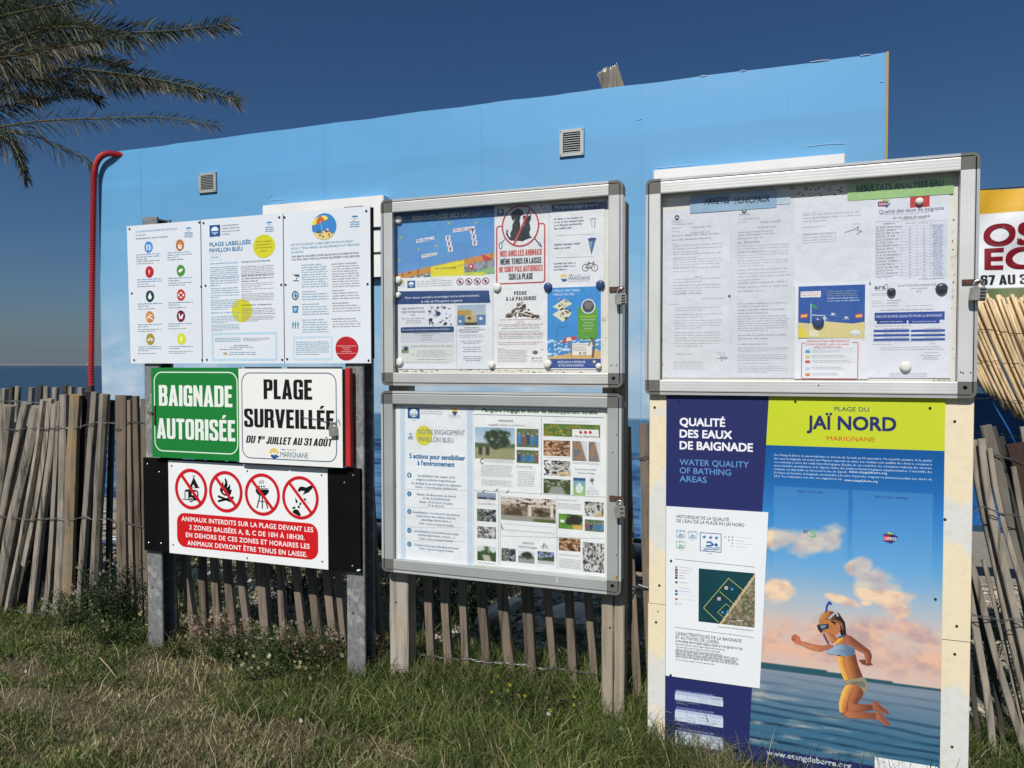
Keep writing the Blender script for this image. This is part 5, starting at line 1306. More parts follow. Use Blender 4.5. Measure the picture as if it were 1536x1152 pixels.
# clean beach notice
po = top_sheet('clean_beach_notice', YP-.0004, C4, (396, 20), (760, 576), (223, 225, 229), 'notice with a cup, a cone ashtray and a bicycle, in the upper middle case', 'notice')
pr = Print(YP-.0004, C4)
pr.pts([(408, 30), (770, 8), (778, 58), (412, 76)], (44, 72, 130), 1); pr.text('Marignane plage propre', 428, 62, 718, 24, (196, 208, 232), .01, 2)
nv = (58, 66, 116)
for (x, y, w, n, sd_) in ((426, 122, 200, 4, 1), (426, 292, 190, 2, 2), (424, 418, 150, 3, 3)): pr.small(x, y, x+w, y+18*n, n, nv, 2, .62, sd_, last=.6, dens=1.3)
pr.line([(438, 238), (690, 226)], 2, (130, 132, 140), 1); pr.line([(440, 384), (688, 376)], 2, (130, 132, 140), 1)
pr.pts([(668, 126), (680, 124), (684, 180), (676, 182)], (205, 208, 212), 2); pr.line([(664, 128), (700, 122), (694, 184)], 4, (90, 92, 96), 2); pr.line([(668, 130), (676, 184)], 2, (140, 142, 146), 2)
pr.pts([(652, 258), (706, 252), (674, 366)], (76, 108, 158), 2); pr.disc(650, 250, 708, 270, (50, 80, 130), 3, n=16); pr.pts([(662, 280), (680, 275), (674, 330)], (130, 155, 190), 4)
for x in (634, 696): pr.disc(x-22, 424, x+22, 474, (60, 62, 66), 2, ring=4, n=22)
pr.line([(634, 449), (656, 420), (690, 424), (668, 452), (634, 449)], 4, (60, 62, 66), 3); pr.line([(656, 420), (668, 452)], 3, (60, 62, 66), 3); pr.line([(690, 424), (684, 412), (694, 410)], 4, (60, 62, 66), 3); pr.line([(696, 449), (688, 420)], 4, (60, 62, 66), 3); pr.line([(650, 416), (662, 414)], 5, (60, 62, 66), 3)
marignane(pr, 468, 492, 664, 544, 2, True)
pr.done('print', po, 'paper')
# less waste poster
C6 = (815, 425, 8.53)
po = top_sheet('waste_poster', YP-.0013, C6, (44, 40), (748, 1100), (228, 232, 238), 'bright blue beach poster with a green text box and red parasol', 'poster')
pr = Print(YP-.0013, C6)
a, b = pr.L(52, 60); d, e = pr.L(736, 968)
def wcol(u, v):
    y = 1-v; n = float(fbm(u*9, v*7, 3, 3)); s = .93+.03*math.sin(u*5+1)-.03*u
    if y > s: c = (206, 172, 110)
    elif y > .72: c = (52, 132, 196) if float(vnoise(u*22, v*60, 3)) < .72-.25*(y-.72)*4*.4 else (205, 225, 238)
    else: c = (54+6*n, 134+10*n, 208)
    return lin(c)
pr.mb.grid(lambda u, v: (a+(d-a)*u, pr.y(1), e+(b-e)*v), 44, 64, colfn=wcol)
pr.text('1 MÉGOT PAR TERRE,', 120, 112, 468, 28, (222, 232, 242), .03, 2); pr.text('1 MÉGOT EN MER.', 120, 160, 400, 28, (222, 232, 242), .03, 2)
for P_ in ([(118, 300), (270, 200), (372, 260), (225, 350)], [(118, 400), (250, 310), (350, 370), (365, 345), (345, 410), (250, 492)]): pr.pts(P_, (214, 218, 190), 2)
for i in range(26):
    x, y = r6.uniform(200, 345), r6.uniform(200, 460); s_ = r6.uniform(10, 22); pr.disc(x-s_, y-s_*.6, x+s_, y+s_*.6, r6.choice([(120, 70, 50), (60, 44, 44), (170, 120, 90), (90, 110, 90), (200, 190, 170)]), 3+.06*i, n=7, wob=.3)
pr.line([(298, 480), (292, 550), (180, 570), (172, 880)], 14, (70, 120, 172), 2)
pr.rect(442, 305, 692, 705, (84, 152, 50), 2); pr.disc(486, 200, 666, 390, (214, 222, 226), 3, n=24); pr.disc(500, 214, 652, 376, (62, 74, 92), 4, n=20); pr.pts([(520, 260), (570, 230), (640, 260), (600, 330), (540, 320)], (120, 112, 108), 5)
pr.text('DEMANDEZ', 474, 440, 680, 26, (200, 212, 40), .02, 3)
for k, s_ in enumerate(['VOTRE CENDRIER', 'DE POCHE', 'AU POSTE DE', 'SECOURS']): pr.mid(s_, 575, 475+38*k, (180, 110, 140, 100)[k], 18, (215, 232, 205), .02, l=3)
pr.mid('C\'EST GRATUIT !', 570, 622, 165, 16, (190, 205, 60), .01, l=3)
pr.pts([(235, 768), (262, 715), (310, 685), (425, 680), (430, 700), (330, 750)], (200, 60, 56), 3); pr.pts([(290, 745), (305, 692), (345, 690), (372, 728)], (236, 222, 200), 4); pr.line([(330, 700), (365, 960)], 8, (150, 110, 80), 3)
pr.rect(372, 765, 620, 918, (232, 228, 220), 3); pr.small(382, 778, 560, 796, 1, (190, 70, 60), 4, .8); pr.small(382, 806, 556, 870, 4, (90, 92, 96), 4, .7, 3); pr.disc(455, 880, 490, 912, (110, 70, 50), 4, ring=8, n=10); pr.disc(510, 878, 552, 912, (110, 60, 50), 4, ring=8, n=10)
pr.line([(622, 700), (655, 780), (640, 880), (630, 945)], 26, (112, 76, 50), 4)
for P_ in ([(622, 700), (500, 715)], [(622, 700), (580, 800)], [(622, 700), (690, 690)], [(622, 700), (600, 660)]): pr.line(P_, 16, (90, 140, 50), 5)
pr.rect(40, 968, 736, 1085, (32, 70, 142), 2)
pr.text('AIDEZ-NOUS À PRÉSERVER', 178, 1022, 540, 30, (215, 224, 238), .03, 3); pr.text('NOTRE ENVIRONNEMENT', 192, 1064, 522, 28, (215, 224, 238), .03, 3)
pr.disc(632, 985, 672, 1020, (214, 200, 120), 3, n=12); pr.small(600, 1040, 665, 1056, 1, (150, 170, 200), 3)
pr.done('print', po, 'paper')

# ------------------------------------------------------------------ magnets
def magnet_mesh(mat, nm):
    mb = MB(); n = 20; prof = [(0, -.0105), (.006, -.0103), (.0105, -.0092), (.0125, -.006), (.0128, -.003), (.0118, -.0012), (.0135, 0)]
    vs = [(r*math.cos(2*math.pi*i/n), y, r*math.sin(2*math.pi*i/n)) for r, y in prof for i in range(n)]
    mb.add(vs, [(j*n+i, j*n+(i+1) % n, (j+1)*n+(i+1) % n, (j+1)*n+i) for j in range(len(prof)-1) for i in range(n)])
    return mb.mesh('magnet', M[mat], smooth=True)
MG = {k: magnet_mesh(v, k) for k, v in (('w', 'magnet_white'), ('b', 'magnet_blue'), ('k', 'magnet_black'))}
def magnet(k, px, py, dpx, label, group=None, Y=None):
    Y = Y or YP-.0028; p = at(px, py, Y-.005); q = at(px+dpx/2, py, Y-.005)
    o = bpy.data.objects.new('magnet', MG[k]); COL.objects.link(o); o.location = (p.x, Y, p.z); s = (q.x-p.x)/.0128; o.scale = (s, 1, s)
    tag(o, label, 'magnet', group or 'round magnets in the display cases')
magnet('w', 597.5, 329.5, 11, 'white round magnet at the top left corner of the blue map poster')
magnet('w', 596.5, 420, 10, 'white round magnet at the bottom left of the blue map poster')
magnet('w', 596.5, 442.5, 8, 'small white magnet on the left end of the navy heading band')
magnet('w', 598.5, 543, 11, 'yellowed white magnet at the bottom left of the programme sheet')
magnet('w', 745, 431, 12, 'white magnet at the centre, between the dog ban and clam fishing notices')
magnet('w', 737, 547, 10, 'white magnet at the bottom right of the programme sheet')
magnet('b', 821.5, 430.5, 12.5, 'blue round magnet at the top left corner of the bright blue beach poster')
magnet('b', 900, 427, 13, 'blue round magnet at the top right corner of the bright blue beach poster')
magnet('w', 821, 545.5, 12, 'white magnet at the bottom left corner of the bright blue beach poster')
magnet('w', 897.5, 549, 8.5, 'small white magnet at the bottom right corner of the bright blue beach poster')

YPS = YP; YP = D+.0212
# ------------------------------------------------------------------ lower middle case
CL = (560, 570, 3.3875); D2 = (700, 600, 4.265)
po = top_sheet('action_poster', YP, CL, (118, 128), (508, 948), (228, 232, 236), 'white PAVILLON BLEU poster with a yellow disc and five numbered points', 'poster')
pr = Print(YP, CL)
pr.rect(136, 128, 164, 945, (196, 212, 228), 1); pr.rect(476, 128, 504, 945, (192, 210, 226), 1)
flag(pr, 175, 140, 236, 196, 2); pr.small(194, 201, 220, 209, 1, (90, 120, 160)); pr.small(243, 136, 350, 180, 4, (120, 130, 160), 2, .6)
pr.disc(399, 142, 428, 172, (222, 186, 60), 2, n=18); pr.pts([(400, 165), (414, 158), (428, 165), (414, 182)], (40, 70, 120), 3); pr.small(386, 178, 444, 194, 2, (110, 130, 170), 2, .7)
pr.disc(214, 232, 300, 332, (214, 210, 56), 1, n=30); umb(pr, 190, 274, .38); pr.small(176, 290, 206, 306, 2, (90, 110, 140), 2)
NV2 = (88, 100, 128)
pr.text('NOTRE ENGAGEMENT', 228, 274, 466, 25, (84, 104, 132), .0, 2); pr.text('PAVILLON BLEU', 230, 312, 406, 25, (84, 104, 132), .0, 2)
TB = (36, 112, 158)
pr.text('5 actions pour sensibiliser', 184, 396, 466, 24, TB, .035, 2); pr.text('à l\'environnement', 225, 432, 412, 24, TB, .035, 2)
items = [(483, ['Sensibilisation des usagers de la', 'plage à la pollution engendrée par', 'les déchets et par les mégots de cigarettes', 'Dates : 1 jour/semaine (juillet/août)'], (190, 200, 250, 210)), (578, ['Balades de découverte du littoral', 'et de sa biodiversité', 'Dates : 8-15-22 et 29 juillet', '19 et 26 août'], (195, 140, 170, 80)), (668, ['Sensibilisation à la réduction des déchets', '(répartitions des milieux naturels,', 'gaspillage alimentaire...)', 'Date : tout au long de l\'année'], (240, 200, 150, 175)), (764, ['Sensibilisation à la biodiversité locale', '(ardoise apprenante, nichoirs, ...)', 'Date : tout au long de l\'année'], (225, 185, 170)), (834, ['Création d\'une aire éducative terrestre', 'Date : tout au long de l\'année'], (228, 170))]
for k, (y, ls, ws) in enumerate(items):
    pr.disc(172, y-13, 194, y+13, (40, 116, 160), 2, n=20); pr.text(str(k+1), 180, y+7, 186.5, 14, (230, 236, 240), .02, 3)
    for j, (s_, w) in enumerate(zip(ls, ws)): pr.mid(s_, 320, y+7+19*j, w, 11, (58, 92, 128), .02, l=2)
    if k < 4: pr.line([(172, y+(72, 70, 78, 52)[k]), (470, y+(76, 74, 82, 56)[k])], 1.4, (206, 196, 190), 2)
pr.done('print', po, 'paper')
pp = top_sheet('newspaper_pages', YP-.0004, CL, (510, 134), (1180, 1002), (231, 234, 235), 'newspaper pages of text and photographs headed in green, right in the lower middle case', 'newspaper')
pr = Print(YP-.0004, D2)
pr.text('Marignane s\'engage en faveur du développement durable', 100, 74, 836, 22, (74, 118, 70), .035, 2)
LN = (110, 112, 112)
pr.line([(50, 92), (875, 113)], 3, (80, 84, 80), 1); pr.line([(478, 112), (478, 604)], 2, LN, 1); pr.line([(50, 578), (890, 622)], 2, LN, 1)
pr.line([(205, 590), (205, 1058)], 2, LN, 1); pr.line([(215, 605), (215, 1050)], 1.5, LN, 1); pr.line([(578, 618), (578, 1080)], 2, LN, 1); pr.line([(215, 870), (880, 888)], 1.5, LN, 1)
pr.text('MARIGNANE,', 204, 139, 300, 15, (50, 52, 54), .03, 2); pr.text('engagée contre la pollution !', 140, 163, 372, 14, (110, 130, 112), 0, 2)
G = [(53, 172, 308, 384, 'tree', 1, 40, 32), (320, 182, 460, 305, 'people', 1, 24, 20), (320, 318, 460, 408, 'people', 3, 24, 16), (492, 150, 854, 242, 'flowers', 2, 56, 16), (492, 256, 662, 362, 'wood', 1, 28, 18), (676, 262, 772, 392, 'aerial', 2, 16, 18), (780, 266, 855, 396, 'aerial', 5, 14, 18), (494, 384, 664, 490, 'dog', 3, 30, 20), (492, 502, 664, 606, 'path', 4, 28, 18), (682, 496, 760, 612, 'daisy', 2, 16, 20),
     (66, 588, 188, 652, 'sea', 2, 22, 12), (66, 694, 188, 782, 'dark', 3, 22, 16), (68, 806, 188, 890, 'grey', 4, 22, 14), (68, 930, 188, 1035, 'green', 5, 22, 18), (220, 616, 570, 790, 'gate', 6, 56, 28), (222, 945, 314, 1036, 'dark', 9, 16, 14), (330, 962, 434, 1048, 'road', 2, 20, 14), (454, 966, 560, 1056, 'blue', 3, 20, 14),
     (588, 725, 742, 832, 'greenpaint', 2, 26, 18), (754, 648, 876, 750, 'dog', 8, 22, 18), (756, 762, 878, 846, 'people', 7, 22, 14), (590, 878, 728, 972, 'wood', 6, 22, 16), (742, 908, 880, 1108, 'grey', 12, 26, 34)]
for (x0, y0, x1, y1, k, s_, nx, ny) in G: pr.photo(x0, y0, x1, y1, k, s_, 1, nx, ny)
pr.rect(676, 186, 844, 242, (232, 234, 228), 2); pr.text('Villes et Villages Fleuris', 688, 235, 836, 12, (60, 62, 60), .01, 3)
for x in (730, 761, 791): pr.disc(x-11, 196, x+11, 218, (196, 60, 92), 3, n=7, wob=.15)
tx = (104, 106, 108)
pr.text('C', 88, 408, 108, 34, (30, 30, 32), .01, 3); pr.small(112, 380, 305, 408, 3, tx, 2, .6, 1); pr.small(92, 412, 300, 500, 9, tx, 2, .58, 2); pr.small(96, 508, 296, 560, 5, tx, 2, .58, 3)
pr.text('Un littoral en fête', 320, 428, 418, 9, (40, 42, 44), .02, 2); pr.small(322, 436, 444, 446, 1, (60, 62, 64), 2, .7); pr.small(326, 452, 440, 560, 10, tx, 2, .58, 5)
pr.small(555, 134, 800, 146, 1, (110, 140, 110), 2, .6); pr.small(510, 364, 660, 376, 1, (70, 72, 76), 2, .6, 2); pr.small(680, 396, 850, 418, 2, (70, 72, 76), 2, .55, 3)
pr.text('Se promener et méditer', 694, 446, 834, 12, (90, 112, 100), 0, 2); pr.text('les lieux sauvages', 712, 470, 820, 12, (90, 112, 100), 0, 2)
for i in range(6):
    a_ = i*1.05; pr.line([(802, 512), (802+16*math.cos(a_), 512+16*math.sin(a_))], 5, (60, 90, 60), 2)
pr.line([(802, 512), (804, 545)], 3, (60, 90, 60), 2); pr.small(780, 558, 820, 568, 1, (60, 62, 70), 2, .9); pr.small(768, 574, 850, 612, 4, tx, 2, .55, 4)
for (y, n) in ((655, 2), (786, 1), (886, 1), (1036, 2)): pr.small(70, y, 186, y+11*n, n, (84, 86, 90), 2, .6, y)
pr.rect(228, 612, 334, 640, (214, 214, 212), 2); pr.text('Le vélo oui', 232, 634, 328, 17, (70, 72, 76), 0, 3)
pr.text('L', 222, 820, 236, 30, (30, 30, 32), .01, 3); pr.small(240, 790, 570, 820, 3, tx, 2, .58, 6); pr.small(222, 824, 570, 860, 4, tx, 2, .58, 7)
pr.text('CRÉATION DE', 356, 920, 434, 13, (60, 62, 66), .02, 2); pr.text('PISTES CYCLABLES', 334, 944, 450, 13, (60, 62, 66), .02, 2)
for x in (488, 510): pr.disc(x-9, 930, x+9, 950, (70, 72, 76), 2, ring=3, n=12)
pr.line([(488, 940), (494, 916), (506, 930)], 4, (40, 42, 46), 3)
pr.small(586, 634, 712, 650, 1, (50, 52, 56), 2, .8); pr.small(584, 658, 736, 708, 5, tx, 2, .58, 8); pr.small(592, 984, 720, 1004, 2, (60, 62, 64), 2, .7, 9); pr.small(592, 1012, 734, 1088, 7, tx, 2, .6, 10)
pr.done('print', pp, 'paper')
pr = Print(YP-.0008, CL)
for (x, y) in ((562, 568), (628, 562), (684, 570)): pr.line([(x-8, y+4), (x, y-4), (x+5, y-8)], 4, (70, 74, 76), 1)
pr.done('torn_tape', pp, 'paper')

YP = YPS
# ------------------------------------------------------------------ large right case
CR = (950, 210, 2.809); E2 = (1180, 270, 3.715)
g0 = (128, 130, 138); GY = (214, 217, 224)
def letter(ref, TL, BR, label, col=GY, dy=0.):
    return top_sheet('notice_sheet', YP-dy, ref, TL, BR, col, label, 'notice')
s1 = letter(CR, (128, 296), (404, 1003), 'first municipal order sheet of small print, at the left edge of the large case'); pr = Print(YP, CR)
pr.disc(174, 316, 194, 338, (40, 44, 56), 1, n=14); pr.line([(178, 331), (184, 323), (190, 331)], 3, (214, 217, 224), 2); pr.small(162, 338, 206, 352, 2, (140, 144, 154))
pr.small(162, 354, 262, 378, 2, g0, 1, .45, 1, last=.45); pr.small(250, 364, 330, 374, 1, g0, 1, .6, 2); pr.small(164, 384, 196, 394, 1, g0, 1, .5); pr.small(242, 388, 322, 396, 1, g0, 1, .6); pr.small(162, 402, 376, 424, 2, (88, 90, 100), 1, .42, 3, last=.8)
pr.small(165, 436, 188, 446, 1, g0, 1, .5)
for (y0, y1, n) in ((444, 474, 3), (480, 500, 2), (504, 536, 4), (540, 556, 2)): pr.small(168, y0, 378, y1, n, g0, 1, .45, y0, last=.5)
pr.small(258, 574, 288, 582, 1, (70, 72, 84), 1, .7)
for (y0, y1, n) in ((586, 602, 2), (612, 640, 3), (644, 660, 1)): pr.small(168, y0, 378, y1, n, g0, 1, .45, y0, last=.6)
pr.small(290, 666, 382, 674, 1, g0, 1, .5); pr.small(144, 692, 195, 700, 1, g0, 1, .5)
for (y0, y1, n) in ((706, 722, 2), (734, 752, 2), (760, 798, 4), (810, 876, 6)): pr.small(174, y0, 376, y1, n, g0, 1, .48, y0, last=.6)
pr.small(175, 900, 250, 910, 1, g0, 1, .5); pr.rrect(172, 934, 290, 966, 0, (150, 152, 160), 1, ring=1.2); pr.small(176, 938, 286, 962, 3, (130, 132, 140), 1, .5); pr.small(352, 894, 392, 910, 2, g0, 1, .5)
pr.line([(350, 920), (400, 918), (380, 912), (372, 932), (366, 910), (392, 926)], 1.5, (90, 92, 110), 2)
pr.disc(399, 652, 411, 664, (80, 82, 90), 3, n=10)
pr.done('print', s1, 'paper')
s2 = letter(CR, (410, 268), (676, 1003), 'second municipal order sheet of small print, beside the first one in the large case', (210, 213, 221), .0006); pr = Print(YP-.0006, CR)
pr.disc(456, 288, 478, 310, (40, 44, 56), 1, n=14); pr.line([(461, 303), (467, 295), (473, 303)], 3, (214, 217, 224), 2); pr.small(446, 310, 492, 322, 1, (140, 144, 154))
pr.small(442, 332, 545, 350, 2, g0, 1, .45, 1, last=.4); pr.small(538, 342, 620, 352, 1, g0, 1, .7); pr.small(442, 388, 596, 402, 2, (88, 90, 100), 1, .5); pr.small(525, 366, 606, 374, 1, g0, 1, .6)
for (y0, y1, n) in ((412, 420, 1), (428, 442, 1), (446, 470, 3), (474, 496, 3), (508, 532, 3), (546, 594, 4), (600, 644, 3)): pr.small(440, y0, 664, y1, n, g0, 1, .45, y0, last=.5)
for (y0, y1, n) in ((688, 706, 2), (714, 736, 2), (742, 808, 7), (820, 846, 2), (858, 868, 1), (874, 894, 3), (904, 934, 4), (940, 946, 1), (954, 984, 4)): pr.small(440, y0, 658, y1, n, (96, 98, 108), 1, .5, y0, last=.6)
pr.done('print', s2, 'paper')
s3 = letter(CR, (680, 246), (1000, 612), 'half-empty letter with a handwritten signature, above the beach flag sheet in the large case', (216, 219, 226), .0012); pr = Print(YP-.0012, CR)
pr.small(714, 306, 770, 314, 1, g0, 1, .5); pr.small(714, 314, 974, 340, 3, g0, 1, .5, 2, last=.4); pr.small(714, 366, 816, 374, 1, g0, 1, .45); pr.rrect(714, 396, 852, 428, 0, (140, 142, 150), 1, ring=1.2); pr.small(718, 398, 850, 426, 3, (120, 122, 130), 1, .5, 4); pr.small(925, 352, 960, 362, 1, g0, 1, .5)
pr.line([(890, 390), (930, 378), (950, 364), (942, 380), (962, 384), (940, 398)], 2, (70, 74, 96), 2)
pr.done('print', s3, 'paper')
s4 = top_sheet('beach_flag_sheet', YP-.0018, CR, (682, 606), (990, 1008), (224, 228, 234), 'sheet with a blue and sand beach picture over a red-bordered flag legend', 'notice'); pr = Print(YP-.0018, E2)
pr.rect(66, 594, 434, 880, (38, 84, 160), 1)
pr.pts([(66, 794), (130, 800), (220, 788), (300, 795), (370, 800), (434, 790), (434, 882), (64, 880)], (216, 202, 140), 2)
pr.pts([(66, 800), (100, 840), (122, 878), (64, 880)], (226, 206, 66), 2.5)
pr.rect(78, 622, 190, 652, (230, 228, 232), 2); pr.small(82, 626, 186, 648, 2, (190, 70, 84), 3, .7)
pr.small(226, 618, 396, 650, 3, (150, 160, 140), 2, .6, 2); pr.small(228, 656, 412, 680, 2, (190, 204, 226), 2, .6, 3)
pr.line([(136, 690), (134, 830)], 5, (200, 210, 214), 3); pr.pts([(138, 694), (160, 696), (176, 718), (150, 716)], (40, 150, 80), 3); pr.line([(130, 752), (212, 756), (214, 800)], 5, (205, 212, 220), 3)
for x in (78, 384): pr.pts([(x, 748), (x+38, 744), (x+36, 768), (x, 770)], (220, 90, 50), 3); pr.pts([(x+3, 756), (x+36, 752), (x+36, 760), (x+3, 764)], (232, 210, 120), 4)
for (x, y) in ((258, 748), (332, 768), (212, 772)): pr.disc(x-12, y-8, x+12, y+5, (200, 214, 228), 3, n=8, wob=.3); pr.line([(x-20, y+8), (x+20, y+8)], 3, (150, 176, 214), 3)
pr.rect(126, 838, 176, 872, (226, 218, 190), 3); pr.disc(356, 834, 410, 868, (224, 230, 234), 3, n=16); pr.small(362, 856, 404, 866, 1, (70, 100, 160), 4, .8)
RR = (200, 66, 84)
pr.text('SIGNIFICATION DES SIGNAUX', 112, 905, 348, 12, RR, .03, 3); pr.text('DE BAIGNADE - what the water', 106, 922, 350, 12, RR, .03, 3); pr.text('safety symbols mean', 150, 936, 308, 12, RR, .03, 3)
pr.rrect(82, 906, 398, 1110, 10, RR, 1, ring=4.5); pr.rect(104, 902, 362, 938, (224, 228, 234), 2)
for (y, c) in ((955, (70, 150, 196)), (984, (214, 206, 120)), (1012, (200, 76, 84)), (1050, (190, 206, 214)), (1084, (214, 120, 60))):
    pr.rect(104, y-7, 130, y+8, c, 2); pr.small(140, y-8, 360-abs(y-1012), y+9, 2, (110, 120, 140), 2, .55, y)
pr.done('print', s4, 'paper')
s5 = top_sheet('results_sheet', YP-.0006, CR, (1004, 232), (1326, 604), (217, 220, 231), 'bathing water results table with a blue column, under the green heading strip', 'notice'); pr = Print(YP-.0006, E2)
pr.pts([(508, 122), (545, 118), (550, 110), (580, 132), (556, 156), (550, 148), (508, 148)], (58, 66, 112), 1); pr.rect(512, 124, 548, 144, (166, 44, 60), 2); pr.text('GIPREB', 515, 142, 572, 12, (232, 232, 236), .02, 3); pr.pts([(530, 100), (575, 112), (560, 120), (534, 118)], (186, 196, 80), 2)
pr.rect(688, 94, 796, 148, (190, 48, 44), 1)
pr.text('Qualité des eaux de baignade', 514, 187, 876, 20, (96, 100, 132), 0, 2); pr.line([(516, 192), (730, 186)], 1, (130, 132, 150), 2); pr.small(730, 178, 816, 188, 1, (60, 62, 90), 2, .4)
pr.small(592, 206, 806, 214, 1, (60, 62, 74), 2, .7); pr.small(640, 214, 784, 222, 1, (110, 112, 124), 2, .6)
x_ = [498, 642, 726, 804, 888]; T0, T1 = 232, 536; gl = (150, 152, 166)
for x in x_: pr.line([(x, T0), (x-2, T1)], 1.3, gl, 1)
pr.line([(498, T0), (888, T0-6)], 1.3, gl, 1); 
for i in range(17):
    y = 262+i*17.2; pr.line([(498, y-4), (886, y-4-4)], 1., gl, 1)
    pr.small(499, y, 640-(i*29 % 52), y+13, 1, (84, 86, 100), 2, .5, i); pr.small(680, y, 694, y+13, 1, (90, 92, 104), 2, .5, i); pr.small(760, y, 774, y+13, 1, (90, 92, 104), 2, .5, i+3)
    pr.small(812+(i % 3)*3, y-14, 876-(i % 2)*6, y+4, 2, (62, 96, 176), 2, .55, i+9)
pr.small(540, 240, 604, 250, 1, (60, 62, 74), 2, .7); pr.small(660, 238, 716, 246, 1, (110, 112, 124), 2, .7); pr.small(735, 236, 790, 244, 1, (110, 112, 124), 2, .7); pr.small(736, 548, 884, 556, 1, (110, 112, 140), 2, .6)
pr.done('print', s5, 'paper')
s6 = top_sheet('quality_sheet', YP-.0012, CR, (994, 600), (1336, 1003), (220, 223, 232), 'water quality certificate with blue bars, bottom right in the large case', 'notice'); pr = Print(YP-.0012, E2)
pr.text('ars', 490, 608, 548, 22, (70, 72, 92), .02, 2); pr.disc(540, 578, 566, 610, (150, 160, 110), 3, ring=4, n=14); pr.small(492, 612, 560, 622, 1, (110, 112, 130), 2, .6); pr.small(474, 632, 580, 646, 2, (130, 132, 146), 2, .5)
pr.text('QUALITÉ DES EAUX DE BAIGNADE', 620, 594, 832, 10, (120, 122, 142), .0, 2); pr.small(690, 602, 790, 611, 1, (110, 112, 130), 2, .6); pr.small(724, 615, 752, 625, 1, (70, 72, 84), 2, .8)
pr.small(474, 672, 530, 680, 1, g0, 2, .6); pr.small(560, 668, 638, 678, 1, (70, 72, 90), 2, .7); pr.small(474, 684, 548, 692, 1, g0, 2, .6); pr.small(560, 682, 622, 692, 1, (70, 72, 90), 2, .7); pr.small(474, 700, 626, 708, 1, g0, 2, .5); pr.small(664, 698, 806, 708, 1, g0, 2, .5)
pr.small(522, 722, 818, 730, 1, (90, 92, 104), 2, .6)
BB = (34, 66, 150)
pr.rect(490, 740, 880, 778, BB, 1); pr.text('EAU DE BONNE QUALITÉ POUR LA BAIGNADE', 500, 768, 866, 14, (206, 214, 236), .01, 2)
pr.rect(502, 782, 670, 800, BB, 1); pr.rect(678, 782, 852, 798, BB, 1); pr.small(520, 786, 650, 795, 1, (170, 182, 220), 2, .8); pr.small(700, 786, 836, 795, 1, (170, 182, 220), 2, .8)
for y in (840, 865, 889): pr.rect(484, y-5, 684, y+6, (52, 82, 160), 1); pr.rect(692, y-6, 882, y+5, (52, 82, 160), 1)
for y in (826, 850, 876): pr.small(540, y, 676, y+9, 1, (110, 116, 150), 2, .6); pr.small(770, y-2, 862, y+7, 1, (110, 116, 150), 2, .6)
pr.small(490, 812, 700, 820, 1, (130, 134, 160), 2, .5); pr.small(484, 898, 824, 905, 1, (140, 142, 160), 2, .5)
pr.small(480, 914, 590, 922, 1, g0, 2, .6); pr.small(794, 910, 836, 918, 1, g0, 2, .6); pr.small(520, 930, 876, 952, 2, (120, 122, 134), 2, .45); pr.small(770, 960, 850, 968, 1, (70, 72, 84), 2, .6)
pr.small(740, 976, 868, 1006, 3, (90, 92, 104), 2, .55, 2, align='C'); pr.small(510, 1074, 850, 1100, 3, (70, 72, 84), 2, .5, 3, align='C')
pr.done('print', s6, 'paper')
# heading strips
h1 = top_sheet('heading_strip', YP-.0022, CR, (239, 236), (604, 284), (140, 172, 198), 'pale blue strip reading ARRETES MUNICIPAUX above the order sheets', 'label strip'); pr = Print(YP-.0022, CR)
pr.text('ARRETES', 300, 272, 403, 26, (24, 30, 40), .02, 2); pr.text('MUNICIPAUX', 427, 269, 574, 26, (24, 30, 40), .02, 2)
pr.done('lettering', h1, 'paper')
mb = MB(); a, b = Print(YP-.0020, CR).L(604, 226); d, e = Print(YP-.0020, CR).L(662, 268); mb.box(a, d, YP-.0020, YP-.0014, e, b, lin((184, 200, 214))); mb.build('adhesive_tape', M['paper'], h1)
h2 = top_sheet('heading_strip', YP-.0022, CR, (903, 188), (1350, 226), (150, 190, 122), 'green strip reading RESULTATS ANALYSES EAU at the top right of the large case', 'label strip'); pr = Print(YP-.0022, CR)
pr.text('RESULTATS ANALYSES EAU', 940, 220, 1306, 27, (26, 36, 30), .015, 2)
pr.done('lettering', h2, 'paper')
magnet('w', 1379.5, 301.5, 12, 'white round magnet holding the results table over a red patch')
magnet('k', 1337.5, 437.5, 13, 'small black round magnet left of centre on the quality certificate', Y=YP-.0034)
magnet('k', 1413, 432.5, 18, 'large black round magnet at the right edge of the quality certificate', Y=YP-.0034)
magnet('b', 1227.5, 484, 17, 'dark blue round magnet on the beach flag picture', Y=YP-.0040)
magnet('w', 1358.5, 550, 17, 'large white round magnet at the bottom of the quality certificate', Y=YP-.0034)
pr = Print(D-.0002, CR); pr.text('Cianaro', 1262, 1018, 1340, 14, (150, 146, 134), -.005, 1); pr.mb = MB()
bpn = [o for o in bpy.data.objects if o.parent == caseR and o.name.startswith('back_panel')][0]
pr = Print(D+.0398, CR); pr.text('Cianaro', 1262, 1017, 1338, 14, (130, 122, 108), 0, 1)
for i in range(46):
    x, y = 640+250*r6.random()+8*r6.random(), 192+42*r6.random(); s_ = r6.uniform(2, 7); pr.disc(x-s_, y-s_*.6, x+s_, y+s_*.6, r6.choice([(150, 110, 70), (176, 140, 96), (120, 86, 56)]), 1, n=7, wob=.3)
for i in range(26):
    x, y = r6.choice([(126+22*r6.random(), 860+90*r6.random()), (1340+14*r6.random(), 240+700*r6.random())]); s_ = r6.uniform(2, 5); pr.disc(x-s_, y-s_*.8, x+s_, y+s_, r6.choice([(150, 110, 70), (130, 96, 62)]), 1, n=7, wob=.3)
pr.done('stain', bpn)
bpn = [o for o in bpy.data.objects if o.parent == caseU and o.name.startswith('back_panel')][0]
pr = Print(D+.0398, CU)
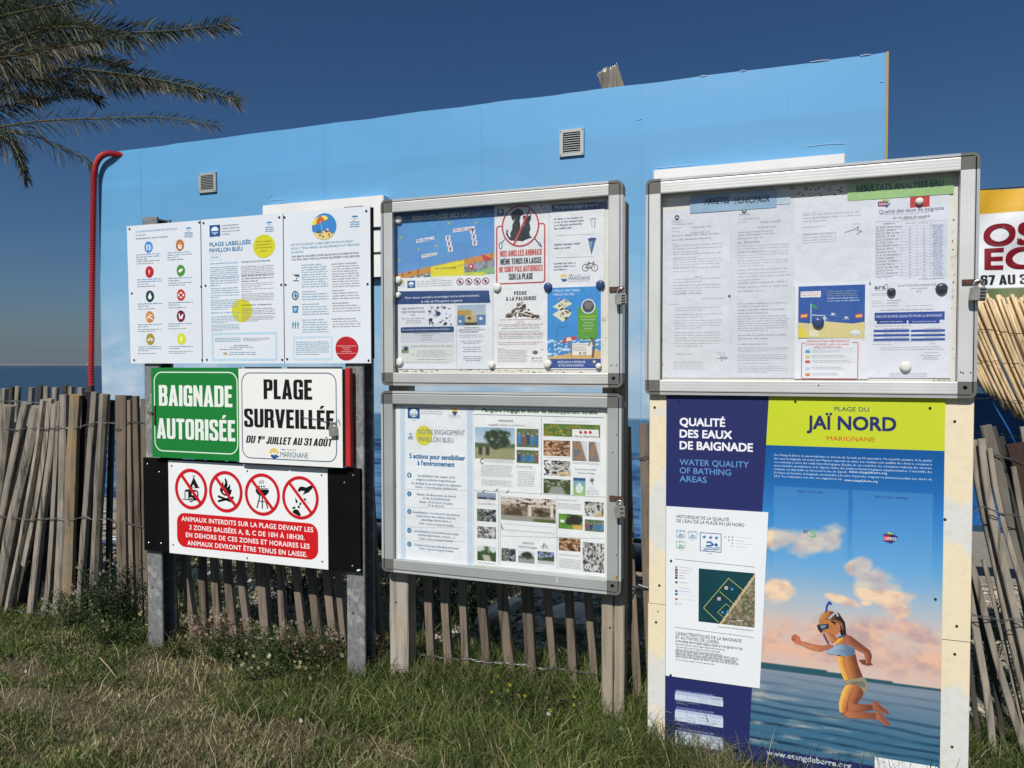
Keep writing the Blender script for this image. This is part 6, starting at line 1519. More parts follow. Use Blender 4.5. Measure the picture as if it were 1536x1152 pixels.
for i in range(40):
    x, y = 130+1040*r6.random(), 998+14*r6.random(); s_ = r6.uniform(2, 8); pr.disc(x-s_, y-s_*.4, x+s_, y+s_*.4, r6.choice([(120, 96, 66), (90, 70, 52), (160, 140, 104)]), 1, n=7, wob=.3)
pr.done('stain', bpn)

# ------------------------------------------------------------------ padlocks and hasps
def padlock(px, py, wpx, hpx, tilt, label, hasp, mat='brass', numbers=4):
    Y = D-.020; p = at(px, py, Y); w = abs(at(px+wpx/2, py, Y).x-p.x); h = abs(at(px, py-hpx/2, Y).z-p.z)
    g = empty('padlock', p, label, 'padlock')
    ca, sa = math.cos(tilt), math.sin(tilt)
    def T(x, z, y=0): return (p.x+x*ca-z*sa, p.y+y, p.z+x*sa+z*ca)
    mb = MB(); dp = .009; c = w*.18
    P = [(-w+c, -h), (w-c, -h), (w, -h+c), (w, h-c), (w-c, h), (-w+c, h), (-w, h-c), (-w, -h+c)]; n = 8
    mb.add([T(x*.94, z*.94, -dp) for x, z in P]+[T(x, z, -dp+.002) for x, z in P]+[T(x, z, dp) for x, z in P],
           [tuple(range(n)), tuple(range(3*n-1, 2*n-1, -1))]+[(k*n+i, k*n+(i+1) % n, (k+1)*n+(i+1) % n, (k+1)*n+i) for k in (0, 1) for i in range(n)])
    mb.build('body', M[mat], g)
    mb = MB(); R = w*.62; hh = h*1.0
    mb.tube([T(-R, h-.002), T(-R, h+hh*.5)]+[T(R*math.cos(math.pi-math.pi*i/8), h+hh*.5+R*.9*math.sin(math.pi*i/8)) for i in range(1, 8)]+[T(R, h+hh*.5), T(R, h-.002)], w*.17, 8)
    mb.build('shackle', M['steel_bright'] if mat == 'brass' else M['rust'], g, smooth=True)
    for i in range(numbers):
        z = h*.72-i*h*1.44/max(1, numbers-1); mb = MB(); q0 = T(w*.15, z, -dp-.0012); q1 = T(w*.82, z, -dp-.0012); mb.tube([q0, q1], h*.13, 8); mb.build('number_wheel', M['screw'] if mat == 'brass' else M['rust'], g)
    return g
def hasp(parent, xa, xb, y, Y=D-.003, th=5.5):
    a, b = at(xa, y, Y), at(xb, y-2, Y); hz_ = abs(at(xa, y-th, Y).z-a.z); mb = MB()
    mb.bbox(a.x, b.x, Y-.002, Y+.0025, a.z-hz_, a.z+hz_*.3, .001); mb.tube([(b.x-.004, Y-.001, a.z-hz_*.4), (b.x+.006, Y-.010, a.z-hz_*.4), (b.x+.004, Y-.022, a.z-hz_*.4)], .0035, 6)
    mb.build('hasp', M['rust'], parent)
hasp(caseR, 1443, 1470, 421); hasp(caseU, 914, 934, 432); hasp(caseL, 914, 934, 745)
padlock(1467, 441, 24, 20, -.06, 'silver combination padlock on the rusty hasp of the large right case', 1)
padlock(931.5, 449, 17, 16, 0, 'silver combination padlock on the right stile of the upper middle case', 1)
padlock(930, 768, 15, 17, .05, 'dull rusty padlock on the right stile of the lower middle case', 1, 'brass', 3)
g = padlock(505, 646, 11, 15, .05, 'old padlock hanging at the right edge of the PLAGE SURVEILLEE sign', 1, 'brass', 0)
for o in [g]: o.location.y -= .022
# wire across the supervised sign
mb = MB(); P_ = [at(x, y, Yh-.004) for x, y in ((452, 626), (470, 628), (490, 633), (503, 636), (507, 628), (510, 638))]; mb.tube(P_, .0012, 5)
mb.build('wire', M['wire'], hs)

# ================================================================== BATHING WATER BOARD
F1 = (960, 580, 2.954); G1 = (960, 840, 2.954); G2 = (1140, 880, 4.235); G3 = (990, 750, 4.606)
Yw = D+.020
wb = empty('water_quality_board', (at(1215, 1150, Yw).x, Yw, 0), 'tall cream-framed water quality board with a girl jumping over the sea', 'sign board')
xl = at(974, 700, Yw).x; xr = at(1459, 760, Yw).x; zt = at(1200, 590, Yw).z
xli = at(1000, 700, Yw).x-.0; xri = at(1416, 760, Yw).x
def crack(parent, pts):
    mb = MB(); mb.tube(pts, .0009, 4); mb.build('crack', M['screw'], parent)
zj1 = at(985, 906, Yw).z; zj2 = at(1440, 962, Yw).z
for (a, b_, zj) in ((xl, xli+.05, zj1), (xri-.05, xr, zj2)):
    for (z0, z1) in ((-.14, zj-.0015), (zj+.0015, zt)):
        off = .002 if z0 < 0 and a == xl else 0
        mb = MB(); mb.bbox(a-off*1.2, b_, Yw-off, Yw+.022, z0, z1, .0015); mb.build('plank', M['cream'], wb)
mb = MB(); mb.box(xli+.05, xri-.05, Yw+.006, Yw+.020, -.1, zt); mb.build('backing', M['cream'], wb)
Yq = Yw-.005
a, b = at(998, 596, Yq), at(1410, 1150, Yq)
px0 = at(1000, 700, Yq).x-.002; px1 = at(1416.5, 700, Yq).x
pz0 = -.045
mb = MB(); mb.box(px0, px1, Yq, Yq+.004, pz0, zt-.002, lin((38, 44, 96))); main = mb.build('poster_sheet', M['decal'], wb)
pr = Print(Yq, F1)
# right part: picture
Pw = Print(Yq, F1)
sxl = at(1151, 640, Yq).x; zy = at(1300, 672.5, Yq).z; zbot = at(1300, 1140, Yq).z-.015
hor = at(1160, 1003.5, Yq).z
NX, NY = 150, 230
U, V = np.meshgrid(np.linspace(0, 1, NX+1), np.linspace(0, 1, NY+1))   # V up
la, lb = at(1153, 600, Yq), at(1122, 1140, Yq)
def xb(z): return lb.x+(la.x-lb.x)*(z-lb.z)/(la.z-lb.z)
sxl2 = lb.x
Zw = zbot+(zy-zbot)*V; Xw = xb(Zw)+(px1-xb(Zw))*U
q = (Zw-hor)/(zy-hor)       # 0 horizon, 1 top
uu = (Xw-sxl2)/(px1-sxl2)
def c3(r, g, b): return np.broadcast_to(np.array([r, g, b])/255., U.shape+(3,)).copy()
def m3(A, B, k): k = np.clip(k, 0, 1)[..., None]; return A*(1-k)+B*k
stops = [(0, (206, 184, 174)), (.10, (204, 178, 164)), (.22, (200, 186, 180)), (.34, (160, 180, 196)), (.5, (92, 156, 204)), (.7, (50, 124, 188)), (.85, (28, 98, 164)), (1.0, (14, 82, 146))]
C = c3(*stops[0][1])
for (p0, a0), (p1, a1) in zip(stops[:-1], stops[1:]): C = m3(C, c3(*a1), (q-p0)/(p1-p0))
def blob(cx, cy, rx, ry, rot=0):
    """cloud centre given in photograph pixels"""
    c = at(cx, cy, Yq); r = at(cx+rx, cy, Yq).x-c.x; rz = c.z-at(cx, cy+ry, Yq).z
    dx, dz = Xw-c.x, Zw-c.z; ca, sa = math.cos(rot), math.sin(rot)
    return 1-np.sqrt(((dx*ca+dz*sa)/r)**2+((-dx*sa+dz*ca)/rz)**2)
N1 = fbm(Xw*12, Zw*19, 5, 21); N2 = fbm(Xw*22+3, Zw*34, 4, 33)
cl = np.full(U.shape, -9.)
for b_ in ((1170, 808, 42, 20, .1), (1215, 815, 52, 24, .25), (1245, 812, 30, 26, 0), (1285, 850, 22, 16, .2), (1168, 886, 26, 20, 0), (1307, 880, 26, 26, -.7), (1335, 898, 40, 24, -.5), (1350, 915, 20, 14, 0), (1262, 900, 36, 7, -.25), (1300, 905, 10, 5, 0), (1288, 856, 26, 12, -.8)):
    cl = np.maximum(cl, blob(*b_))
k = np.clip((cl+.02+(N1-.5)*1.2)/.36, 0, 1)
C = m3(C, m3(c3(238, 206, 170), c3(186, 158, 154), (N2-.38)*2.0), k*.95)
lowc = np.clip(((.27+.10*(fbm(Xw*7, Zw*1+3, 3, 9)-.5)*2)-q)/.06, 0, 1)*np.clip(q/.10, 0, 1)*np.clip((N1-.36)*4, 0, 1)
C = m3(C, m3(c3(228, 178, 150), c3(176, 148, 150), (N2-.4)*3), lowc*.8)
# two tinted boxes
def inrect(x0, y0, x1, y1):
    a, b = at(x0, y0, Yq), at(x1, y1, Yq); return (Xw > a.x)*(Xw < b.x)*(Zw < a.z)*(Zw > b.z)
for r_ in ((1161, 728, 1271, 872), (1279, 735, 1397, 892)): C = m3(C, c3(120, 170, 215), inrect(*r_)*.28)
hill = at(1160, 1003, Yq).z
hh = np.where(uu < .5, .016-.014*(uu-.1)*1.2, .006)+.004
w1 = (Zw < hor)
wave = .5+.5*np.sin(Zw*230+Xw*6+5*fbm(Xw*4, Zw*14, 3, 15))*np.clip(fbm(Xw*6, Zw*30, 3, 3)*2.4-.4, 0, 1)
dep = np.clip((hor-Zw)/(hor-zbot), 0, 1)
WC = m3(c3(128, 140, 154), c3(60, 104, 132), dep*1.5)
WC = m3(WC, c3(14, 42, 66), np.clip(wave-.58, 0, 1)*2.2*np.clip(.05+dep*1.2, 0, 1))
WC = m3(WC, c3(206, 190, 172), np.clip(fbm(Xw*9, Zw*70, 4, 8)-.56, 0, 1)*4*(1-uu)*(.35+dep))
C = np.where(w1[..., None], WC, C)
hm = (Zw >= hor-.004)*(Zw < hor+.017-.009*np.clip(uu, 0, 1)+.004*np.sin(uu*5))
C = m3(C, c3(42, 84, 96), hm*1.)
C = np.where(C <= .04045, C/12.92, ((C+.055)/1.055)**2.4)
vs = list(zip(Xw.ravel(), np.full(U.size, Pw.y(1)), Zw.ravel()))
# trim the left side above the white card so the picture starts at the navy panel
Pw.mb.add(vs, [(j*(NX+1)+i, j*(NX+1)+i+1, (j+1)*(NX+1)+i+1, (j+1)*(NX+1)+i) for j in range(NY) for i in range(NX)], [tuple(c_) for c_ in C.reshape(-1, 3)])
Pw.done('sea_picture', main, 'decal')
pr.mb.add([(xb(zy), pr.y(1), zy), (px1, pr.y(1), zy), (px1, pr.y(1), zt-.003), (xb(zt), pr.y(1), zt-.003)], [(0, 1, 2, 3)], lin((190, 204, 44)))
NB = (40, 48, 98)
pr.text('PLAGE DU', 862, 108, 1014, 19, NB, .008); pr.text('JAÏ NORD', 741, 186, 1133, 58, NB, .03, y1=1); pr.text('MARIGNANE', 828, 238, 1040, 20, (206, 72, 48), .006)
pr.text('QUALITÉ', 177, 172, 376, 34, (232, 234, 240), .03); pr.text('DES EAUX', 177, 224, 407, 34, (232, 234, 240), .03); pr.text('DE BAIGNADE', 177, 276, 499, 35, (232, 234, 240), .03)
TT = (96, 144, 200)
pr.text('WATER QUALITY', 176, 346, 482, 26, TT, .01); pr.text('OF BATHING', 176, 383, 403, 26, TT, .01); pr.text('AREAS', 176, 420, 295, 26, TT, .01)
for k, s_ in enumerate(['Sur l\'étang de Berre, la saison balnéaire se déroule du 1er juin au 30 septembre. Un contrôle sanitaire de la qualité', 'des eaux de baignade est assuré par l\'Agence régionale de santé. Les résultats sont qualifiés de « bons », « moyens »', 'ou « mauvais » selon des seuils microbiologiques. En plus de ces contrôles, les communes réalisent des observa-', 'tions visuelles quotidiennes et le Gipreb réalise des analyses bactériologiques supplémentaires. L\'ensemble des', 'résultats est disponible en direct sur le site du Gipreb', 'De façon préventive, la baignade est interdite à la suite d\'épisodes orageux ou pluvieux pendant une durée de', '24 h. Vos remarques, vos avis, vos suggestions sur']):
    xe = (1294, 1294, 1294, 1294, 916, 1294, 896)[k]; pr.text(s_, 594, 306+15.6*k, xe, 9, (196, 214, 230), .012, 2, res=1)
pr.text('www.etangdeberre.org', 926, 381, 1094, 10, (226, 234, 242), .03, 2, res=1); pr.text('www.etangdeberre.org', 906, 418, 1052, 10, (226, 234, 242), .03, 2, res=1)
pr.text('RÉSULTATS ARS', 697, 468, 810, 9, (32, 66, 120), .01); pr.text('RÉSULTATS GIPREB', 1042, 492, 1186, 9, (32, 66, 120), .01)
pr.text('ar', 722, 648, 750, 24, (36, 80, 150), .01, 2); pr.text('S', 754, 666, 780, 34, (120, 176, 130), .02, 2)
pr.pts([(1078, 652), (1126, 655), (1142, 664), (1140, 680), (1112, 696), (1080, 684)], (46, 56, 110), 2); pr.rect(1080, 658, 1108, 684, (186, 40, 70), 3); pr.text('GIPREB', 1082, 678, 1137, 13, (228, 228, 236), .02, 4); pr.pts([(1100, 642), (1128, 656), (1098, 658)], (176, 190, 60), 2)
pr.ref = G1
pr.text('www.etangdeberre.org', 560, 862, 936, 24, (190, 202, 210), .02, 4)
pr.rect(1040, 872, 1318, 970, (226, 228, 228), 3)
for (y0, y1) in ((592, 650), (668, 744), (762, 846)):
    pr.rect(155, y0, 368, y1, (196, 206, 222), 1); pr.small(162, y0-8, 330, y0-1, 1, (120, 130, 180), 1, .8)
    pr.rect(157, y0+2, 366, y0+(y1-y0)*.3, (170, 184, 208), 2)
    for k in range(1, 4): pr.line([(155+k*53, y0), (155+k*53, y1)], 1.2, (120, 134, 170), 2)
    for k in range(4): pr.small(160+k*53, y0+(y1-y0)*.36, 202+k*53, y1-4, 3, (110, 122, 156), 2, .5, k)
pr.ref = F1
for (x, y) in ((170, 58), (688, 66), (1284, 96)): pass
pr.done('print', main, 'decal')
for (x, y) in ((1017.5, 601), (1193, 602), (1395, 612), (1403, 898.5)): screw(main, x, y, Yq, .004)
# the girl in the picture: flat print
pr = Print(Yq, G2); SK = (140, 84, 60); SK2 = (112, 64, 48); LT = (224, 170, 62); LT2 = (184, 118, 72)
pr.pts([(545, 300), (585, 318), (640, 360), (700, 405), (712, 440), (705, 478), (690, 500), (665, 490), (668, 455), (660, 425), (610, 400), (560, 380), (530, 350)], SK, 3)
pr.pts([(625, 465), (660, 462), (700, 478), (718, 495), (690, 502), (650, 492)], SK2, 4)
pr.pts([(450, 365), (400, 372), (340, 365), (262, 345), (256, 368), (300, 392), (350, 410), (385, 412), (440, 396), (480, 380)], (176, 110, 80), 3)
pr.pts([(262, 345), (250, 315), (225, 300), (202, 310), (198, 335), (215, 352), (240, 366), (258, 368)], (186, 112, 84), 4)
for P_ in ([(205, 320), (222, 328)], [(203, 335), (224, 338)], [(214, 306), (228, 318)]): pr.line(P_, 4, (120, 66, 50), 5)
pr.pts([(480, 370), (545, 300), (560, 330), (600, 385), (608, 430), (625, 500), (650, 560), (660, 590), (540, 610), (525, 570), (505, 510), (490, 445)], SK, 3)
pr.pts([(488, 440), (520, 442), (528, 500), (560, 590), (540, 602), (522, 565), (502, 505)], LT, 4)
pr.pts([(520, 442), (545, 445), (556, 510), (585, 585), (560, 590), (528, 500)], LT2, 4)
pr.pts([(470, 340), (520, 320), (560, 330), (545, 372), (500, 372)], LT, 4)
pr.pts([(418, 408), (480, 372), (520, 362), (600, 385), (608, 425), (560, 442), (500, 436), (440, 428)], (116, 142, 170), 5); pr.pts([(440, 405), (500, 380), (590, 392), (520, 400)], (196, 204, 210), 6); pr.pts([(470, 430), (540, 408), (560, 415), (510, 438)], (60, 80, 108), 6)
pr.pts([(535, 595), (600, 585), (655, 572), (678, 600), (682, 650), (664, 680), (640, 640), (600, 615), (548, 622)], (142, 134, 112), 5); pr.pts([(560, 612), (600, 600), (660, 600), (672, 640), (640, 632), (600, 615)], (112, 108, 96), 6)
pr.pts([(545, 615), (600, 612), (664, 640), (655, 690), (620, 740), (640, 745), (720, 748), (722, 785), (640, 792), (600, 790), (560, 830), (520, 815), (502, 780), (505, 720), (525, 660)], SK, 4)
pr.pts([(548, 618), (580, 620), (540, 700), (526, 800), (505, 795), (500, 740), (520, 665)], LT, 5); pr.pts([(580, 620), (600, 622), (562, 700), (540, 790), (526, 800), (540, 700)], LT2, 5)
pr.pts([(540, 790), (600, 782), (660, 795), (740, 800), (740, 842), (650, 838), (560, 832), (528, 818)], (152, 92, 66), 5)
pr.pts([(712, 730), (735, 722), (770, 756), (815, 790), (820, 812), (780, 798), (740, 788), (716, 780)], (150, 88, 66), 5); pr.pts([(735, 795), (765, 792), (800, 838), (828, 870), (822, 886), (780, 868), (738, 842)], (158, 94, 70), 6)
pr.disc(374, 150, 520, 310, (176, 116, 66), 5, n=26); pr.pts([(440, 160), (500, 165), (540, 225), (548, 300), (520, 325), (500, 260), (450, 220)], (40, 34, 34), 6)
pr.pts([(380, 200), (400, 165), (440, 160), (430, 190), (395, 215)], (206, 150, 76), 7); pr.pts([(360, 240), (435, 235), (438, 262), (400, 272), (390, 295), (368, 270)], (44, 50, 66), 7); pr.pts([(380, 245), (420, 242), (415, 258), (392, 266)], (120, 134, 156), 8)
pr.pts([(400, 292), (440, 280), (470, 300), (500, 330), (460, 360), (425, 335)], (196, 128, 84), 6); pr.pts([(478, 225), (505, 235), (512, 275), (490, 285)], (186, 112, 80), 7)
pr.line([(420, 160), (425, 120), (440, 95), (452, 110)], 13, (48, 70, 150), 8); pr.line([(440, 200), (480, 160), (495, 185)], 12, (170, 180, 190), 8); pr.line([(405, 300), (418, 330), (435, 360)], 12, (60, 78, 130), 8); pr.line([(500, 320), (540, 310)], 12, (70, 90, 130), 8)
def inside(p, P):
    c = False
    for i in range(len(P)):
        (x0, y0), (x1, y1) = P[i-1], P[i]
        if (y0 > p[1]) != (y1 > p[1]) and p[0] < (x1-x0)*(p[1]-y0)/(y1-y0)+x0: c = not c
    return c
rg = random.Random(9)
def paint(P, cl, cr_, n, r=8, l=7.5, jit=14):
    xa, xb_, ya, yb = min(p[0] for p in P), max(p[0] for p in P), min(p[1] for p in P), max(p[1] for p in P); s = 5.0
    nx, ny = int((xb_-xa)/s)+1, int((yb-ya)/s)+1; y_ = pr.y(l); idx = {}; vs = []; cs = []; fs = []
    for j in range(ny+1):
        ins = [inside((xa+i*s, ya+j*s), P) for i in range(nx+1)]
        if not any(ins): continue
        lo = ins.index(True); hi = nx-ins[::-1].index(True)
        for i in range(nx+1):
            if not ins[i]: continue
            x, yy = xa+i*s, ya+j*s; u = (i-lo)/max(1, hi-lo); u = u*u*(3-2*u); n_ = (float(fbm(x/38, yy/30, 3, 7))-.5)*2
            u = min(1, max(0, u+.25*n_)); a, b = pr.L(x, yy); idx[(i, j)] = len(vs); vs.append((a, y_, b))
            cs.append(lin(tuple(min(255, max(0, p*(1-u)+q*u+jit*.6*n_)) for p, q in zip(cl, cr_))))
    for (i, j) in idx:
        if (i+1, j) in idx and (i, j+1) in idx and (i+1, j+1) in idx: fs.append((idx[(i, j)], idx[(i, j+1)], idx[(i+1, j+1)], idx[(i+1, j)]))
    pr.mb.add(vs, fs, cs)
paint([(480, 370), (545, 300), (560, 330), (600, 385), (608, 430), (625, 500), (650, 560), (660, 590), (560, 610), (545, 520), (530, 445)], (186, 122, 70), (104, 60, 46), 170, 7, 4.6)
paint([(545, 300), (585, 318), (640, 360), (700, 405), (712, 440), (705, 478), (690, 500), (665, 490), (668, 455), (660, 425), (610, 400), (560, 380), (530, 350)], (170, 102, 74), (112, 66, 50), 90, 7, 4.8)
paint([(450, 365), (400, 372), (340, 365), (262, 345), (256, 368), (300, 392), (350, 410), (385, 412), (440, 396), (480, 380)], (196, 128, 92), (160, 98, 72), 80, 6, 4.8)
paint([(600, 612), (664, 640), (655, 690), (620, 740), (640, 745), (720, 748), (722, 785), (640, 792), (600, 790), (560, 800), (560, 720)], (176, 110, 72), (108, 62, 48), 130, 8, 4.6)
paint([(548, 618), (600, 622), (562, 700), (526, 800), (505, 795), (500, 740), (520, 665)], (232, 184, 84), (190, 122, 72), 80, 6, 5.4, 10)
paint([(540, 790), (600, 782), (660, 795), (740, 800), (740, 842), (650, 838), (560, 832), (528, 818)], (178, 112, 74), (126, 74, 56), 80, 6, 5.4)
paint([(712, 730), (735, 722), (770, 756), (815, 790), (820, 812), (780, 798), (740, 788), (716, 780)], (160, 96, 72), (120, 68, 56), 30, 5, 5.6)
paint([(735, 795), (765, 792), (800, 838), (828, 870), (822, 886), (780, 868), (738, 842)], (168, 102, 76), (126, 74, 60), 30, 5, 6.6)
paint([(488, 440), (520, 442), (528, 500), (560, 590), (540, 602), (522, 565), (502, 505)], (236, 186, 76), (206, 146, 66), 60, 6, 4.9, 10)
paint([(418, 408), (480, 372), (520, 362), (600, 385), (608, 425), (560, 442), (500, 436), (440, 428)], (150, 172, 194), (84, 106, 134), 60, 7, 6.5, 22)
paint([(400, 292), (440, 280), (470, 300), (500, 330), (460, 360), (425, 335)], (206, 146, 96), (150, 92, 66), 30, 6, 6.6)
paint([(380, 200), (400, 165), (440, 160), (500, 165), (540, 225), (530, 290), (505, 235), (450, 215), (395, 215)], (190, 128, 70), (36, 30, 30), 60, 7, 7.4, 20)
pr.done('jumping_girl_picture', main, 'decal')
# white card
Yc = Yq-.0035
ca, cb = at(999, 757.5, Yc), at(1140, 1033, Yc)
cxr = at(1152.5, 770, Yc).x; cxr2 = at(1139.5, 1034, Yc).x; czt = (at(998, 758, Yc).z+at(1152, 770, Yc).z)/2; czb = (at(998, 1012, Yc).z+at(1139, 1034, Yc).z)/2; cxl = at(999, 830, Yc).x
mb = MB(); mb.add([(cxl, Yc, czb), (cxr2, Yc, czb), (cxr, Yc, czt), (cxl, Yc, czt), (cxl, Yc+.003, czb), (cxr2, Yc+.003, czb), (cxr, Yc+.003, czt), (cxl, Yc+.003, czt)], [(0, 1, 2, 3), (7, 6, 5, 4), (0, 4, 5, 1), (1, 5, 6, 2), (2, 6, 7, 3), (3, 7, 4, 0)], lin((226, 230, 232)))
card = mb.build('history_card', M['print'], wb)
pr = Print(Yc, G3); KB = (46, 50, 60)
pr.text('HISTORIQUE DE LA QUALITÉ', 114, 122, 477, 22, KB, .01); pr.text('DE L\'EAU DE LA PLAGE DU JAÏ NORD', 114, 152, 583, 22, KB, .01)
def star(x, y, s_, c):
    pr.pts([(x+s_*(1 if i % 2 == 0 else .42)*math.sin(i*math.pi/5), y-s_*(1 if i % 2 == 0 else .42)*math.cos(i*math.pi/5)) for i in range(10)], c, 2)
def swim(x, y, s_, c):
    pr.line([(x-24*s_, y-14*s_), (x-5*s_, y-16*s_), (x+12*s_, y)], 9*s_, c, 2); pr.line([(x-26*s_, y+6*s_), (x+6*s_, y+2*s_)], 9*s_, c, 2); pr.disc(x+17*s_, y-9*s_, x+35*s_, y+9*s_, c, 2, n=14)
    for k in range(2): pr.line([(x-40*s_+j*12*s_, y+(16+9*k)*s_+2.5*s_*math.sin(j*1.6)) for j in range(8)], 3.5*s_, c, 2)
BL = (44, 98, 160)
pr.rrect(276, 222, 424, 364, 3, BL, 1, ring=5)
for x in (306, 350, 390): star(x, 255+(x-306)*.08, 15, BL)
swim(354, 310, 1.3, BL); pr.small(334, 366, 366, 378, 1, (90, 94, 104), 2, .8)
for (x, y, c) in ((143, 234, (90, 140, 180)), (225, 240, (110, 155, 190)), (143, 310, (90, 165, 120))):
    pr.rrect(x-31, y-28, x+31, y+28, 2, c, 1, ring=3)
    for dx in ((-18, 0, 18) if y < 300 else (-9, 9)): star(x+dx, y-18, 6, c)
    swim(x, y+6, .5, c); pr.small(x-14, y+32, x+14, y+42, 1, (110, 114, 124), 2, .8)
for k, n in enumerate((3, 2, 1)):
    for j in range(n): star(500-j*25, 255+22*k+(0), 7, (70, 110, 150) if k < 2 else (190, 110, 110))
pr.line([(490, 317), (508, 318)], 3, (120, 120, 130), 2)
for k, w in enumerate((112, 66, 116, 84)): pr.small(520, 254+22*k, 520+w, 266+22*k, 1, (96, 100, 116), 2, .7, k)
pr.line([(106, 408), (656, 464)], 3, (90, 94, 100), 1); pr.line([(100, 878), (646, 950)], 3, (90, 94, 100), 1)
for (y, c, w) in ((464, (150, 160, 170), 96), (482, (110, 60, 70), 88), (500, (100, 80, 100), 70), (518, (130, 110, 140), 32), (536, (50, 50, 90), 38), (568, (50, 110, 170), 58), (605, None, 72), (628, (50, 96, 160), 80), (650, (40, 90, 150), 118), (684, (180, 110, 120), 116), (714, (206, 200, 180), 22)):
    if c: pr.rect(104, y-8, 122, y+8, c, 2)
    pr.small(134, y-2, 134+w, y+12, 1, (80, 84, 94), 2, .65, y)
a, b = pr.L(268, 472); d, e = pr.L(654, 882)
def acol(u, v):
    y = 1-v; s = (u-.44)/.56+0*y; coast = u-.40 > (1-y)*.62+.02*float(fbm(v*4, 2, 2, 1)); edge = abs((u-.40)-(1-y)*.62) < .022
    if edge and u > .38: return lin((196, 176, 130))
    if coast:
        f = float(fbm(u*26, v*26, 2, 6)); g_ = float(fbm(u*6, v*6, 2, 8))
        return lin((150, 140, 116)) if f > .55 else (lin((92, 96, 66)) if g_ > .5 else lin((112, 104, 84)))
    n = float(fbm(u*4, v*4, 2, 2)); return lin((12+6*n, 58+8*n, 66+8*n))
pr.mb.grid(lambda u, v: (a+(d-a)*u, pr.y(1), e+(b-e)*v), 48, 48, colfn=acol)
YG = (200, 200, 110)
pr.line([(300, 745), (474, 540), (606, 650)], 3.4, YG, 2); pr.line([(300, 745), (402, 842)], 3.4, YG, 2); pr.line([(412, 632), (508, 716)], 3, YG, 2); pr.line([(456, 716), (398, 776), (430, 804)], 2.6, YG, 2); pr.line([(456, 716), (490, 744)], 2.6, YG, 2)
for (x, y) in ((458, 607), (408, 682)): pr.rect(x-11, y-12, x+11, y+12, (206, 180, 180), 3); pr.line([(x-6, y-6), (x+6, y+7)], 3, (170, 60, 70), 4)
for (x, y) in ((498, 616), (432, 776), (470, 770)): pr.rect(x-9, y-9, x+9, y+9, (60, 140, 190), 3)
pr.rect(484, 820, 530, 830, (24, 24, 26), 3); pr.rect(530, 828, 576, 838, (220, 220, 220), 3); pr.rect(576, 834, 620, 842, (24, 24, 26), 3)
pr.small(400, 880, 644, 892, 1, (70, 74, 84), 2, .7)
pr.text('CARACTÉRISTIQUES DE LA BAIGNADE', 108, 930, 564, 22, KB, .01); pr.text('ET ACTIVITES DE LOISIRS', 108, 958, 406, 22, KB, .01)
for k in range(8): pr.small(108, 984+17.5*k, (575, 450, 420, 440, 545, 530, 545, 380)[k], 984+17.5*(k+1), 1, (60, 64, 76) if k in (0, 4, 5) else (84, 88, 100), 2, .62, k)
pr.done('print', card)
for (x, y) in ((1006.5, 841), (1006, 1012.5)): screw(card, x, y, Yc, .004)
for pl, L_ in ((0, [(982, 611), (989, 878), (984, 933), (987, 917)]), (1, [(1432, 632), (1417.5, 779), (1435, 939), (1432, 981), (1428, 1120)])):
    for (x, y) in L_:
        c_ = [o for o in bpy.data.objects if o.parent == wb and o.name.startswith('plank')]
        screw(c_[2*pl+(1 if y < (906, 962)[pl] else 0)], x, y, Yw-(.002 if pl == 0 and y > 906 else 0), .0042 if y not in (917,) else .002, proud=.003)

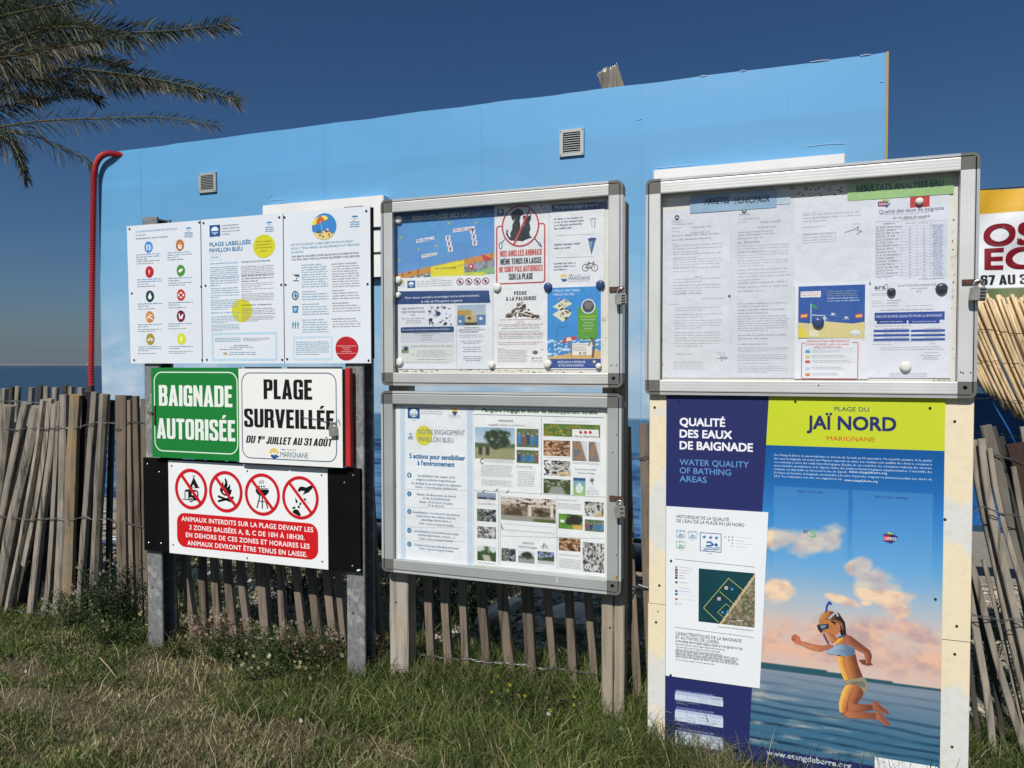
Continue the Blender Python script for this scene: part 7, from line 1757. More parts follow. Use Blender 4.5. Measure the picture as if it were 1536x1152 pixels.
# ================================================================== SLAT FENCES
def stake(parent, P, wpx, kind, Y, mat, name='slat', seed=0, lean=0.):
    """one slat or round stake through photograph points P at distance Y; a real length of timber"""
    r = random.Random(seed); Q = [at(x, y, Y) for x, y in P]
    xr = at(P[0][0]+wpx, P[0][1], Y).x-Q[0].x
    # resample
    n = 9; pts = []
    tot = [0]
    for a, b in zip(Q[:-1], Q[1:]): tot.append(tot[-1]+(b-a).length)
    for i in range(n+1):
        s = tot[-1]*i/n; k = max(0, min(len(Q)-2, sum(1 for t in tot[1:-1] if t < s)))
        u = (s-tot[k])/(tot[k+1]-tot[k]); pts.append(Q[k].lerp(Q[k+1], u))
    for i in range(1, n): pts[i] = (pts[i-1]*.25+pts[i]*.5+pts[i+1]*.25)
    w = xr/2*(.86 if 'stake' in mat else 1); mb = MB()
    if kind == 'round':
        m = 9; ph = r.random()*6; jit = [r.uniform(.88, 1.1) for _ in range(m)]
        vs = []
        for i, p in enumerate(pts):
            t = (pts[min(i+1, n)]-pts[max(i-1, 0)]).normalized(); side = Vector((t.z, 0, -t.x)); rr_ = w*(1+.08*math.sin(i*1.7+ph)+r.uniform(-.05, .05))
            for j in range(m):
                a = 2*math.pi*j/m; vs.append(p+side*math.cos(a)*rr_*jit[j]+Vector((0, math.sin(a)*rr_*jit[j], 0)))
    else:
        m = 6; th = w*(.55+.25*r.random()); sk = r.uniform(-.35, .35)
        sec = [(-1, -.75+sk*.6), (-.72, -1), (.72, -1+sk*.3), (1, -.6-sk*.4), (1, 1), (-1, 1)]
        sec = [(a, b*th/w) for a, b in sec]; vs = []
        for i, p in enumerate(pts):
            t = (pts[min(i+1, n)]-pts[max(i-1, 0)]).normalized(); side = Vector((t.z, 0, -t.x)); rr_ = w*(1+r.uniform(-.05, .05)); yj = r.uniform(-.001, .001)
            tw = .12*math.sin(i*.5+seed)
            for a, b in sec:
                vs.append(p+side*(a*rr_*math.cos(tw)+b*rr_*math.sin(tw)*.4)+Vector((0, b*rr_+yj+a*rr_*math.sin(tw)*.5, 0)))
    k = len(pts)
    fs = [(i*m+j, i*m+(j+1) % m, (i+1)*m+(j+1) % m, (i+1)*m+j) for i in range(k-1) for j in range(m)]+[tuple(range(m))[::-1], tuple(range((k-1)*m, k*m))]
    if kind == 'round': fs = [tuple(reversed(f)) for f in fs]
    mb.add(vs, fs); return mb.build(name, M[mat], parent, smooth=False)

def wire(parent, P, Y, r=.0015, tw=.004):
    """twisted pair of wires"""
    Q = [at(x, y, Y) for x, y in P]; D_ = []
    for a, b in zip(Q[:-1], Q[1:]):
        k = max(2, int((b-a).length/.012))
        for j in range(k): D_.append(a.lerp(b, j/k))
    D_.append(Q[-1])
    mb = MB()
    for s in (0, math.pi): mb.tube([p+Vector((0, tw*math.cos(i*.9+s), tw*.7*math.sin(i*.9+s))) for i, p in enumerate(D_)], r, 5)
    return mb.build('wire', M['wire'], parent)

YF = D+.16
def ground_px(px, Y):
    """photograph row where the ground lies at this column and distance"""
    lo, hi = 600, 1400
    for _ in range(30):
        m_ = (lo+hi)/2; p = at(px, m_, Y)
        if p.z > float(ground_z(p.x, Y))-.04: lo = m_
        else: hi = m_
    return lo
def ext(P, Y):
    """run the last stretch on down into the ground"""
    (x0, y0), (x1, y1) = P[-2], P[-1]; g = ground_px(x1, Y)+18
    if y1 < g: P = P[:-1]+[(x1+(x1-x0)/(y1-y0)*(g-y1), g)]
    return P

Yl = D+.12
f1 = empty('slat_fence', at(90, 955, Yl), 'left run of leaning round and split weathered stakes, in front at the left edge', 'fence')
L1 = [([(14, 608), (2, 720), (-16, 860), (-25, 930)], 14, 'round', 'stake'), ([(39, 604), (27, 655), (5, 767), (-22, 900)], 11, 'flat', 'stake'), ([(58, 610), (43, 690), (23, 767), (7, 854), (0, 900)], 15, 'round', 'stake'),
      ([(68, 600), (56, 690), (42, 767), (14, 912), (5, 955)], 11, 'round', 'stake'), ([(76, 598), (67, 690), (50, 784), (36, 848)], 8, 'flat', 'stake'), ([(38, 842), (31, 905), (23, 950)], 9, 'flat', 'stake_dark'),
      ([(84, 606), (77, 690), (63, 772), (55, 842), (44, 943)], 10, 'flat', 'stake'), ([(88, 602), (85, 690), (80, 784), (73, 889), (66, 934)], 8, 'flat', 'stake'), ([(96, 592), (96, 690), (94, 784), (87, 912), (83, 947)], 12, 'flat', 'stake'),
      ([(115, 592), (109, 690), (107, 784), (103, 889), (98, 952)], 16, 'round', 'stake_ochre'), ([(143, 588), (135, 690), (126, 807), (121, 880)], 9, 'flat', 'stake'),
      ([(150, 590), (142, 690), (136, 800), (134, 900)], 7, 'flat', 'stake_dark'), ([(158, 591), (152, 690), (147, 780), (143, 880)], 14, 'round', 'stake'), ([(168, 600), (166, 700), (163, 800), (164, 900)], 8, 'flat', 'stake_dark')]
for i, (P, w, k, m_) in enumerate(L1): stake(f1, ext(P, Yl) if i != 4 else P, w, k, Yl+(.05 if m_ == 'stake_dark' else 0)+.004*(i % 3), m_, seed=i)
wire(f1, [(-20, 640), (16, 644), (28, 645), (40, 642), (55, 642), (70, 643), (82, 642), (92, 638), (104, 643), (116, 641), (130, 637), (146, 633), (158, 634), (172, 634)], Yl-.016)
wire(f1, [(-20, 772), (12, 776), (32, 778), (50, 780), (62, 778), (78, 778), (90, 777), (102, 781), (118, 777), (128, 774), (140, 780), (150, 779), (165, 778)], Yl-.016)
wire(f1, [(-20, 911), (10, 914), (28, 916), (38, 922), (52, 921), (70, 915), (86, 921), (100, 920)], Yl-.016)
mb = MB(); p = at(23, 605, Yl-.012); mb.tube([p+Vector((-.026, 0, .0)), p+Vector((-.012, -.006, .012)), p+Vector((.02, -.004, .008)), p+Vector((.024, 0, -.004))], .005, 6); mb.build('wire_loop', M['wire'], f1)
mb = MB(); pa, pb, pc, pd = at(124, 588, Yl+.03), at(140, 588, Yl+.03), at(128, 905, Yl+.03), at(112, 905, Yl+.03)
mb.add([(q.x, q.y+dy, q.z) for dy in (0, .02) for q in (pa, pb, pc, pd)], [(3, 2, 1, 0), (4, 5, 6, 7), (0, 1, 5, 4), (1, 2, 6, 5), (2, 3, 7, 6), (3, 0, 4, 7)])
o = mb.build('charred_board', M['dark_board'], loc=(pc.x, pc.y, pc.z)); tag(o, 'black charred board standing upright between the stakes near the red hose', 'board')

pa = at(-60, 648, Yl+.10); pb = at(120, 640, Yl+.10); mb = MB()  # added black sheet, stands in for shade in the gaps between the stakes
mb.grid(lambda u, v: (pa.x+(pb.x-pa.x)*u+.01*math.sin(v*9), Yl+.10+.010*math.sin(u*21+v*5), -.05+(pb.z+.012*math.sin(u*17)+.05)*v), 40, 16)
tag(mb.build('dark_gap_sheet', M['dark_board'], loc=(pa.x, Yl+.1, -.05), smooth=True), 'added black sheet standing in for the shade between the leaning stakes at the left edge', 'dark sheet')
f2 = empty('slat_fence', at(70, 950, D+.58), 'second run of thin pale slats behind the leaning stakes at the left edge', 'fence')
for i, (x, w) in enumerate(((-26, 7), (-12, 7), (7, 7), (18, 6), (27, 7), (48, 7), (61, 7), (70, 7), (83, 7), (99, 8), (107, 7), (121, 9), (135, 9))):
    lean_ = (-22 if i < 7 else -8); yt = 578+(i % 3)*1.5+(2 if i in (2, 3) else 0)
    stake(f2, ext([(x, yt), (x+lean_*.4, 720), (x+lean_, 900)], D+.58), w, 'flat', D+.58, 'stake' if i % 3 else 'stake_dark', seed=60+i)
wire(f2, [(-30, 602), (0, 602), (20, 601), (60, 604), (110, 603), (140, 602)], D+.40)

# run behind the signs
f3 = empty('slat_fence', at(600, 1010, YF), 'long run of thin brown slats behind the notice boards in the middle', 'fence')
def cr(L, ox, oy, k): return [(ox+x/k, oy+y/k) for x, y in L]
S3 = [([(184, 593), (184, 700), (184, 790), (188, 940)], 16), ([(194, 600), (196, 740), (200, 940)], 7), ([(203, 594), (207, 740), (212, 940)], 8.5), ([(216.5, 598), (219, 760), (223, 940)], 8)]
T_ = (230, 800, 4.389)
for (a, b, w) in ((122, 155, 26), (210, 268, 44), (322, 341, 40), (403, 430, 44), (485, 530, 44), (572, 625, 42), (710, 745, 60), (832, 860, 42), (935, 985, 46), (1035, 1085, 50), (1140, 1185, 52), (1210, 1250, 36), (1455, 1492, 40)):
    x0, y0, x1, y1 = 230+a/4.389, 857, 230+b/4.389, 948; sl_ = (x1-x0)/(y1-y0)*.55
    S3.append(([(x0-sl_*240, 610+(a % 7)), (x0-sl_*90, 760), (x0, y0), (x1, y1)], w/4.389))
for (a, b, w) in ((165, 195, 50), (265, 300, 50), (375, 405, 44), (485, 535, 52), (610, 670, 56), (765, 800, 62), (885, 935, 44), (1020, 1050, 52), (1130, 1180, 44)):
    x0, y0, x1, y1 = 600+a/4.042, 875, 600+b/4.042, 1011; sl_ = (x1-x0)/(y1-y0)*.5
    S3.append(([(x0-sl_*260, 622+(a % 9)), (x0-sl_*120, 760), (x0, y0), (x1, y1)], w/4.042))
S3 += [([(940, 640), (944, 800), (947, 862), (957, 1040)], 12), ([(965.5, 635), (968, 720), (970, 862), (980, 1050)], 14), ([(1010, 640), (1016, 862), (1024, 1050)], 12), ([(1060, 645), (1066, 862), (1074, 1060)], 12), ([(1120, 645), (1126, 862), (1134, 1060)], 12), ([(1190, 645), (1196, 862), (1204, 1060)], 12), ([(1260, 650), (1268, 862), (1278, 1070)], 12), ([(1330, 650), (1340, 862), (1352, 1080)], 12), ([(1400, 650), (1412, 862), (1426, 1090)], 12)]
for i, (P, w) in enumerate(S3): stake(f3, ext(P, YF), w, 'flat', YF+.003*(i % 2), 'slat', seed=100+i)
def jog(x0, x1, y0, y1, step=14, amp=2.2, sd=1):
    r = random.Random(sd); n = int((x1-x0)/step); return [(x0+(x1-x0)*i/n, y0+(y1-y0)*i/n+r.uniform(-amp, amp)) for i in range(n+1)]
wire(f3, [(165, 634), (178, 636), (190, 634), (202, 633), (214, 634)]+jog(230, 940, 640, 684), YF-.012)
wire(f3, jog(942, 1440, 686, 694, sd=2), YF-.012)
wire(f3, [(165, 779), (178, 785), (192, 784), (208, 790)]+jog(230, 940, 792, 870, sd=3), YF-.012)
wire(f3, jog(935, 1440, 878, 905, sd=5), YF-.012)
wire(f3, [(222, 943), (254, 941.5), (272, 942), (279, 946), (292, 940), (306, 943), (330, 945)]+jog(345, 900, 952, 1010, sd=4), YF-.012)
mb = MB(); a, b = at(958, 877, YF-.014), at(972, 882, YF-.014); mb.tube([at(944, 886, YF-.014), at(950, 884, YF-.014), a, b], .003, 6); mb.tube([at(946, 900, YF-.014), at(953, 884, YF-.015)], .003, 6); mb.build('wire_knot', M['wire'], f3)

# right run
Yr_ = 2.78
f4 = empty('slat_fence', at(1500, 1080, Yr_), 'right run of broad grey slats leaning steeply beside the tall water quality board', 'fence')
R4 = [([(1478, 638), (1492, 690), (1512, 760), (1530, 850), (1552, 960), (1580, 1080)], 17, 'old_plank', 0), ([(1472, 658), (1480, 740), (1500, 830), (1526, 930), (1556, 1060)], 14, 'stake', -.03),
      ([(1461, 660), (1468, 740), (1487, 811), (1506, 900), (1530, 1010), (1545, 1070)], 16, 'stake', .01), ([(1488, 640), (1508, 720), (1530, 800), (1560, 900)], 13, 'stake_dark', .03), ([(1484, 672), (1492, 740), (1510, 810), (1540, 900), (1570, 990)], 9, 'stake', -.05),
      ([(1452, 830), (1463, 862), (1493, 985), (1520, 1072)], 12, 'stake', -.04), ([(1448, 860), (1463, 940), (1484, 1060), (1488, 1110)], 13, 'stake', -.02), ([(1456, 850), (1468, 912), (1492, 1010), (1503, 1100)], 10, 'stake_dark', .02),
      ([(1520, 700), (1536, 790), (1556, 860)], 10, 'stake', -.06), ([(1500, 655), (1520, 740), (1545, 820)], 12, 'stake_dark', .05), ([(1475, 838), (1498, 930), (1515, 1000), (1535, 1090)], 8, 'stake', .05), ([(1535, 640), (1560, 760)], 14, 'stake', 0), ([(1440, 880), (1452, 980), (1466, 1090)], 10, 'stake_dark', .04)]
for i, (P, w, m_, dy) in enumerate(R4): stake(f4, P if i in (3, 8, 9, 11) else ext(P, Yr_), w, 'flat', Yr_+dy, m_, seed=200+i)
wire(f4, [(1440, 920), (1458, 922), (1472, 926), (1490, 928), (1502, 933), (1520, 928), (1545, 936)], Yr_-.06, tw=.006)
wire(f4, [(1440, 764), (1462, 766), (1476, 760), (1500, 770), (1540, 776)], Yr_-.06)
wire(f4, [(1480, 676), (1500, 684), (1520, 690), (1545, 700)], Yr_-.02)
mb = MB(); pa, pb, pc, pd = at(1510, 668, Yr_-.02), at(1560, 660, Yr_-.02), at(1600, 830, Yr_-.02), at(1544, 780, Yr_-.02)
mb.add([(q.x, q.y+dy, q.z) for dy in (0, .022) for q in (pa, pb, pc, pd)], [(3, 2, 1, 0), (4, 5, 6, 7), (0, 1, 5, 4), (1, 2, 6, 5), (2, 3, 7, 6), (3, 0, 4, 7)])
tag(mb.build('brown_board', M['brown_board'], loc=(pc.x, pc.y, pc.z)), 'dark red-brown board below the reed screen at the right edge', 'board')
mb = MB(); pa, pb = at(1440, 590, 3.25), at(1640, 800, 3.25); NXg = 14
mb.grid(lambda u, v: (pa.x+(pb.x-pa.x)*u, 3.25+.02*math.sin(u*9)+.015*math.sin(v*7), pb.z+(pa.z-pb.z)*v), 14, 10)
tag(mb.build('blue_tarpaulin', M['tarp'], loc=(pa.x, 3.25, pb.z), smooth=True), 'blue tarpaulin behind the reed screen at the right edge', 'tarpaulin')

# reed screen
Ye = 3.0
rs = empty('reed_screen', at(1510, 720, Ye), 'screen of tan reeds slanting down to the right, beside the large case', 'reed screen')
r8 = random.Random(12)
NR = 96
for i in range(NR):
    xt = 1395+i*2.3+r8.uniform(-1.2, 1.2); yt = 447+4*math.sin(i*.8)+r8.uniform(-3, 3)+(9 if 47 < i < 51 else 0)
    s_ = .36+.10*(1-i/NR)+r8.uniform(-.025, .025); yb = 560+i*2.6+r8.uniform(-4, 6)
    P = [(xt, yt), (xt+s_*(yb-yt)*.45, yt+(yb-yt)*.5), (xt+s_*(yb-yt), yb)]
    dy = .012*math.sin(i*2.1)+r8.uniform(-.008, .008); Q = [at(x, y, Ye+dy) for x, y in P]; rr_ = .0056*r8.uniform(.75, 1.25)
    pts = []
    for j in range(7):
        u = j/6; p = Q[0]*(1-u)**2+Q[1]*2*u*(1-u)+Q[2]*u*u if True else None; pts.append(p)
    mb = MB(); mb.tube(pts, [rr_*(.85+.15*(j % 2)) for j in range(7)], 6)
    mb.build('reed', M['reed'], rs, smooth=True)
for yw in (492, 536, 590, 640):
    mb = MB(); P = [at(1450+j*6, yw+j*6*.10+r8.uniform(-2, 2)+(yw-492)*.05, Ye-.024) for j in range(24)]; mb.tube(P, .0011, 4); mb.build('binding_wire', M['screw'], rs)

# banner
Yn = 3.6
bn = empty('banner', at(1536, 455, Yn), 'yellow and white banner with large red letters, above and behind the tan reeds', 'banner')
a = at(1440, 289, Yn); zt_ = at(1474, 286.5, Yn).z; zb_ = at(1500, 455, Yn).z; xe = at(1760, 300, Yn).x
zy_ = at(1474, 322.5, Yn).z; zg = at(1500, 431, Yn).z
def bcol(u, v):
    z = zb_+(zt_-zb_)*v
    return lin((206, 160, 44)) if z > zy_ else (lin((222, 224, 226)) if z > zg else lin((92, 104, 66)))
def bfn(u, v):
    x = a.x+(xe-a.x)*u; z = zb_+(zt_-zb_)*v
    return (x, Yn+.010*math.sin((x*9+z*14))+.006*math.sin(x*23-z*17+1)-.004, z)
mb = MB(); mb.grid(bfn, 60, 70, colfn=bcol); cloth = mb.build('cloth', mat_print('banner_cloth', .55, .6, .3, 5., .04, .03), bn, smooth=True)
X_ = (1455, 275, 6.222)
pr = Print(Yn, X_)
def drape(pr):
    pr.mb.v = [(x, Yn+.010*math.sin((x*9+z*14))+.006*math.sin(x*23-z*17+1)-.0062, z) for x, y, z in pr.mb.v]
RB = (126, 16, 32)
pr.text('OS', 136, 583, 585, 190, RB, .032, 2, sp=1.05, res=12); pr.text('EC', 143, 800, 600, 188, RB, .032, 2, sp=1.05, res=12)
heavy_text(pr, '67 AU 31', 92, 950, 590, 90, (28, 32, 38))
drape(pr); pr.done('lettering', cloth)
mb = MB(); mb.tube([(a.x, Yn, zt_+.006), (xe, Yn, zt_+.006)], .003, 6); mb.build('cord', M['screw'], bn)
for px in (1800, 1400):
    q = at(px, 400, Yn); mb = MB(); mb.tube([(q.x, Yn+.02, 0), (q.x, Yn+.02, zt_+.03)], .02, 8); mb.build('pole', M['galv'], bn)

# ================================================================== PALM
def palm():
    Y0 = 5.6; c = at(-190, 120, Y0)
    g = empty('palm_tree', (c.x, Y0, 0), 'date palm at the upper left with brown-tipped feathery fronds', 'palm tree')
    r = random.Random(31)
    mb = MB(); H = c.z; pts = [Vector((c.x, Y0, -.3+(H+.3)*i/24)) for i in range(25)]
    mb.tube(pts, [.19-.03*i/24+.02*(i % 2) for i in range(25)], 12, col=(.16, .12, .08)); mb.build('trunk', M['leaf'], g)
    green = [(.034, .050, .022), (.022, .034, .016), (.055, .068, .03), (.013, .02, .011)]; tan = [(.26, .21, .13), (.20, .155, .09), (.36, .31, .23)]
    def frond(P, L, Y1, dens=1.0, brown=.15, up=.9, down=1.0, name='frond', W=.0068, droop=.35, tips=.35):
        """rachis through photograph points; Y runs from Y0 at the base to Y1 at the tip"""
        Q = []
        n = len(P)
        for i, (x, y) in enumerate(P):
            u = i/(n-1); Q.append(at(x, y, Y0+(Y1-Y0)*u))
        # smooth spline resample
        S = []
        m_ = 40
        for k in range(m_+1):
            s = k/m_*(n-1); i = min(int(s), n-2); t = s-i
            p0, p1, p2, p3 = Q[max(i-1, 0)], Q[i], Q[i+1], Q[min(i+2, n-1)]
            S.append(((p1*2)+(p2-p0)*t+(p0*2-p1*5+p2*4-p3)*t*t+(p1*3-p0-p2*3+p3)*t*t*t)*.5)
        mb = MB(); mb.tube(S, [.013*(1-.85*k/m_)+.0015 for k in range(m_+1)], 6, col=(.13, .125, .06) if brown < .5 else (.15, .11, .06))
        cnt = int(112*dens)
        for k in range(cnt):
            u = .10+.90*k/cnt; s = u*m_; i = min(int(s), m_-1); p = S[i].lerp(S[i+1], s-i); T = (S[min(i+1, m_)]-S[max(i-1, 0)]).normalized()
            nrm = Vector((0, 0, 1)); nrm = (nrm-T*nrm.dot(T)).normalized(); bi = T.cross(nrm).normalized()
            for sd_ in (0, 1, 2):
                if r.random() > dens*1.4: continue
                env = math.sin(min(1, u*1.15+.12)*math.pi*.93)**.6
                ln = 1.62*L*env*r.uniform(.8, 1.1)
                # leaflets stand out both ways and forwards, slightly V shaped
                if sd_ == 0: d = T*r.uniform(.85, 1.15)+nrm*up*r.uniform(.6, 1.05)+bi*r.uniform(-.4, .5)
                elif sd_ == 1: d = T*r.uniform(.6, 1.0)-nrm*down*r.uniform(.45, .9)+bi*r.uniform(-.5, .2)
                else: d = T*r.uniform(.7, 1.0)+bi*r.uniform(.7, 1.0)*(1 if k % 2 else -1)+nrm*r.uniform(-.3, .3)
                d.normalize()
                w = W*r.uniform(.7, 1.15); ax_ = d.cross(Vector((r.uniform(-.3, .3), 1, r.uniform(-.3, .3)))).normalized()
                c0 = r.choice(green); ct = r.choice(tan); isb = r.random() < brown*(.15 if sd_ == 0 else .6)
                if isb: c0 = tuple(q*.7 for q in ct)
                tipb = r.random() < (tips*.12 if sd_ == 0 else tips*(.85 if sd_ == 1 else .3))
                a1 = p+d*ln*.5+Vector((0, 0, -droop*.10*ln)); a2 = p+d*ln+Vector((0, 0, -droop*.45*ln*r.uniform(.5, 1.6)))
                cm = c0 if not isb else tuple(q*.8 for q in ct); ce = ct if tipb or isb else c0
                mb.add([p-ax_*w*.5, p+ax_*w*.5, a1+ax_*w, a1-ax_*w, a2+ax_*w*.12, a2-ax_*w*.12], [(0, 1, 2, 3), (3, 2, 4, 5)], [c0, c0, cm, cm, ce, ce])
        return mb.build(name, M['leaf'], g)
    frond([(-190, 110), (-60, 88), (25, 58), (75, 42), (130, 42), (190, 58)], .26, 5.2, 1.1, .08, .8, 1.2, tips=.6)
    frond([(-190, 100), (-40, 60), (80, 40), (180, 48), (260, 46), (342, 36)], .24, 5.5, 1.25, .18, 1.1, .8, tips=.35)
    frond([(-190, 90), (-80, 50), (10, 22), (90, 6), (160, -14)], .26, 5.3, 1.1, .1, .9, 1.0, tips=.3)
    frond([(-190, 90), (-90, 30), (0, 0), (60, -22)], .28, 5.8, 1.1, .1, 1, 1, tips=.3)
    frond([(-190, 115), (-60, 92), (60, 98), (160, 108), (260, 124), (356, 150)], .20, 5.3, 1.35, .30, 1.1, .8, tips=.55)
    frond([(-190, 118), (-60, 110), (60, 116), (160, 122), (230, 128), (300, 140)], .19, 5.7, 1.2, .4, .9, 1.0, tips=.6)
    frond([(-190, 120), (-60, 92), (20, 84), (90, 70), (150, 62)], .22, 5.0, 1.2, .55, .6, 1.1, tips=.8)
    frond([(-190, 122), (-90, 170), (0, 160), (60, 148), (130, 140)], .17, 5.9, .9, .3, .9, .9, tips=.5)
    frond([(-190, 140), (-90, 200), (0, 190), (70, 181), (150, 178), (240, 176), (325, 188)], .17, 5.2, .80, .35, 1.0, .9, W=.0045, tips=.3)
    frond([(-190, 150), (-80, 190), (0, 196), (50, 204), (90, 222), (125, 236), (140, 256)], .15, 5.5, .62, .3, .6, 1.3, W=.0042, tips=.3, droop=.8)
    frond([(-190, 160), (-80, 180), (-20, 195), (15, 212), (32, 245), (38, 268)], .15, 5.4, 1.0, .2, 1, 1, tips=.3, droop=.9)
    frond([(-190, 160), (-100, 170), (-50, 200), (-20, 250)], .18, 5.6, .9, .2, 1, 1, tips=.3, droop=.9)
    frond([(-190, 95), (-60, 60), (40, 62), (120, 78), (190, 100)], .24, 5.9, 1.2, .15, 1, 1, tips=.3)
    frond([(-190, 80), (-70, 20), (20, 6), (90, 22), (150, 48)], .24, 6.0, 1.2, .1, 1, 1, tips=.3)
    frond([(-190, 100), (-70, 90), (20, 112), (90, 128), (150, 150)], .19, 6.1, 1.1, .4, 1, 1, tips=.5)
    frond([(-190, 70), (-120, 10), (-40, -10), (40, 10), (95, 38)], .24, 5.7, 1.2, .1, 1, 1, tips=.3)
    frond([(-190, 115), (-80, 118), (0, 135), (60, 150)], .18, 5.5, 1.1, .5, 1, 1, tips=.6)
    for k in range(14):       # the rest of the crown, to the left of the picture
        a = R_(70+k*21); e = .25+.5*((k*7) % 5)/5; L_ = 1.6
        Pw_ = [Vector((c.x, Y0, H)), Vector((c.x+math.cos(a)*L_*.5, Y0+math.sin(a)*L_*.5, H+.35*e+.2)), Vector((c.x+math.cos(a)*L_*1.1, Y0+math.sin(a)*L_*1.1, H+.1*e-.2))]
        if Pw_[2].x > c.x+.3: continue
        mb = MB(); S = [Pw_[0]*(1-t)**2+Pw_[1]*2*t*(1-t)+Pw_[2]*t*t for t in [i/14 for i in range(15)]]
        mb.tube(S, [.014*(1-.06*i) for i in range(15)], 5, col=(.2, .19, .09))
        for q in range(120):
            s = (q/120)*13; i = int(s); p = S[i].lerp(S[i+1], s-i); T = (S[i+1]-S[i]).normalized(); bi = T.cross(Vector((0, 0, 1))).normalized()
            d = (T*.8+bi*(1 if q % 2 else -1)+Vector((0, 0, r.uniform(-.2, .4)))).normalized(); ln = .24*r.uniform(.7, 1.1); c0 = r.choice(green)
            mb.add([p-T*.004, p+T*.004, p+d*ln*.5+T*.006, p+d*ln*.5-T*.006, p+d*ln-Vector((0, 0, .05))], [(0, 1, 2, 3), (3, 2, 4)], c0)
        mb.build('frond', M['leaf'], g)
palm()

# ================================================================== GRASS AND WEEDS
def blades(n, xr, yr, h0, h1, wid, seed, hf=None, cf=None, bend=1.0, keep=None):
    r = np.random.RandomState(seed); x = r.uniform(*xr, n); y = r.uniform(*yr, n)
    if keep is not None: k = keep(x, y, r); x, y = x[k], y[k]; n = len(x)
    z = ground_z(x, y)-.004
    h = r.uniform(h0, h1, n)
    if hf is not None: h = h*hf(x, y)
    a = r.uniform(0, 2*np.pi, n); ln = r.uniform(.15, .9, n)*bend; w = wid*r.uniform(.6, 1.3, n)
    dx, dy = np.cos(a), np.sin(a); fa = r.uniform(0, np.pi, n); wx, wy = np.cos(fa)*w, np.sin(fa)*w
    P = []
    for t, wf in ((0, 1.), (.4, .9), (.75, .6), (1, 0)):
        cx = x+dx*h*ln*t*t; cy = y+dy*h*ln*t*t; cz = z+h*(t-.28*ln*t*t*t)
        if t < 1: P += [np.stack([cx-wx*wf, cy-wy*wf, cz], 1), np.stack([cx+wx*wf, cy+wy*wf, cz], 1)]
        else: P += [np.stack([cx, cy, cz], 1)]
    V = np.stack(P, 1).reshape(-1, 3); b = np.arange(n)[:, None]*7
    quads = np.concatenate([b+np.array([[0, 1, 3, 2]]), b+np.array([[2, 3, 5, 4]])], 0); tris = b+np.array([[4, 5, 6]])
    C = cf(x, y, r, n); C = np.repeat(C, 7, 0)
    return V, quads, tris, C
def join_blades(name, parts, mat, label=None, cat=None):
    V = []; Q = []; T = []; C = []; o = 0
    for v, q, t, c in parts: V.append(v); Q.append(q+o); T.append(t+o); C.append(c); o += len(v)
    V = np.concatenate(V); Q = np.concatenate(Q); T = np.concatenate(T); C = np.concatenate(C)
    me = bpy.data.meshes.new(name); me.vertices.add(len(V)); me.vertices.foreach_set('co', V.astype(np.float32).ravel())
    nl = len(Q)*4+len(T)*3; me.loops.add(nl); me.loops.foreach_set('vertex_index', np.concatenate([Q.ravel(), T.ravel()]).astype(np.int32))
    me.polygons.add(len(Q)+len(T)); st = np.concatenate([np.arange(len(Q))*4, len(Q)*4+np.arange(len(T))*3]).astype(np.int32); me.polygons.foreach_set('loop_start', st)
    me.update(calc_edges=True)
    a = me.color_attributes.new('Col', 'FLOAT_COLOR', 'POINT'); a.data.foreach_set('color', np.concatenate([C, np.ones((len(C), 1))], 1).astype(np.float32).ravel())
    me.materials.append(M[mat]); o_ = bpy.data.objects.new(name, me); COL.objects.link(o_); tag(o_, label, cat, kind='stuff'); return o_
M['grass'] = mat_leaf('grass_blade', (1, 1, 1), (.86, .9, .8), .35, .5)
greens = np.array([(.100, .148, .036), (.145, .18, .048), (.052, .085, .024), (.19, .20, .072)]); drys = np.array([(.40, .34, .19), (.50, .43, .27), (.30, .24, .13), (.26, .19, .11)])
def gp(px, py):
    d = at(px, py, 1.0)-Vector((0, 0, CAM_H)); k = -CAM_H/d.z; return d.x*k, d.y*k
BARE = [(*gp(80, 1062), .26, .05), (*gp(30, 1010), .16, .05), (*gp(230, 1060), .22, .05), (*gp(280, 1120), .14, .04), (*gp(350, 1100), .14, .05), (*gp(600, 1130), .10, .05), (*gp(440, 1100), .10, .04), (*gp(240, 1000), .10, .05)]
def dry(x, y):
    d = fbm(x*1.5+5, y*2.0+2, 4, 51); left = np.clip((-1.0-x)/1.6, 0, 1)
    for bx, by, rx, ry in BARE: d = d+.42*np.exp(-((x-bx)/rx)**2-((y-by)/ry)**2)
    return np.clip((d-.60+.03*left)*6, 0, 1)
def gcol(x, y, r, n):
    d = dry(x, y); k = r.random_sample(n) < (.07+.6*d); g = greens[r.randint(0, 4, n)]; e = drys[r.randint(0, 4, n)]
    cl = .55+.95*fbm(x*7, y*7, 3, 91)
    return np.where(k[:, None], e, g)*r.uniform(.7, 1.3, (n, 1))*cl[:, None]
def hfield(x, y):
    near = np.clip((x+2.2)/1.2, 0, 1); d = dry(x, y)
    h = .55+.45*near; h = h*(1-.45*d)*(.55+.9*fbm(x*4, y*4, 2, 5)); h = h*(1-.60*np.clip((x+.55)/.35, 0, 1)*np.clip((2.62-y)/.1, 0, 1))
    f = np.exp(-((y-2.66)/.16)**2)
    return h*(1+.55*f)
kp = lambda x, y, r: (r.random_sample(len(x)) < (1-.62*dry(x, y)))
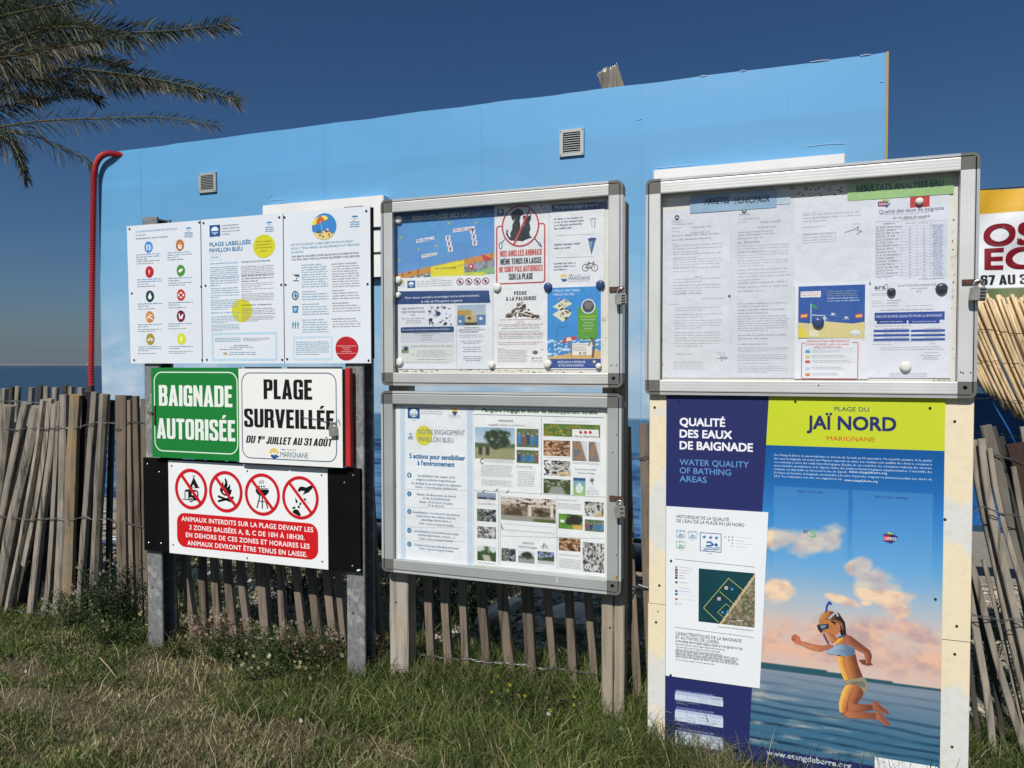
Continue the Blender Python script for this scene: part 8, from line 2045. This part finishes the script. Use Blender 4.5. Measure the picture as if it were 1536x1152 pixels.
parts = [blades(190000, (-4.4, 1.3), (1.35, 2.95), .03, .075, .0019, 1, hfield, gcol, 1.3, kp),
         blades(36000, (-2.6, 1.3), (1.6, 2.9), .05, .12, .0016, 2, hfield, gcol, 1.1),
         blades(6000, (-2.0, 1.3), (2.5, 2.9), .10, .20, .0015, 3, lambda x, y: .6+.5*np.clip((x+1.6)/1.2, 0, 1)*np.clip((.0-x)/.4+.6, .5, 1), gcol, 1.2),
         blades(9000, (-6.5, -2.6), (2.6, 4.2), .03, .08, .0018, 4, None, gcol, 1.2),
         blades(14000, (-3.5, 1.6), (2.85, 3.9), .04, .15, .0018, 6, lambda x, y: .4+1.1*np.clip(fbm(x*2, y*2, 2, 8)*2-.6, 0, 1), gcol, 1.2, lambda x, y, r: fbm(x*2, y*2, 2, 8) > .42),
         blades(420, (-.5, 1.25), (2.34, 2.5), .10, .24, .0009, 7, None, gcol, 1.3), blades(900, (-.5, -.05), (2.36, 2.5), .06, .16, .0011, 17, None, gcol, 1.3)]
join_blades('grass', parts, 'grass', 'rough green grass with dry straw patches in front of and around the fence', 'grass')
# pale straw stems lying in the turf
parts = [blades(1300, (-3.6, 1.0), (1.5, 2.7), .06, .16, .0011, 9, None, lambda x, y, r, n: drys[r.randint(0, 2, n)]*r.uniform(.9, 1.3, (n, 1)), 1.9, lambda x, y, r: r.random_sample(len(x)) < .25+.75*dry(x, y))]
join_blades('straw', parts, 'grass', 'dry straw stems lying in the short turf', 'straw')

def cover():
    r = np.random.RandomState(77); n = 30000; x = r.uniform(-3.8, 1.0, n); y = r.uniform(1.45, 2.75, n)
    k = (fbm(x*2.3+1, y*3+7, 3, 61) > .53)*(dry(x, y) < .6)*((x < -.6) | (y < 2.1)); x, y = x[k], y[k]; n = len(x); z = ground_z(x, y)+r.uniform(.004, .035, n)
    a = r.uniform(0, 6.28, n); el = r.uniform(.0, .9, n); L = r.uniform(.007, .017, n); d = np.stack([np.cos(a)*np.cos(el), np.sin(a)*np.cos(el), np.sin(el)], 1); s = np.stack([-np.sin(a), np.cos(a), r.uniform(-.4, .4, n)], 1)
    p = np.stack([x, y, z], 1); L = L[:, None]
    V = np.stack([p, p+d*L*.45+s*L*.33, p+d*L+np.array([[0, 0, -.002]]), p+d*L*.45-s*L*.33], 1).reshape(-1, 3); Q = np.arange(n)[:, None]*4+np.array([[0, 1, 2, 3]])
    g = greens[r.randint(0, 4, n)]*np.array([[.8, 1.0, .8]])*r.uniform(.6, 1.2, (n, 1)); C = np.repeat(g, 4, 0)
    join_blades('clover', [(V, Q, np.zeros((0, 3), int), C)], 'grass', 'small broad-leaved plants creeping through the turf', 'ground cover')
cover()
def weed(name, px, py, Y, rx, rz, n, cols, label, cat, leaf=.012, flowers=0, fcol=(.75, .72, .66), seed=0, stems=30, ry=None):
    c = at(px, py, Y); r = random.Random(seed); base = float(ground_z(c.x, Y)); g = empty(name, (c.x, Y, base), label, cat)
    ry = ry or rx*.5; tips = []
    mb = MB()
    for i in range(stems):
        a = r.uniform(0, 6.28); q = r.random()**.6; p0 = Vector((c.x+rx*.35*math.cos(a)*q, Y+ry*.35*math.sin(a)*q, base-.01)); h = rz*r.uniform(.5, 1.05)
        p2 = Vector((c.x+rx*math.cos(a)*q, Y+ry*math.sin(a)*q, base+h)); p1 = p0.lerp(p2, .5)+Vector((0, 0, h*.12)); S = [p0*(1-t)**2+p1*2*t*(1-t)+p2*t*t for t in (0, .25, .5, .75, 1)]
        mb.tube(S, [.002, .0018, .0015, .0012, .0008], 4, col=tuple(v*1.2 for v in cols[0])); tips.append(S)
    mb.build('stems', M['leaf'], g)
    mb = MB()
    for i in range(n):
        S = r.choice(tips); t = r.uniform(.5, 4); k = min(int(t), 3); p = S[k].lerp(S[k+1], t-k)+Vector((r.gauss(0, .014), r.gauss(0, .014), r.gauss(0, .012)))
        d = Vector((r.gauss(0, 1), r.gauss(0, 1), r.gauss(.3, .7))).normalized(); s = d.cross(Vector((r.random(), r.random(), r.random()-.5))).normalized(); l = leaf*r.uniform(.6, 1.4); cc = r.choice(cols); b = r.uniform(.7, 1.3)
        mb.add([p, p+d*l*.5+s*l*.24, p+d*l, p+d*l*.5-s*l*.24], [(0, 1, 2, 3)], tuple(v*b for v in cc))
    mb.build('foliage', M['leaf'], g)
    if flowers:
        mb = MB()
        for i in range(flowers):
            S = r.choice(tips); p = S[4]+Vector((r.gauss(0, .015), r.gauss(0, .012), r.gauss(0, .012))); q = r.uniform(.003, .0055)
            for k in range(5):
                a = k*1.256+r.random()*.3; d = Vector((math.cos(a), -.3, math.sin(a))); e = Vector((math.cos(a+.6), -.3, math.sin(a+.6))); mb.add([p, p+d*q*1.4, p+(d+e)*q, p+e*q*1.4], [(0, 1, 2, 3)], fcol)
        mb.build('blossom', M['leaf'], g)
DGc = [(.035, .055, .022), (.05, .075, .028), (.028, .042, .018), (.07, .09, .035)]; BRc = [(.16, .09, .055), (.12, .075, .045), (.20, .13, .085), (.07, .08, .035)]; MGc = [(.06, .09, .03), (.09, .12, .045), (.045, .065, .025)]
weed('flowering_bush', 172, 900, D+.09, .22, .34, 2600, DGc, 'dark green bush with tiny pale flowers against the left stakes', 'bush', .014, 30, (.40, .37, .31), 1, 70)
weed('flowering_bush', 110, 930, D+.05, .20, .20, 1300, MGc, 'low loose bush with small pale flowers at the foot of the left stakes', 'bush', .012, 26, (.42, .38, .32), 2, 45)
weed('dry_weed', 330, 940, D+.10, .22, .15, 1200, BRc+MGc, 'low weed with dry brown seed heads between the left steel post and the slats', 'weed', .011, 60, (.50, .38, .32), 3, 50)
weed('dry_weed', 470, 975, D+.05, .20, .17, 1400, BRc+MGc, 'reddish brown dry weed left of the right steel post', 'weed', .011, 40, (.46, .34, .3), 4, 55)
weed('green_weed', 400, 985, D-.06, .24, .10, 1500, MGc, 'low bright green weed patch under the prohibition sign with a white flower head', 'weed', .013, 30, (.7, .62, .3), 5, 60)
weed('green_weed', 790, 1050, D-.02, .22, .09, 1100, MGc, 'low green weed with yellow flowers in front of the middle slats', 'weed', .012, 14, (.65, .5, .06), 6, 45)
weed('dry_weed', 555, 1000, D+.10, .07, .20, 500, BRc, 'brown dry weed between the right steel post and the pale wooden post', 'weed', .010, 16, (.45, .34, .3), 7, 22)
weed('dark_bush', 440, 880, 3.25, .42, .42, 2600, DGc+BRc, 'dark red and green bush behind the slats under the prohibition sign', 'bush', .018, 0, seed=8, stems=60)
weed('dark_bush', 700, 930, 3.3, .5, .30, 2200, DGc, 'dark green bush in the shade behind the middle slats', 'bush', .02, 0, seed=9, stems=50)
weed('dark_bush', 250, 900, 3.2, .25, .26, 1300, DGc, 'small dark bush behind the left steel post', 'bush', .016, 0, seed=10, stems=40)
weed('green_weed', 1475, 810, 3.25, .25, .35, 1200, MGc, 'green weed growing behind the right leaning slats', 'weed', .016, 0, seed=11, stems=40)
weed('green_weed', 740, 900, 3.15, .05, .10, 160, [(.16, .22, .05), (.12, .18, .04)], 'small bright green tuft by the pale rock behind the middle slats', 'weed', .014, 0, seed=12, stems=12)
weed('green_weed', 345, 975, D+.02, .22, .13, 1500, MGc, 'leafy green weed at the foot of the slats beside the left steel post', 'weed', .014, 12, (.5, .46, .3), 21, 50)
weed('green_weed', 445, 968, D+.03, .26, .17, 2200, MGc+DGc, 'taller leafy green weed in front of the slats under the prohibition sign', 'weed', .015, 10, (.5, .4, .34), 22, 70)
weed('green_weed', 265, 985, D-.02, .10, .09, 500, MGc+BRc, 'small brownish green weed at the foot of the left steel post', 'weed', .012, 4, (.5, .4, .34), 23, 24)
weed('green_weed', 175, 962, D+.0, .20, .12, 1400, MGc, 'spreading green weed in front of the dark bush at the left stakes', 'weed', .013, 10, (.6, .5, .2), 24, 46)
# white flower heads
r9 = random.Random(6)
for i, (px, py) in enumerate(((405, 982), (40, 1035), (180, 1090), (823, 1070), (932, 1092), (94, 963), (452, 1080))):
    Y = (D-.08, 2.15, 2.12, D-.10, D-.03, 2.4, 2.1)[i]; p = at(px, py, Y); b = float(ground_z(p.x, p.y)); z = max(p.z, b+.015)
    g = empty('flower', (p.x, p.y, b), ['white fluffy flower head under the prohibition sign', 'white flower in the short turf at the left edge', 'white flower low in the left foreground turf', 'white flower in the grass before the middle slats', 'white flower beside the tan wooden post', 'white flower head at the foot of the left stakes', 'white flower in the dry foreground turf, centre left'][i], 'flower')
    mb = MB(); mb.tube([(p.x, p.y, b-.005), (p.x+.002, p.y, (b+z)/2), (p.x, p.y, z)], .0009, 5, col=(.08, .10, .04)); mb.build('stem', M['leaf'], g)
    mb = MB()
    for k in range(9):
        a = k*.7; d = Vector((math.cos(a), -.25, math.sin(a)))*.0075; e = Vector((math.cos(a+.45), -.25, math.sin(a+.45)))*.0075; q = Vector((p.x, p.y-.001, z)); mb.add([q, q+d, q+e], [(0, 1, 2)], (.78, .76, .7))
    mb.build('petals', M['leaf'], g)
# fallen dry stalk
a, b = at(150, 1005, 2.3), at(176, 1045, 2.22); a.z = float(ground_z(a.x, a.y))+.05; b.z = float(ground_z(b.x, b.y))+.02
mb = MB(); mb.tube([a, (a+b)/2+Vector((0, 0, .006)), b], [.003, .0026, .002], 6, col=(.38, .32, .2)); tag(mb.build('dry_stalk', M['leaf'], loc=b), 'single dry stalk lying in the grass near the left steel post', 'stalk')
print('objects', len(bpy.data.objects), 'tris', sum(len(o.data.loop_triangles) if False else sum(len(p.vertices)-2 for p in o.data.polygons) for o in bpy.data.objects if o.type == 'MESH' and o.data.users))
